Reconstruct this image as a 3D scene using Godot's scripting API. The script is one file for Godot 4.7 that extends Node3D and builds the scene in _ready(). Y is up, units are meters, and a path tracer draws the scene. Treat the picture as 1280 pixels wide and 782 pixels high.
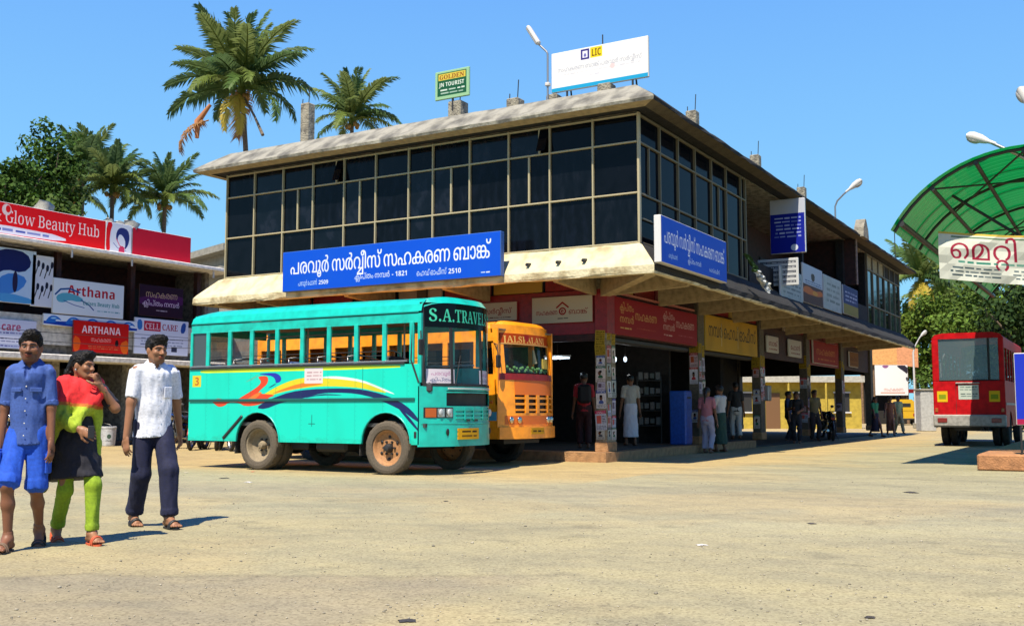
extends Node3D
# A bus stand with a two-storey bank building. X runs along the bank's front, Z comes out of it, metres.

# ------------------------------------------------------------------ mesh builder
class MB:
	var v := PackedVector3Array()
	var n := PackedVector3Array()
	var uv := PackedVector2Array()
	var c := PackedColorArray()
	var xf := Transform3D()
	var col := Color(1, 1, 1)
	var nxf := Basis()

	func at(t: Transform3D) -> MB:
		xf = t
		nxf = t.basis.orthonormalized()
		return self

	func tri(a: Vector3, b: Vector3, d: Vector3, na: Vector3, nb: Vector3, nd: Vector3, ua := Vector2.ZERO, ub := Vector2.ZERO, ud := Vector2.ZERO) -> void:
		# a, b, d counter-clockwise seen from outside; Godot wants clockwise
		v.append(xf * a); v.append(xf * d); v.append(xf * b)
		n.append(nxf * na); n.append(nxf * nd); n.append(nxf * nb)
		uv.append(ua); uv.append(ud); uv.append(ub)
		c.append(col); c.append(col); c.append(col)

	func face(a: Vector3, b: Vector3, d: Vector3, ua := Vector2.ZERO, ub := Vector2.ZERO, ud := Vector2.ZERO) -> void:
		var m := (b - a).cross(d - a)
		if m.length_squared() < 1e-16:
			return
		m = m.normalized()
		tri(a, b, d, m, m, m, ua, ub, ud)

	func quad(a: Vector3, b: Vector3, d: Vector3, e: Vector3, r := Rect2(0, 0, 1, 1)) -> void:
		# a bottom-left, b bottom-right, d top-right, e top-left
		var p := r.position
		var q := r.end
		face(a, b, d, Vector2(p.x, q.y), Vector2(q.x, q.y), Vector2(q.x, p.y))
		face(a, d, e, Vector2(p.x, q.y), Vector2(q.x, p.y), Vector2(p.x, p.y))

	func squad(a: Vector3, b: Vector3, d: Vector3, e: Vector3, na: Vector3, nb: Vector3, nd: Vector3, ne: Vector3, ua := Vector2(0, 1), ub := Vector2(1, 1), ud := Vector2(1, 0), ue := Vector2(0, 0)) -> void:
		tri(a, b, d, na, nb, nd, ua, ub, ud)
		tri(a, d, e, na, nd, ne, ua, ud, ue)

	func box(p: Vector3, s: Vector3) -> MB:
		var h := s * 0.5
		var x0 := p.x - h.x; var x1 := p.x + h.x; var y0 := p.y - h.y; var y1 := p.y + h.y; var z0 := p.z - h.z; var z1 := p.z + h.z
		quad(Vector3(x0, y0, z1), Vector3(x1, y0, z1), Vector3(x1, y1, z1), Vector3(x0, y1, z1))
		quad(Vector3(x1, y0, z0), Vector3(x0, y0, z0), Vector3(x0, y1, z0), Vector3(x1, y1, z0))
		quad(Vector3(x1, y0, z1), Vector3(x1, y0, z0), Vector3(x1, y1, z0), Vector3(x1, y1, z1))
		quad(Vector3(x0, y0, z0), Vector3(x0, y0, z1), Vector3(x0, y1, z1), Vector3(x0, y1, z0))
		quad(Vector3(x0, y1, z1), Vector3(x1, y1, z1), Vector3(x1, y1, z0), Vector3(x0, y1, z0))
		quad(Vector3(x0, y0, z0), Vector3(x1, y0, z0), Vector3(x1, y0, z1), Vector3(x0, y0, z1))
		return self

	func b2(x0: float, x1: float, y0: float, y1: float, z0: float, z1: float) -> MB:
		return box(Vector3(x0 + x1, y0 + y1, z0 + z1) * 0.5, Vector3(absf(x1 - x0), absf(y1 - y0), absf(z1 - z0)))

	# box with chamfered edges
	func rbox(p: Vector3, s: Vector3, r: float) -> MB:
		r = minf(r, minf(s.x, minf(s.y, s.z)) * 0.45)
		var h := s * 0.5
		var k := h - Vector3(r, r, r)
		var ax := [Vector3.RIGHT, Vector3.UP, Vector3.BACK]
		for a in 3:
			var b := (a + 1) % 3
			var d := (a + 2) % 3
			for sg in [-1.0, 1.0]:
				var o: Vector3 = ax[a] * h[a] * sg
				var u: Vector3 = ax[b] * k[b] * sg
				var w: Vector3 = ax[d] * k[d]
				quad(p + o - u - w, p + o + u - w, p + o + u + w, p + o - u + w)
			for sb in [-1.0, 1.0]:
				for sd in [-1.0, 1.0]:
					var e1: Vector3 = ax[b] * h[b] * sb + ax[d] * k[d] * sd
					var e2: Vector3 = ax[b] * k[b] * sb + ax[d] * h[d] * sd
					var u2: Vector3 = ax[a] * k[a] * sb * sd
					quad(p + e1 - u2, p + e1 + u2, p + e2 + u2, p + e2 - u2)
		for sx in [-1.0, 1.0]:
			for sy in [-1.0, 1.0]:
				for sz in [-1.0, 1.0]:
					var qa := Vector3(h.x * sx, k.y * sy, k.z * sz)
					var qb := Vector3(k.x * sx, h.y * sy, k.z * sz)
					var qc := Vector3(k.x * sx, k.y * sy, h.z * sz)
					if sx * sy * sz > 0:
						face(p + qa, p + qb, p + qc)
					else:
						face(p + qa, p + qc, p + qb)
		return self

	# tube along points with a radius each
	func tube(pts: Array, radii, sides := 8, caps := true) -> MB:
		var m := pts.size()
		var rings := []
		var up := Vector3.UP
		for i in m:
			var t: Vector3 = (pts[mini(i + 1, m - 1)] - pts[maxi(i - 1, 0)]).normalized()
			if absf(t.dot(up)) > 0.98:
				up = Vector3.RIGHT if absf(t.x) < 0.9 else Vector3.BACK
			var s := t.cross(up).normalized()
			var w := s.cross(t).normalized()
			up = w
			var rr: float = radii[i] if radii is Array else radii
			var ring := []
			for j in sides + 1:
				var a := TAU * j / sides
				var d := s * cos(a) + w * sin(a)
				ring.append([pts[i] + d * rr, d])
			rings.append(ring)
		for i in m - 1:
			for j in sides:
				var A = rings[i][j]; var B = rings[i][j + 1]; var D = rings[i + 1][j + 1]; var E = rings[i + 1][j]
				var u0 := float(j) / sides
				var u1 := float(j + 1) / sides
				squad(B[0], A[0], E[0], D[0], B[1], A[1], E[1], D[1], Vector2(u1, float(i) / m), Vector2(u0, float(i) / m), Vector2(u0, float(i + 1) / m), Vector2(u1, float(i + 1) / m))
		if caps:
			for j in sides:
				face(pts[0], rings[0][j][0], rings[0][j + 1][0])
				face(pts[m - 1], rings[m - 1][j + 1][0], rings[m - 1][j][0])
		return self

	func cyl(a: Vector3, b: Vector3, r0: float, r1 := -1.0, sides := 10) -> MB:
		return tube([a, b], [r0, r1 if r1 >= 0 else r0], sides)

	# profile of (radius, height) about local Y, bottom to top
	func lathe(prof: Array, sides := 20) -> MB:
		for i in prof.size() - 1:
			var a: Vector2 = prof[i]
			var b: Vector2 = prof[i + 1]
			var t := (b - a).normalized()
			var nn := Vector2(t.y, -t.x)
			for j in sides:
				var t0 := TAU * j / sides
				var t1 := TAU * (j + 1) / sides
				var d0 := Vector3(cos(t0), 0, -sin(t0))
				var d1 := Vector3(cos(t1), 0, -sin(t1))
				var n0 := d0 * nn.x + Vector3.UP * nn.y
				var n1 := d1 * nn.x + Vector3.UP * nn.y
				squad(d0 * a.x + Vector3.UP * a.y, d1 * a.x + Vector3.UP * a.y, d1 * b.x + Vector3.UP * b.y, d0 * b.x + Vector3.UP * b.y, n0, n1, n1, n0)
		return self

	# polygon in XY (counter-clockwise), front face at z1, back at z0
	func prism(poly: PackedVector2Array, z0: float, z1: float, uvr := Rect2(), back := true) -> MB:
		if Geometry2D.is_polygon_clockwise(poly):
			poly.reverse()
		var ids := Geometry2D.triangulate_polygon(poly)
		for i in range(0, ids.size(), 3):
			var q := [poly[ids[i]], poly[ids[i + 1]], poly[ids[i + 2]]]
			if (q[1] - q[0]).cross(q[2] - q[0]) < 0:
				q = [q[0], q[2], q[1]]
			var us := []
			for w in q:
				us.append(Vector2((w.x - uvr.position.x) / uvr.size.x, 1.0 - (w.y - uvr.position.y) / uvr.size.y) if uvr.size.x > 0 else Vector2(w.x, -w.y))
			face(Vector3(q[0].x, q[0].y, z1), Vector3(q[1].x, q[1].y, z1), Vector3(q[2].x, q[2].y, z1), us[0], us[1], us[2])
			if back:
				face(Vector3(q[0].x, q[0].y, z0), Vector3(q[2].x, q[2].y, z0), Vector3(q[1].x, q[1].y, z0), us[0], us[2], us[1])
		if z1 != z0:
			for i in poly.size():
				var a := poly[i]
				var b := poly[(i + 1) % poly.size()]
				quad(Vector3(a.x, a.y, z0), Vector3(b.x, b.y, z0), Vector3(b.x, b.y, z1), Vector3(a.x, a.y, z1), Rect2(0, 0, 0.02, 0.02))
		return self

	func ball(p: Vector3, r: Vector3, seg := 10, rings := 7) -> MB:
		for i in rings:
			var a0 := PI * i / rings - PI / 2
			var a1 := PI * (i + 1) / rings - PI / 2
			for j in seg:
				var b0 := TAU * j / seg
				var b1 := TAU * (j + 1) / seg
				var q := []
				for w in [[a0, b0], [a0, b1], [a1, b1], [a1, b0]]:
					q.append(Vector3(cos(w[0]) * cos(w[1]), sin(w[0]), -cos(w[0]) * sin(w[1])))
				squad(p + q[0] * r, p + q[1] * r, p + q[2] * r, p + q[3] * r, (q[0] / r).normalized(), (q[1] / r).normalized(), (q[2] / r).normalized(), (q[3] / r).normalized())
		return self

	# ring of a tyre, axis along local Z
	func torus(p: Vector3, R: float, prof: Array, sides := 28) -> MB:
		var m := prof.size()
		for j in sides:
			var t0 := TAU * j / sides
			var t1 := TAU * (j + 1) / sides
			for i in m - 1:
				var a: Vector2 = prof[i]
				var b: Vector2 = prof[i + 1]
				var t := (b - a).normalized()
				var nn := Vector2(t.y, -t.x)
				var q := []
				var ns := []
				for w in [[a, t0], [b, t0], [b, t1], [a, t1]]:
					var rad: float = R + w[0].x
					q.append(p + Vector3(cos(w[1]) * rad, sin(w[1]) * rad, w[0].y))
					ns.append(Vector3(cos(w[1]) * nn.x, sin(w[1]) * nn.x, nn.y))
				squad(q[0], q[3], q[2], q[1], ns[0], ns[3], ns[2], ns[1])
		return self

	func done() -> ArrayMesh:
		var a := []
		a.resize(Mesh.ARRAY_MAX)
		a[Mesh.ARRAY_VERTEX] = v
		a[Mesh.ARRAY_NORMAL] = n
		a[Mesh.ARRAY_TEX_UV] = uv
		a[Mesh.ARRAY_COLOR] = c
		var m := ArrayMesh.new()
		if v.size():
			m.add_surface_from_arrays(Mesh.PRIMITIVE_TRIANGLES, a)
		return m

# ------------------------------------------------------------------ painting flat print
class Cv:
	var w: int
	var h: int
	var px := PackedFloat32Array()   # r g b per pixel, sRGB
	static var latin := {}

	func _init(ww: int, hh: int, bg: Color) -> void:
		w = ww; h = hh
		px.resize(w * h * 3)
		for i in w * h:
			px[i * 3] = bg.r; px[i * 3 + 1] = bg.g; px[i * 3 + 2] = bg.b

	func rect(x0: float, y0: float, x1: float, y1: float, k: Color) -> void:
		fill([PackedVector2Array([Vector2(x0, y0), Vector2(x1, y0), Vector2(x1, y1), Vector2(x0, y1)])], k)

	func poly(a: Array, k: Color, ox := 0.0, oy := 0.0, s := 1.0) -> void:
		var p := PackedVector2Array()
		for i in range(0, a.size(), 2):
			p.append(Vector2(ox + a[i] * s, oy + a[i + 1] * s))
		# round the outline once
		var q := PackedVector2Array()
		for i in p.size():
			var b := p[(i + 1) % p.size()]
			q.append(p[i].lerp(b, 0.25))
			q.append(p[i].lerp(b, 0.75))
		fill([q], k)

	func disc(x: float, y: float, r: float, k: Color, ry := -1.0) -> void:
		var p := PackedVector2Array()
		for i in 20:
			p.append(Vector2(x + cos(TAU * i / 20) * r, y + sin(TAU * i / 20) * (ry if ry > 0 else r)))
		fill([p], k)

	func line(pts: Array, wd: float, k: Color) -> void:
		var cs := []
		for i in pts.size() - 1:
			var a: Vector2 = pts[i]
			var b: Vector2 = pts[i + 1]
			var s := (b - a).normalized().orthogonal() * wd * 0.5
			cs.append(PackedVector2Array([a + s, b + s, b - s, a - s]))
		for a in pts:
			var p := PackedVector2Array()
			for i in 8:
				p.append(a + Vector2(cos(-TAU * i / 8), sin(-TAU * i / 8)) * wd * 0.5)
			cs.append(p)
		for i in cs.size():
			if Geometry2D.is_polygon_clockwise(cs[i]):
				cs[i].reverse()
		fill(cs, k)

	# non-zero winding fill, three sub-scanlines a row
	func fill(cs: Array, k: Color) -> void:
		var lo := 1e9
		var hi := -1e9
		for p in cs:
			for q in p:
				lo = minf(lo, q.y); hi = maxf(hi, q.y)
		var cov := PackedFloat32Array()
		cov.resize(w + 1)
		for y in range(maxi(0, int(floor(lo))), mini(h, int(ceil(hi)))):
			var any := false
			var xa := w
			var xb := 0
			for sub in 3:
				var sy := y + (sub + 0.5) / 3.0
				var xs := []
				for p in cs:
					var m: int = p.size()
					for i in m:
						var a: Vector2 = p[i]
						var b: Vector2 = p[(i + 1) % m]
						if (a.y <= sy) != (b.y <= sy):
							xs.append(Vector2(a.x + (b.x - a.x) * (sy - a.y) / (b.y - a.y), 1.0 if b.y > a.y else -1.0))
				if xs.size() < 2:
					continue
				xs.sort()
				var wind := 0.0
				for i in xs.size() - 1:
					wind += xs[i].y
					if wind == 0.0:
						continue
					var x0 := clampf(xs[i].x, 0, w)
					var x1 := clampf(xs[i + 1].x, 0, w)
					if x1 <= x0:
						continue
					any = true
					var i0 := int(x0)
					var i1 := mini(int(x1), w - 1)
					xa = mini(xa, i0); xb = maxi(xb, i1)
					if i0 == i1:
						cov[i0] += (x1 - x0) / 3.0
					else:
						cov[i0] += (i0 + 1 - x0) / 3.0
						for j in range(i0 + 1, i1):
							cov[j] += 1.0 / 3.0
						cov[i1] += (x1 - i1) / 3.0
			if any:
				for x in range(xa, xb + 1):
					var t := minf(cov[x], 1.0) * k.a
					cov[x] = 0.0
					if t > 0.0:
						var o := (y * w + x) * 3
						px[o] = lerpf(px[o], k.r, t); px[o + 1] = lerpf(px[o + 1], k.g, t); px[o + 2] = lerpf(px[o + 2], k.b, t)

	static func face_of(font: String, bold: bool) -> SystemFont:
		var key := font + str(bold)
		if not latin.has(key):
			var f := SystemFont.new()
			f.font_names = [font]
			f.font_weight = 700 if bold else 400
			latin[key] = f
		return latin[key]

	# Latin lettering; x0..x1 is filled when fit is on
	func text(s: String, x: float, y: float, size: float, k: Color, font := "Droid Sans", bold := true, fit := 0.0, slope := 0.0) -> float:
		var ts := TextServerManager.get_primary_interface()
		var sh := ts.create_shaped_text()
		ts.shaped_text_add_string(sh, s, face_of(font, bold).get_rids(), 100, {})
		ts.shaped_text_shape(sh)
		var pen := 0.0
		var gl := ts.shaped_text_get_glyphs(sh)
		var total := 0.0
		for g in gl:
			total += g.advance
		var sx := size / 100.0
		if fit > 0.0:
			sx = fit / total
		for g in gl:
			var cc: Dictionary = ts.font_get_glyph_contours(g.font_rid, 100, g.index)
			var cs := []
			var st := 0
			if cc.has("contours"):
				for e in cc.contours:
					var q := []
					var m: int = e + 1 - st
					for i in m:
						var P: Vector3 = cc.points[st + i]
						var N: Vector3 = cc.points[st + (i + 1) % m]
						q.append(P)
						if int(P.z) != 1 and int(N.z) != 1:
							q.append(Vector3((P.x + N.x) / 2, (P.y + N.y) / 2, 1))
					st = e + 1
					if q.size() < 3:
						continue
					var guard := 0
					while int(q[0].z) != 1 and guard < q.size():
						q.append(q.pop_front()); guard += 1
					var fl := PackedVector2Array()
					var i2 := 0
					while i2 < q.size():
						if int(q[i2].z) == 1:
							fl.append(Vector2(q[i2].x, q[i2].y))
						else:
							var a: Vector3 = q[i2 - 1]
							var b: Vector3 = q[i2]
							var d: Vector3 = q[(i2 + 1) % q.size()]
							for j in [0.33, 0.66]:
								fl.append(Vector2(a.x, a.y) * (1 - j) * (1 - j) + Vector2(b.x, b.y) * 2 * j * (1 - j) + Vector2(d.x, d.y) * j * j)
						i2 += 1
					for i in fl.size():
						var gx := (fl[i].x + pen) * sx
						fl[i] = Vector2(x + gx, y + fl[i].y * size / 100.0 + gx * slope)
					cs.append(fl)
				if cs.size():
					fill(cs, k)
			pen += g.advance
		ts.free_rid(sh)
		return total * sx

	# Malayalam lettering from the outlines at the end of this file
	func ml(words: Dictionary, glyphs: Dictionary, s: String, x: float, y: float, size: float, k: Color, fit := 0.0) -> float:
		var total := 0.0
		for wd in s.split(" "):
			total += words[wd][1] + 22
		total -= 22
		var sx := size / 100.0
		if fit > 0.0:
			sx = fit / total
		var pen := 0.0
		for wd in s.split(" "):
			for g in words[wd][0]:
				var cs := []
				for ct in glyphs[g[0]]:
					var p := PackedVector2Array()
					for i in range(0, ct.size(), 2):
						p.append(Vector2(x + (pen + g[1] + ct[i]) * sx, y + (g[2] + ct[i + 1]) * size / 100.0))
					cs.append(p)
				fill(cs, k)
			pen += words[wd][1] + 22
		return total * sx

	# lines of small print too small to read
	func small(x0: float, x1: float, y0: float, y1: float, rows: int, k: Color, seed_ := 1) -> void:
		var r := RandomNumberGenerator.new()
		r.seed = seed_
		for i in rows:
			var y := lerpf(y0, y1, (i + 0.5) / rows)
			var hh := (y1 - y0) / rows * 0.5
			var x := x0 + r.randf() * (x1 - x0) * 0.08
			while x < x1:
				var e := minf(x + hh * r.randf_range(1.0, 4.5), x1)
				rect(x, y - hh * r.randf_range(0.3, 0.55), e, y + hh * r.randf_range(0.3, 0.5), Color(k, k.a * r.randf_range(0.5, 1.0)))
				x = e + hh * r.randf_range(0.4, 1.0)

	# dirt and fading over all of it
	func weather(noise_seed: int, amount: float, tint := Color(0.45, 0.4, 0.3)) -> void:
		var f := FastNoiseLite.new()
		f.seed = noise_seed
		f.frequency = 5.0 / w
		f.fractal_octaves = 4
		for y in h:
			for x in w:
				var t := clampf(f.get_noise_2d(x, y * 0.5) * 1.6 + 0.1, 0, 1) * amount
				var o := (y * w + x) * 3
				px[o] = lerpf(px[o], tint.r, t); px[o + 1] = lerpf(px[o + 1], tint.g, t); px[o + 2] = lerpf(px[o + 2], tint.b, t)

	func tex() -> ImageTexture:
		var b := PackedByteArray()
		b.resize(w * h * 3)
		for i in w * h * 3:
			b[i] = int(clampf(px[i], 0, 1) * 255.0 + 0.5)
		return ImageTexture.create_from_image(Image.create_from_data(w, h, false, Image.FORMAT_RGB8, b))

# ------------------------------------------------------------------ scene helpers
var used := {}
func numbered(parent: Node, called: String) -> String:
	var key := str(parent.get_instance_id()) + called
	used[key] = used.get(key, -1) + 1
	return called if used[key] == 0 else "%s_%03d" % [called, used[key]]

func put(called: String, m, mat: Material, parent: Node = null, pos := Vector3.ZERO, rot := Vector3.ZERO) -> MeshInstance3D:
	if parent == null:
		parent = self
	var o := MeshInstance3D.new()
	o.mesh = m.done() if m is MB else m
	o.material_override = mat
	o.name = numbered(parent, called)
	o.position = pos
	o.rotation = rot
	parent.add_child(o, true)
	return o

func thing(called: String, label: String, category: String, at := Vector3.ZERO, turn := 0.0, group := "") -> Node3D:
	var o := Node3D.new()
	o.name = numbered(self, called)
	add_child(o, true)
	o.position = at
	o.rotation.y = turn
	return tag(o, label, category, group)

func tag(o: Node3D, label: String, category: String, group := "") -> Node3D:
	o.set_meta("label", label)
	o.set_meta("category", category)
	if group:
		o.set_meta("group", group)
	return o

func struct(o: Node3D) -> Node3D:
	o.set_meta("kind", "structure")
	return o

func stuff(o: Node3D) -> Node3D:
	o.set_meta("kind", "stuff")
	return o

func dup(src: Node3D, at: Vector3, turn: float, label: String, sc := 1.0) -> Node3D:
	var o: Node3D = src.duplicate()
	var base: String = src.name
	base = base.get_slice("_0", 0)
	o.name = numbered(self, base)
	add_child(o, true)
	o.position = at
	o.rotation = Vector3(0, turn, 0)
	o.scale = Vector3.ONE * sc
	o.set_meta("label", label)
	return o

func V(x: float, y: float, z: float) -> Vector3:
	return Vector3(x, y, z)

# real-world (linear) base colour
func lin(r: float, g: float, b: float) -> Color:
	return (Color(r, g, b) * 0.70).linear_to_srgb()

func mat(c: Color, rough := 0.7, metal := 0.0, spec := 0.5) -> StandardMaterial3D:
	var m := StandardMaterial3D.new()
	m.albedo_color = c
	m.roughness = rough
	m.metallic = metal
	m.metallic_specular = spec
	return m

func noise(sd: int, freq: float, oct := 4, type := FastNoiseLite.TYPE_SIMPLEX_SMOOTH) -> FastNoiseLite:
	var f := FastNoiseLite.new()
	f.seed = sd
	f.frequency = freq
	f.noise_type = type
	f.fractal_octaves = oct
	return f

func ntex(f: FastNoiseLite, size: int, ramp: Array = [], normal := false, bump := 4.0) -> NoiseTexture2D:
	var t := NoiseTexture2D.new()
	t.width = size; t.height = size
	t.seamless = true
	t.noise = f
	if ramp.size():
		var g := Gradient.new()
		g.offsets = PackedFloat32Array(ramp.map(func(e): return e[0]))
		g.colors = PackedColorArray(ramp.map(func(e): return e[1]))
		t.color_ramp = g
	if normal:
		t.as_normal_map = true
		t.bump_strength = bump
	return t

# painted or plastered surface with blotches, streaks and a fine grain
func rough_mat(c: Color, dark: Color, scale := 0.5, rough := 0.8, sd := 3, bump := 1.5, lo := 0.35, hi := 0.7) -> StandardMaterial3D:
	var m := StandardMaterial3D.new()
	if sd in [7, 8, 9, 15]:
		m.albedo_texture = ntex(noise(sd, 0.012, 5), 512, [[0.0, dark], [lo, c.lerp(dark, 0.45)], [hi, c], [1.0, c.lightened(0.06)]])
	else:
		# shared blotch pictures in a few depths, tinted by the albedo
		var depth := clampf(roundf(dark.get_luminance() / maxf(c.get_luminance(), 0.001) * 5.0) / 5.0, 0.4, 0.8)
		var key := int(depth * 10) * 10 + sd % 2
		if not blotches.has(key):
			blotches[key] = ntex(noise(500 + key, 0.012, 5), 512, [[0.0, Color(depth, depth, depth)], [0.35, Color.WHITE.darkened((1.0 - depth) * 0.45)], [0.7, Color.WHITE], [1.0, Color.WHITE]])
		m.albedo_texture = blotches[key]
		m.albedo_color = c
	m.uv1_triplanar = true
	m.uv1_world_triplanar = true
	m.uv1_scale = Vector3.ONE * scale
	m.roughness = rough
	if bump > 0:
		m.normal_enabled = true
		m.normal_texture = grain_normal
		m.normal_scale = bump * 0.4
	return m

var grain_normal: NoiseTexture2D
var blotches := {}

func print_mat(cv: Cv, rough := 0.55) -> StandardMaterial3D:
	var m := StandardMaterial3D.new()
	m.albedo_texture = cv.tex()
	m.albedo_color = Color(0.83, 0.83, 0.83)
	m.roughness = rough
	m.metallic_specular = 0.3
	return m

# a signboard: box with edges and a printed sheet in front; face looks along local +Z, origin at the centre
func board(called: String, label: String, cv_or_mat, pos: Vector3, turn: float, w: float, h: float, d := 0.08, edge: Material = null, category := "sign", group := "", tilt := 0.0) -> Node3D:
	var t := thing(called, label, category, pos, turn, group)
	t.rotation.z = tilt
	put("board", MB.new().rbox(V(0, 0, -d * 0.5), V(w, h, d), 0.012), edge if edge else M.white_metal, t)
	var q := MB.new()
	q.quad(V(-w * 0.5 + 0.012, -h * 0.5 + 0.012, 0.003), V(w * 0.5 - 0.012, -h * 0.5 + 0.012, 0.003), V(w * 0.5 - 0.012, h * 0.5 - 0.012, 0.003), V(-w * 0.5 + 0.012, h * 0.5 - 0.012, 0.003))
	put("printed_face", q, print_mat(cv_or_mat) if cv_or_mat is Cv else cv_or_mat, t)
	return t

var M := {}
const PX := PI / 2

func _ready() -> void:
	# camera, sky, sun, exposure
	var cam := Camera3D.new()
	cam.name = "camera"
	cam.position = V(7.762, 1.06, 18.126)
	cam.rotation = Vector3(deg_to_rad(5.3176), deg_to_rad(30.2364), 0)
	cam.fov = 33.48
	cam.near = 0.1
	cam.far = 900.0
	add_child(cam)
	cam.current = true
	var sky := ProceduralSkyMaterial.new()
	sky.sky_top_color = Color(0.0, 0.065, 0.50).linear_to_srgb()
	sky.sky_horizon_color = Color(0.195, 0.44, 0.565).linear_to_srgb()
	sky.sky_curve = 0.40
	sky.ground_bottom_color = Color(0.36, 0.32, 0.24)
	sky.ground_horizon_color = Color(0.5, 0.52, 0.5)
	sky.sun_angle_max = 4.0
	var env := Environment.new()
	env.background_mode = Environment.BG_SKY
	env.sky = Sky.new()
	env.sky.sky_material = sky
	env.tonemap_mode = Environment.TONE_MAPPER_LINEAR
	env.tonemap_exposure = 1.85
	env.sdfgi_enabled = true
	env.ssao_enabled = true
	env.ssil_enabled = true
	var we := WorldEnvironment.new()
	we.environment = env
	add_child(we)
	var sun := DirectionalLight3D.new()
	sun.name = "sun"
	sun.light_energy = 1.6
	sun.light_color = Color(1.0, 0.955, 0.87)
	sun.light_angular_distance = 0.5
	sun.shadow_enabled = true
	add_child(sun)
	sun.look_at_from_position(V(0.08, 0.866, 0.494) * 60.0, Vector3.ZERO)

	materials()
	ground()
	bank()
	bank_signs()
	roof_things()
	shop_row()
	back_buildings()
	shelter()
	trees()
	green_bus()
	orange_bus()
	red_bus()
	street_things()
	motorbikes()
	people()
	far_people()
	litter()
	for o in find_children("*", "GeometryInstance3D", true, false):
		o.cast_shadow = GeometryInstance3D.SHADOW_CASTING_SETTING_ON

func materials() -> void:
	grain_normal = ntex(noise(11, 0.05, 4), 512, [], true, 6.0)
	M.white_metal = mat(lin(0.75, 0.75, 0.73), 0.45)
	M.black = mat(lin(0.012, 0.012, 0.013), 0.6)
	M.rubber = rough_mat(lin(0.05, 0.045, 0.04), lin(0.02, 0.018, 0.016), 3.0, 0.9, 5, 1.0)
	M.dusty_rubber = rough_mat(lin(0.14, 0.112, 0.078), lin(0.07, 0.056, 0.04), 4.0, 0.95, 6, 1.0)
	M.concrete = rough_mat(lin(0.36, 0.33, 0.25), lin(0.11, 0.10, 0.08), 0.6, 0.9, 7, 2.5, 0.3, 0.6)
	M.old_slab = rough_mat(lin(0.34, 0.325, 0.26), lin(0.07, 0.067, 0.055), 0.34, 0.92, 8, 1.0, 0.36, 0.56)
	M.cream = rough_mat(lin(0.74, 0.66, 0.42), lin(0.34, 0.26, 0.13), 0.30, 0.8, 9, 0.8, 0.28, 0.5)
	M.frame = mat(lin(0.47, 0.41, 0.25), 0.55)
	M.panes = []
	for k in 4:
		var gm := mat(lin(1, 1, 1), 0.04 + 0.03 * k, 0.0, 0.27 + 0.04 * (k % 3))
		var sf := noise(700 + k, 0.02, 4)
		gm.albedo_texture = ntex(sf, 256, [[0.0, lin(0.003, 0.004, 0.006)], [0.5, lin(0.006, 0.008, 0.012)], [0.75, lin([0.006, 0.010, 0.016, 0.008][k], [0.008, 0.012, 0.019, 0.011][k], [0.012, 0.018, 0.030, 0.020][k])], [1.0, lin(0.018, 0.020, 0.026)]])
		gm.uv1_triplanar = true
		gm.uv1_world_triplanar = true
		gm.uv1_scale = V(0.9 if k % 2 else 0.4, 0.3, 0.9)
		M.panes.append(gm)
	M.glass_dark = mat(lin(0.004, 0.005, 0.008), 0.05, 0.0, 0.26)
	M.maroon = rough_mat(lin(0.055, 0.012, 0.010), lin(0.03, 0.007, 0.006), 0.8, 0.7, 10, 0.8)
	M.red_paint = rough_mat(lin(0.30, 0.006, 0.009), lin(0.2, 0.005, 0.006), 1.2, 0.5, 12, 0.3)
	M.dark_wall = rough_mat(lin(0.016, 0.014, 0.013), lin(0.009, 0.008, 0.008), 0.7, 0.9, 13, 1.0)  # near-black, so the shade of the interiors is already in the colour
	M.soffit = rough_mat(lin(0.50, 0.40, 0.23), lin(0.28, 0.21, 0.11), 0.7, 0.9, 19, 1.0)  # cream darkened for undersides, shade below the canopy mixed into the colour
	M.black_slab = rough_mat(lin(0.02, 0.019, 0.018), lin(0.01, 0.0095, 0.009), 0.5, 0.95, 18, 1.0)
	M.shaded_eave = rough_mat(lin(0.12, 0.095, 0.055), lin(0.06, 0.048, 0.03), 0.6, 0.9, 20, 0.6)  # darker eave tone for the side run, its shade carried in the colour
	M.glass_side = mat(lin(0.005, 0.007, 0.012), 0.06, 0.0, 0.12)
	M.shaded_frame = mat(lin(0.20, 0.17, 0.10), 0.6)  # frame paint copied darker; shade of the side put into the colour
	M.floor_cement = rough_mat(lin(0.06, 0.052, 0.042), lin(0.04, 0.034, 0.028), 0.6, 0.85, 14, 1.0)  # floor tone darkened too, interior shade included
	M.steel = mat(lin(0.42, 0.42, 0.42), 0.4, 0.8)
	M.dark_steel = mat(lin(0.035, 0.036, 0.038), 0.55, 0.3)
	M.chrome = mat(lin(0.75, 0.75, 0.75), 0.15, 1.0)
	M.lamp_white = mat(lin(0.72, 0.70, 0.66), 0.35)
	M.plinth = rough_mat(lin(0.50, 0.27, 0.12), lin(0.30, 0.17, 0.08), 1.0, 0.9, 15, 2.0)
	var gl := mat(Color(0.55, 0.62, 0.62, 0.12), 0.03)
	gl.transparency = BaseMaterial3D.TRANSPARENCY_ALPHA
	gl.albedo_color = Color(0.25, 0.30, 0.30, 0.10)
	gl.metallic_specular = 0.35
	M.glass = gl

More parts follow.
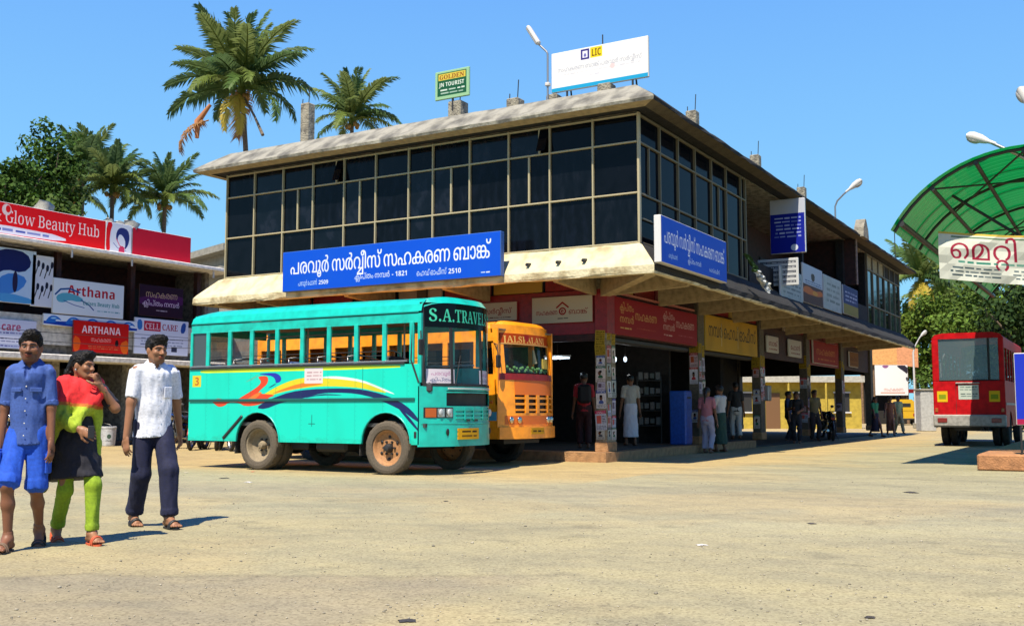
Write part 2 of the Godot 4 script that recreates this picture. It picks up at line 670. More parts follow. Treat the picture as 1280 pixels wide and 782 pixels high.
func ground() -> void:
	# base: dusty yard to the horizon
	var g := StandardMaterial3D.new()
	g.albedo_texture = ntex(noise(21, 0.01, 5), 1024, [[0.0, lin(0.37, 0.285, 0.15)], [0.45, lin(0.44, 0.34, 0.175)], [0.75, lin(0.47, 0.375, 0.2)], [1.0, lin(0.49, 0.41, 0.245)]])
	g.uv1_triplanar = true
	g.uv1_world_triplanar = true
	g.uv1_scale = Vector3.ONE * 0.14
	g.roughness = 0.95
	g.normal_enabled = true
	g.normal_texture = grain_normal
	g.normal_scale = 0.5
	var m := MB.new()
	for r in [[-500.0, -500.0, 500.0, 500.0]]:
		m.quad(V(r[0], 0, r[3]), V(r[2], 0, r[3]), V(r[2], 0, r[1]), V(r[0], 0, r[1]))
	struct(put("ground", m, g))
	# worn asphalt of the yard, a sheet just above, its wear and patches drawn into a map
	var X0 := -20.0
	var Z0 := -40.0
	var S := 60.0
	var n := 900
	var n1 := noise(31, 0.09, 4)
	var n2 := noise(32, 0.35, 4)
	var n3 := noise(33, 1.9, 3)
	var n4 := noise(34, 0.16, 3)
	var sand := Vector3(0.385, 0.295, 0.130)
	var grey := Vector3(0.310, 0.283, 0.164)
	var gravel := Vector3(0.312, 0.276, 0.150)
	var tan := Vector3(0.270, 0.230, 0.134)
	var b := PackedByteArray()
	b.resize(n * n * 3)
	for j in n:
		var z := Z0 + S * (j + 0.5) / n
		for i in n:
			var x := X0 + S * (i + 0.5) / n
			var q1 := n1.get_noise_2d(x, z)
			var q2 := n2.get_noise_2d(x, z)
			# how far from the camera's stretch of yard: sandy margins near bus and building
			var ds := z - (4.9 + q1 * 1.6) + 0.06 * (x + 2.0)
			var margin := clampf(0.5 - ds * 0.55, 0, 1)
			if x > 1.0:
				margin *= clampf(1.0 - (x - 1.0) * 0.5 + q2 * 0.7 - maxf(0.0, z + 2.0) * 0.15, 0, 1)
			var near_ := clampf((z + x * 0.18 - 9.2 - q1 * 1.2) * 0.7, 0, 1)
			var c := grey.lerp(gravel, near_)
			# tyre-polished streaks running along the yard
			var st := n4.get_noise_2d((x * 0.82 + z * 0.57) * 0.35, (z * 0.82 - x * 0.57) * 2.6)
			c *= 1.0 + st * 0.09 * (1.0 - near_ * 0.6)
			c = c.lerp(sand, margin)
			# smoother repair patch at the lower left with a ragged edge
			var pe := (z - 13.35) + (x - 2.6) * 0.62 + q2 * 0.25 + n3.get_noise_2d(x, z) * 0.1
			var pat := clampf(pe * 5.0 + 0.5, 0, 1) * clampf((4.7 - x + q2 * 0.4) * 2.0, 0, 1)
			c = c.lerp(tan * (1.0 + q2 * 0.08), pat)
			if absf(pe) < 0.05 and pat > 0.05:
				c *= 0.82
			# greyer belt across the middle of the yard, worn by wheels
			var belt := clampf(1.0 - absf(z + x * 0.25 - 7.4 - q1 * 1.5) * 0.6, 0, 1) * (1.0 - pat)
			c = c.lerp(Vector3(0.275, 0.242, 0.155), belt * 0.55)
			# sand drifts
			var dr := clampf((n1.get_noise_2d(x * 2.2 + 40.0, z * 2.2) - 0.12) * 2.2, 0, 0.55)
			c = c.lerp(sand, dr * 0.6 * (1.0 - pat))
			# oil spots and stains
			var oil := clampf((n2.get_noise_2d(x * 1.7 - 60.0, z * 1.7) - 0.55) * 4.0, 0, 0.2)
			c *= 1.0 - oil
			c *= 1.0 + q1 * 0.12 + q2 * 0.07 + n3.get_noise_2d(x * 2.0, z * 2.0) * 0.06
			# cracks
			var ck := absf(n2.get_noise_2d(x * 0.5 + 9.0, z * 0.5 - 7.0))
			if ck < 0.006:
				c *= 0.8
			var o := (j * n + i) * 3
			b[o] = int(pow(clampf(c.x, 0, 1), 1 / 2.2) * 255)
			b[o + 1] = int(pow(clampf(c.y, 0, 1), 1 / 2.2) * 255)
			b[o + 2] = int(pow(clampf(c.z, 0, 1), 1 / 2.2) * 255)
	var a := StandardMaterial3D.new()
	a.albedo_texture = ImageTexture.create_from_image(Image.create_from_data(n, n, false, Image.FORMAT_RGB8, b))
	a.roughness = 0.92
	a.detail_enabled = true
	a.detail_blend_mode = BaseMaterial3D.BLEND_MODE_MUL
	var cell := noise(35, 0.085, 2, FastNoiseLite.TYPE_CELLULAR)
	cell.cellular_return_type = FastNoiseLite.RETURN_CELL_VALUE
	a.detail_albedo = ntex(cell, 1024, [[0.0, Color(0.66, 0.65, 0.63)], [0.2, Color(0.86, 0.85, 0.84)], [0.5, Color(0.93, 0.93, 0.92)], [0.85, Color(1, 1, 1)], [1.0, Color(1, 1, 0.98)]])
	a.detail_uv_layer = BaseMaterial3D.DETAIL_UV_2
	a.uv2_triplanar = true
	a.uv2_world_triplanar = true
	a.uv2_scale = Vector3.ONE * 0.75
	a.normal_enabled = true
	a.normal_texture = grain_normal
	a.normal_scale = 0.35
	var s := MB.new()
	# irregular outline
	var rim := PackedVector2Array()
	var nr := noise(36, 0.2, 3)
	for k in 160:
		var t := TAU * k / 160
		var d := V(cos(t), 0, sin(t))
		var rr := minf(29.4 / maxf(absf(d.x), 0.001), 29.4 / maxf(absf(d.z), 0.001)) - 0.6 + nr.get_noise_2d(k * 3.0, 0) * 0.9
		rim.append(Vector2(X0 + S / 2 + d.x * rr, Z0 + S / 2 + d.z * rr))
	for k in 160:
		var p := rim[k]
		var q := rim[(k + 1) % 160]
		var c0 := Vector2(X0 + S / 2, Z0 + S / 2)
		var U := func(w: Vector2): return Vector2((w.x - X0) / S, (w.y - Z0) / S)
		s.face(V(c0.x, 0.004, c0.y), V(q.x, 0.004, q.y), V(p.x, 0.004, p.y), U.call(c0), U.call(q), U.call(p))
	struct(put("yard_asphalt", s, a))
	# loose gravel lying on the near yard
	var st := MB.new()
	st.ball(V(0, 0, 0), V(1, 0.6, 0.8), 6, 4)
	var sm := mat(Color.WHITE, 0.95)
	sm.vertex_color_use_as_albedo = true
	var mm := MultiMesh.new()
	mm.transform_format = MultiMesh.TRANSFORM_3D
	mm.use_colors = true
	mm.mesh = st.done()
	mm.mesh.surface_set_material(0, sm)
	mm.instance_count = 2600
	var rg := RandomNumberGenerator.new()
	rg.seed = 5
	for i in 2600:
		var d := 4.6 + pow(rg.randf(), 1.6) * 13.0
		var an := rg.randf_range(-0.50, 0.50)
		var fw := V(-0.5036, 0, -0.864)
		var rt := V(0.864, 0, -0.5036)
		var p := V(7.76, 0, 18.12) + fw * d + rt * tan(an) * d
		var sz := rg.randf_range(0.003, 0.008) * (1.0 if rg.randf() < 0.96 else 1.8)
		mm.set_instance_transform(i, Transform3D(Basis(Vector3.UP, rg.randf() * TAU).scaled(V(sz, sz, sz) * rg.randf_range(0.7, 1.3)), V(p.x, 0.005 + sz * 0.3, p.z)))
		var k := rg.randf_range(0.14, 0.36)
		mm.set_instance_color(i, Color(k, k * 0.9, k * 0.66))
	var mi := MultiMeshInstance3D.new()
	mi.name = "loose_gravel"
	mi.multimesh = mm
	add_child(mi, true)
	stuff(tag(mi, "fine loose gravel scattered over the near yard", "gravel"))

# strip along the left, front and right edges of the building: profile of (overhang, height) pairs
func band(prof: Array, zl: float, zr: float, jit := 0.0, sd := 1, part := 0) -> MB:
	# part 0: all round, 1: left end and front, 2: the long side
	var f := noise(sd, 1.3, 3)
	var m := MB.new()
	var st := []
	var L := -10.9
	# each station: base point (x, z) and outward offset direction (not unit at mitres)
	for i in 12:
		st.append([Vector2(L, lerpf(zl, 0.0, i / 12.0)), Vector2(-1, 0)])
	st.append([Vector2(L, 0), Vector2(-1, 1)])
	for i in range(1, 32):
		st.append([Vector2(lerpf(L, 0.0, i / 32.0), 0), Vector2(0, 1)])
	st.append([Vector2(0, 0), Vector2(1, 1)])
	for i in range(1, 65):
		st.append([Vector2(0, lerpf(0.0, zr, i / 64.0)), Vector2(1, 0)])
	if part == 1:
		st = st.slice(0, 45)
	elif part == 2:
		st = st.slice(44)
	var rows := []
	for s in st:
		var r := []
		for k in prof.size():
			var p: Vector2 = prof[k]
			var w: Vector2 = s[0] + s[1] * p.x
			var j := jit if p.x > -0.25 else 0.0
			var a := f.get_noise_2d(w.x * 1.0 + k * 7.3, w.y) * j
			r.append(V(w.x + s[1].x * a, p.y + f.get_noise_2d(w.x + 50.0, w.y + k * 5.1) * j, w.y + s[1].y * a))
		rows.append(r)
	for i in rows.size() - 1:
		for k in prof.size() - 1:
			m.quad(rows[i][k + 1], rows[i + 1][k + 1], rows[i + 1][k], rows[i][k])
	for e in [0, rows.size() - 1]:
		for k in range(1, prof.size() - 1):
			if e == 0:
				m.face(rows[e][0], rows[e][k + 1], rows[e][k])
			else:
				m.face(rows[e][0], rows[e][k], rows[e][k + 1])
	return m

func bank() -> void:
	var t := thing("bank_building", "two-storey commercial building with dark glazed upper floor and open shops below", "building")
	# plinth and floors
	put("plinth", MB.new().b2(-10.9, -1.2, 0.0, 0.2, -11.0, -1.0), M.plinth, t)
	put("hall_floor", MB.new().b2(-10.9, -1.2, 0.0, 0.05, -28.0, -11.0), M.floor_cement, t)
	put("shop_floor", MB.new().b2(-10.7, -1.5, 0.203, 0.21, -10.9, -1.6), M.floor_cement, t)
	# first-floor slab and canopy
	put("floor_slab", MB.new().b2(-10.85, -0.05, 4.0, 4.18, -28.2, -0.05), M.concrete, t)
	var cprof := [Vector2(0.0, 4.22), Vector2(0.10, 4.17), Vector2(0.46, 3.79), Vector2(0.51, 3.72), Vector2(0.51, 3.60), Vector2(0.50, 3.585)]
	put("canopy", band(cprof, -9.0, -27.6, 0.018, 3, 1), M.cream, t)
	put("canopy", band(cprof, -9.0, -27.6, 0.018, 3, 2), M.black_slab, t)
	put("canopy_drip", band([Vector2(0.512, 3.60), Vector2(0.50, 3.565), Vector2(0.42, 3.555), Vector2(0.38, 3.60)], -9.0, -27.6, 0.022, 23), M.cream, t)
	put("canopy_underside", band([Vector2(0.381, 3.60), Vector2(0.02, 3.98)], -9.0, -27.6, 0.0, 23, 1), M.maroon, t)  # front underside coloured dark to carry the shade beneath the canopy
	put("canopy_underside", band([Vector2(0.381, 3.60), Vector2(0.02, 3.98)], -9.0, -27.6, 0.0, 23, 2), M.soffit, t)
	put("canopy_soffit", band([Vector2(0.021, 3.981), Vector2(-1.36, 3.985)], -9.0, -27.6), M.soffit, t)
	# brackets under the canopy
	var bp := PackedVector2Array([Vector2(-1.34, 3.975), Vector2(0.0, 3.975), Vector2(0.39, 3.575), Vector2(0.36, 3.53), Vector2(-1.34, 3.44)])
	var bm := MB.new().prism(bp, -0.06, 0.06)
	var bmesh := bm.done()
	for z in [-1.6, -4.25, -6.9, -9.55, -12.2, -14.85, -17.5, -20.1, -22.7, -25.4]:
		put("bracket", bmesh, M.soffit, t, V(0, 0, z))
	for x in [-1.6, -4.2, -6.8, -9.4, -10.75]:
		put("bracket", bmesh, M.soffit, t, V(x, 0, 0), V(0, -PX, 0))
	var dg := PackedVector2Array([Vector2(-1.9, 3.97), Vector2(0.0, 3.97), Vector2(0.54, 3.58), Vector2(0.50, 3.53), Vector2(-1.9, 3.40)])
	put("bracket", MB.new().prism(dg, -0.11, 0.11), M.soffit, t, V(0, 0, 0), V(0, -PI / 4, 0))
	# spouts through the canopy band
	for x in [-1.53, -0.97, -2.2]:
		put("drain_spout", MB.new().cyl(V(x, 3.93, 0.2), V(x, 3.90, 0.46), 0.035, -1, 8), M.dark_steel, t)
	# columns with posters pasted round them
	var ps := []
	for k in 8:
		var cv := poster(k)
		ps.append(print_mat(cv, 0.8))
	var rg := RandomNumberGenerator.new()
	rg.seed = 77
	var spots := []
	for z in [-1.56, -7.0, -12.2, -17.5, -22.6, -28.0]:
		spots.append(V(-1.46, 0, z))
	for x in [-6.0, -10.6]:
		spots.append(V(x, 0, -1.56))
	spots.append(V(-7.2, 0, -28.0))
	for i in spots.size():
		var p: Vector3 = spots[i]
		var c := put("column", MB.new().rbox(V(0, 2.15, 0), V(0.26, 3.7, 0.46), 0.015), rough_mat(lin(0.30, 0.26, 0.17) if i == 0 else lin(0.13, 0.11, 0.08), lin(0.15, 0.12, 0.08) if i == 0 else lin(0.07, 0.06, 0.04), 1.5, 0.85, 40 + i, 1.0), t, p)  # columns past the first get a darker copy, shade included in the tone
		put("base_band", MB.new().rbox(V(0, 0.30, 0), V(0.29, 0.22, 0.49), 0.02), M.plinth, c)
		if i > 4:
			continue
		for fc in 2:
			var y := 0.42 + (0.0 if i == 0 else rg.randf() * 0.5)
			while y < 2.62:
				if i > 0 and rg.randf() < 0.4:
					y += 0.3
					continue
				var hh := rg.randf_range(0.18, 0.46)
				var wd := 0.25 if fc == 0 else 0.225
				var cols := [0.0] if fc == 0 else [-0.112, 0.112]
				for cx in cols:
					var q := MB.new()
					var w2 := wd * rg.randf_range(0.7, 1.0) * 0.5
					var jy := rg.randf_range(-0.03, 0.03)
					var pr := rg.randf_range(0.002, 0.008)
					q.quad(V(-w2, -hh * 0.48, 0), V(w2, -hh * 0.48, 0), V(w2, hh * 0.48, 0), V(-w2, hh * 0.48, 0))
					var k := rg.randi() % 7
					if y > 2.15:
						k = 7
					if fc == 0:
						put("poster", q, ps[k], c, V(cx + rg.randf_range(-0.015, 0.015), y + hh * 0.5 + jy, 0.23 + pr), V(0, 0, rg.randf_range(-0.07, 0.07)))
					else:
						put("poster", q, ps[k], c, V(0.13 + pr, y + hh * 0.5 + jy, cx), V(rg.randf_range(-0.07, 0.07), PX, 0))
				y += hh * 0.96
	# shop walls (dark inside), ceiling and partitions
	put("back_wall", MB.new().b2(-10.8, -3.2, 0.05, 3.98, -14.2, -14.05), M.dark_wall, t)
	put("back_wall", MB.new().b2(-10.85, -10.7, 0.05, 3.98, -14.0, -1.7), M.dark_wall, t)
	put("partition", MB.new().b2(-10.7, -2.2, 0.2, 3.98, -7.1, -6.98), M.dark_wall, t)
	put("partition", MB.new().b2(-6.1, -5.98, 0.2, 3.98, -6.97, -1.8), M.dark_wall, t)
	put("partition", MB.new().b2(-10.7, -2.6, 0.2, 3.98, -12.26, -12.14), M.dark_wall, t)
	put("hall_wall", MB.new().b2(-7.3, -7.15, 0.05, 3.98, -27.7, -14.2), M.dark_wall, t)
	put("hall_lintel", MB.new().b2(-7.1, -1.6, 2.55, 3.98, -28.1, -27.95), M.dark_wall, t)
	# boards over the shop fronts
	put("front_fascia", MB.new().b2(-10.45, -1.62, 2.64, 3.56, -1.5, -1.4), M.red_paint, t)
	put("front_beam", MB.new().b2(-10.45, -1.62, 2.50, 2.635, -1.62, -1.42), M.maroon, t)
	put("corner_board", MB.new().b2(-1.58, -1.30, 2.64, 3.56, -1.78, -1.325), M.red_paint, t)
	for r in [[-6.77, -1.8, 0.0], [-12.0, -7.25, 1.0], [-17.25, -12.45, 2.0], [-22.4, -17.75, 3.0], [-27.8, -22.85, 2.0]]:
		put("side_fascia", MB.new().b2(-1.52, -1.42, 2.62, 3.56, r[0], r[1]), M.maroon if r[2] < 2.5 else M.red_paint, t)
	# second tier of boards between the brackets
	var tier := [M.red_paint, mat(lin(0.55, 0.36, 0.05), 0.6), M.red_paint, mat(lin(0.5, 0.44, 0.36), 0.6), M.maroon, M.red_paint]
	var tz := [-1.8, -3.0, -4.2, -5.5, -6.8, -8.2, -9.5, -10.9, -12.1, -13.5, -14.8, -16.2, -17.4, -18.8, -20.0, -21.4, -22.6, -24.0, -25.4, -26.8, -27.8]
	for i in tz.size() - 1:
		put("upper_board", MB.new().rbox(V(-1.45, 3.765, (tz[i] + tz[i + 1]) / 2), V(0.05, 0.37, absf(tz[i] - tz[i + 1]) - 0.08), 0.01), tier[(i * 5 + 1) % 6], t)
	for i in 7:
		put("upper_board", MB.new().rbox(V(-2.2 - i * 1.3, 3.765, -1.45), V(1.22, 0.37, 0.05), 0.01), tier[(i * 7) % 6], t)
	# little tie bars and the pink moulding above the red boards
	put("moulding", MB.new().b2(-1.40, -1.31, 3.50, 3.545, -6.5, -1.9), mat(lin(0.5, 0.16, 0.13), 0.5), t)
	# rolled shutters seen edge-on inside the openings
	for r in [[-6.6, -1.95], [-11.8, -7.4]]:
		var s := put("shutter_box", MB.new().rbox(V(-1.62, 2.56, (r[0] + r[1]) / 2), V(0.22, 0.14, r[1] - r[0]), 0.04), M.dark_steel, t)
	# upper floor front: frames and panes
	var ys := [4.24, 5.20, 6.20, 6.74]
	var xs := [-10.88, -9.97, -9.06, -8.14, -7.22, -6.32, -5.42, -4.78, -3.84, -2.89, -1.93, -0.97, 0.0]
	var mids := [2, 4, 7, 9]
	var zs := [0.0, 1.11, 2.11, 3.12, 4.18, 5.2, 6.3, 6.65]
	var pg := RandomNumberGenerator.new()
	pg.seed = 9
	var pane := func(x0: float, x1: float, y0: float, y1: float, side: bool):
		var q := MB.new()
		var tw := pg.randf_range(-0.004, 0.004)
		var th := pg.randf_range(-0.004, 0.004)
		var w := x1 - x0
		var h := y1 - y0
		q.box(Vector3.ZERO, V(w, h, 0.006))
		if side:
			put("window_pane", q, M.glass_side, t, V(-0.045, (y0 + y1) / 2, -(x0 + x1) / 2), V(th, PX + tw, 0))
		else:
			put("window_pane", q, M.panes[pg.randi() % 4], t, V((x0 + x1) / 2, (y0 + y1) / 2, -0.045), V(th, tw, 0))
	for i in xs.size():
		var w := 0.034 if i < 12 else 0.05
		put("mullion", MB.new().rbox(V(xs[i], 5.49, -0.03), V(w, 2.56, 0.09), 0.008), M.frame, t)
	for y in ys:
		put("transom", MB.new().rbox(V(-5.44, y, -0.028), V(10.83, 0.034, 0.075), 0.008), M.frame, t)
	for i in 12:
		for k in 3:
			if k == 1 and mids.has(i):
				var mx: float = (xs[i] + xs[i + 1]) / 2
				pane.call(xs[i] + 0.02, mx - 0.01, ys[k] + 0.02, ys[k + 1] - 0.02, false)
				pane.call(mx + 0.01, xs[i + 1] - 0.02, ys[k] + 0.02, ys[k + 1] - 0.02, false)
				put("sash_bar", MB.new().rbox(V(mx, 5.7, -0.028), V(0.04, 0.95, 0.06), 0.006), M.frame, t)
			elif k == 2 and (i == 3 or i == 9):
				# small top light standing ajar beside a fixed one
				var mx2: float = lerpf(xs[i], xs[i + 1], 0.75)
				pane.call(xs[i] + 0.02, mx2 - 0.02, ys[k] + 0.02, ys[k + 1] - 0.02, false)
				var q := MB.new().box(V(0, -0.25, 0), V(xs[i + 1] - mx2 - 0.04, 0.5, 0.012))
				put("open_top_light", q, M.glass_dark, t, V((mx2 + xs[i + 1]) / 2, 6.7, -0.01), V(-0.35, 0, 0))
				put("sash_bar", MB.new().rbox(V(mx2, 6.47, -0.028), V(0.04, 0.5, 0.06), 0.006), M.frame, t)
			else:
				pane.call(xs[i] + 0.02, xs[i + 1] - 0.02, ys[k] + 0.02, ys[k + 1] - 0.02, false)
	for i in range(1, zs.size()):
		put("mullion", MB.new().rbox(V(-0.03, 5.49, -zs[i]), V(0.09, 2.56, 0.04), 0.008), M.shaded_frame, t)
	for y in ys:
		put("transom", MB.new().rbox(V(-0.028, y, -3.36), V(0.075, 0.038, 6.58), 0.008), M.shaded_frame, t)
	put("transom", MB.new().rbox(V(-0.028, 4.72, -0.56), V(0.06, 0.035, 1.0), 0.008), M.shaded_frame, t)
	for i in zs.size() - 1:
		for k in 3:
			if k == 1 and (i == 0 or i == 4):
				var mx: float = (zs[i] + zs[i + 1]) / 2
				pane.call(zs[i] + 0.02, mx - 0.01, ys[k] + 0.02, ys[k + 1] - 0.02, true)
				pane.call(mx + 0.01, zs[i + 1] - 0.02, ys[k] + 0.02, ys[k + 1] - 0.02, true)
				put("sash_bar", MB.new().rbox(V(-0.028, 5.7, -mx), V(0.06, 0.95, 0.04), 0.006), M.shaded_frame, t)
			else:
				pane.call(zs[i] + 0.02, zs[i + 1] - 0.02, ys[k] + 0.02, ys[k + 1] - 0.02, true)
	# walls behind the glass, left end wall, verandah
	put("inner_wall", MB.new().b2(-10.8, -0.25, 3.93, 6.85, -6.9, -0.4), M.black, t)
	put("end_wall", MB.new().b2(-10.9, -10.72, 3.93, 6.76, -28.0, -0.09), M.concrete, t)
	put("verandah_wall", MB.new().b2(-2.1, -1.95, 3.93, 6.75, -28.0, -6.92), M.maroon, t)
	put("verandah_end", MB.new().b2(-1.93, -0.1, 3.93, 6.75, -6.86, -6.72), M.maroon, t)
	put("parapet", MB.new().b2(-0.14, -0.02, 3.93, 4.78, -20.9, -6.9), M.dark_wall, t)
	for z in [-12.2, -17.5, -20.95]:
		put("post", MB.new().b2(-0.3, -0.06, 3.93, 6.75, z - 0.1, z + 0.1), M.dark_wall, t)
	for z in [-9.0, -14.6, -19.2]:
		put("door", MB.new().b2(-1.94, -1.90, 3.95, 5.9, z - 0.45, z + 0.45), M.dark_steel, t)
	# fin beside the joint in the roof
	put("fin_wall", MB.new().b2(-1.9, 0.30, 5.25, 6.78, -17.75, -17.62), M.maroon, t)
	put("fin_edge", MB.new().b2(0.302, 0.34, 5.25, 6.78, -17.78, -17.59), rough_mat(lin(0.30, 0.2, 0.15), lin(0.15, 0.09, 0.07), 1.0), t)
	# glazed room at the far end
	var far_frame := mat(lin(0.16, 0.14, 0.09), 0.6)  # darker tone than the front frames
	var fz := [-21.0, -22.0, -23.1, -24.2, -25.3, -26.4, -27.4]
	for i in fz.size():
		put("mullion", MB.new().rbox(V(-0.03, 5.36, fz[i]), V(0.08, 2.8, 0.06), 0.008), far_frame, t)
	for y in [3.98, 4.9, 6.2, 6.73]:
		put("transom", MB.new().rbox(V(-0.028, y, -24.2), V(0.07, 0.05, 6.3), 0.008), far_frame, t)
	var green_glass := mat(lin(0.03, 0.06, 0.05), 0.08)
	var beige := rough_mat(lin(0.42, 0.35, 0.2), lin(0.25, 0.2, 0.11), 1.0)
	for i in 6:
		for k in 3:
			var y0: float = [4.0, 4.93, 6.23][k]
			var y1: float = [4.88, 6.18, 6.71][k]
			put("window_pane" if k < 2 else "panel", MB.new().b2(-0.05, -0.042, y0, y1, fz[i] - 0.03, fz[i + 1] + 0.03), (green_glass if (i + k) % 3 else M.glass_dark) if k < 2 else (beige if i < 3 else M.dark_wall), t)
	put("inner_wall", MB.new().b2(-1.9, -0.2, 3.93, 6.75, -27.6, -21.1), M.dark_wall, t)
	# roof: flat slab with a sloping, weathered lip all round
	put("ceiling_slab", MB.new().b2(-10.85, -0.06, 6.79, 7.18, -28.2, -0.06), M.concrete, t)
	var rprof := [Vector2(-0.55, 7.20), Vector2(-0.30, 7.36), Vector2(-0.06, 7.33), Vector2(0.30, 7.07), Vector2(0.53, 6.90), Vector2(0.56, 6.86), Vector2(0.55, 6.80)]
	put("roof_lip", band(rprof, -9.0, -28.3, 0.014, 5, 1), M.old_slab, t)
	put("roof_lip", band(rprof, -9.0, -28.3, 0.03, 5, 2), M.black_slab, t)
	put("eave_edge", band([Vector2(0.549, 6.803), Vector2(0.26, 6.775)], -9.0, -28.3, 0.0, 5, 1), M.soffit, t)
	put("eave_edge", band([Vector2(0.549, 6.803), Vector2(0.26, 6.775)], -9.0, -28.3, 0.0, 5, 2), M.shaded_eave, t)
	put("eave_soffit", band([Vector2(0.262, 6.776), Vector2(0.24, 6.80), Vector2(-0.04, 6.80)], -9.0, -28.3, 0.0, 5), M.black_slab, t)  # near-black tone carries the shade beneath the eave
	# cap over the joint in the roof edge
	var cp := PackedVector2Array([Vector2(-0.45, 6.80), Vector2(0.45, 6.80), Vector2(0.36, 7.12), Vector2(0.06, 7.44), Vector2(-0.06, 7.44), Vector2(-0.36, 7.12)])
	put("joint_cap", MB.new().at(Transform3D(Basis(Vector3.UP, PX), V(0, 0, -17.7))).prism(cp, 0.35, 0.66), M.concrete, t)
	# starter columns left standing on the roof
	for r in [[-9.22, -1.0, 8.57, 0.26], [-4.82, -1.05, 7.96, 0.34], [-3.3, -1.0, 7.78, 0.3], [-2.35, -1.0, 7.72, 0.26], [-1.12, -1.0, 7.76, 0.3], [-1.1, -6.0, 8.45, 0.27], [-1.1, -11.2, 8.45, 0.27], [-1.1, -16.3, 8.45, 0.27], [-1.1, -25.9, 8.4, 0.27], [-9.6, -6.4, 8.3, 0.26]]:
		var c := put("starter_column", MB.new().rbox(V(0, (r[2] - 7.18) / 2, 0), V(r[3], r[2] - 7.18, r[3]), 0.02), M.concrete, t, V(r[0], 7.18, r[1]))
		for k in 2:
			put("rebar", MB.new().cyl(V(-0.1 + k * 0.2, r[2] - 7.2, 0.08), V(-0.1 + k * 0.22, r[2] - 7.18 + 0.12 + 0.28 * k, 0.07), 0.012, -1, 5), M.dark_steel, c)
	# meter box
	put("meter_box", MB.new().rbox(V(-1.28, 1.55, -12.5), V(0.14, 0.45, 0.32), 0.02), M.steel, t)

func poster(k: int) -> Cv:
	var bg = [Color(0.86, 0.86, 0.9), Color(0.8, 0.78, 0.86), Color(0.88, 0.84, 0.8), Color(0.75, 0.8, 0.88), Color(0.9, 0.9, 0.9), Color(0.82, 0.7, 0.72), Color(0.7, 0.74, 0.72), Color(0.72, 0.6, 0.18)][k]
	var cv := Cv.new(96, 128, bg)
	var r := RandomNumberGenerator.new()
	r.seed = 200 + k
	if k == 7:
		cv.small(6, 90, 6, 122, 8, Color(0.12, 0.1, 0.05), 7)
		return cv
	var ac = [Color(0.7, 0.1, 0.12), Color(0.15, 0.15, 0.5), Color(0.1, 0.35, 0.2), Color(0.75, 0.2, 0.35), Color(0.2, 0.3, 0.6), Color(0.6, 0.1, 0.1), Color(0.15, 0.2, 0.25)][k]
	cv.rect(0, 0, 96, r.randf_range(14, 26), ac)
	cv.small(8, 88, 4, 22, 2, Color(1, 1, 1), k + 1)
	if k % 2 == 0:
		cv.disc(r.randf_range(30, 60), 56, 15, Color(0.42, 0.26, 0.18), 18)
		cv.disc(46, 44, 14, Color(0.08, 0.06, 0.05), 9)
		cv.poly([20, 96, 26, 78, 46, 70, 66, 76, 74, 96], ac.lightened(0.1))
	else:
		cv.rect(10, 32, 50, 84, ac.lerp(Color(0.9, 0.7, 0.3), 0.35))
		cv.small(54, 90, 32, 84, 5, Color(0.15, 0.12, 0.2), k + 3)
	cv.small(6, 90, 98, 124, 3, Color(0.1, 0.1, 0.15), k + 9)
	cv.weather(k + 60, 0.35, Color(0.55, 0.52, 0.5))
	return cv

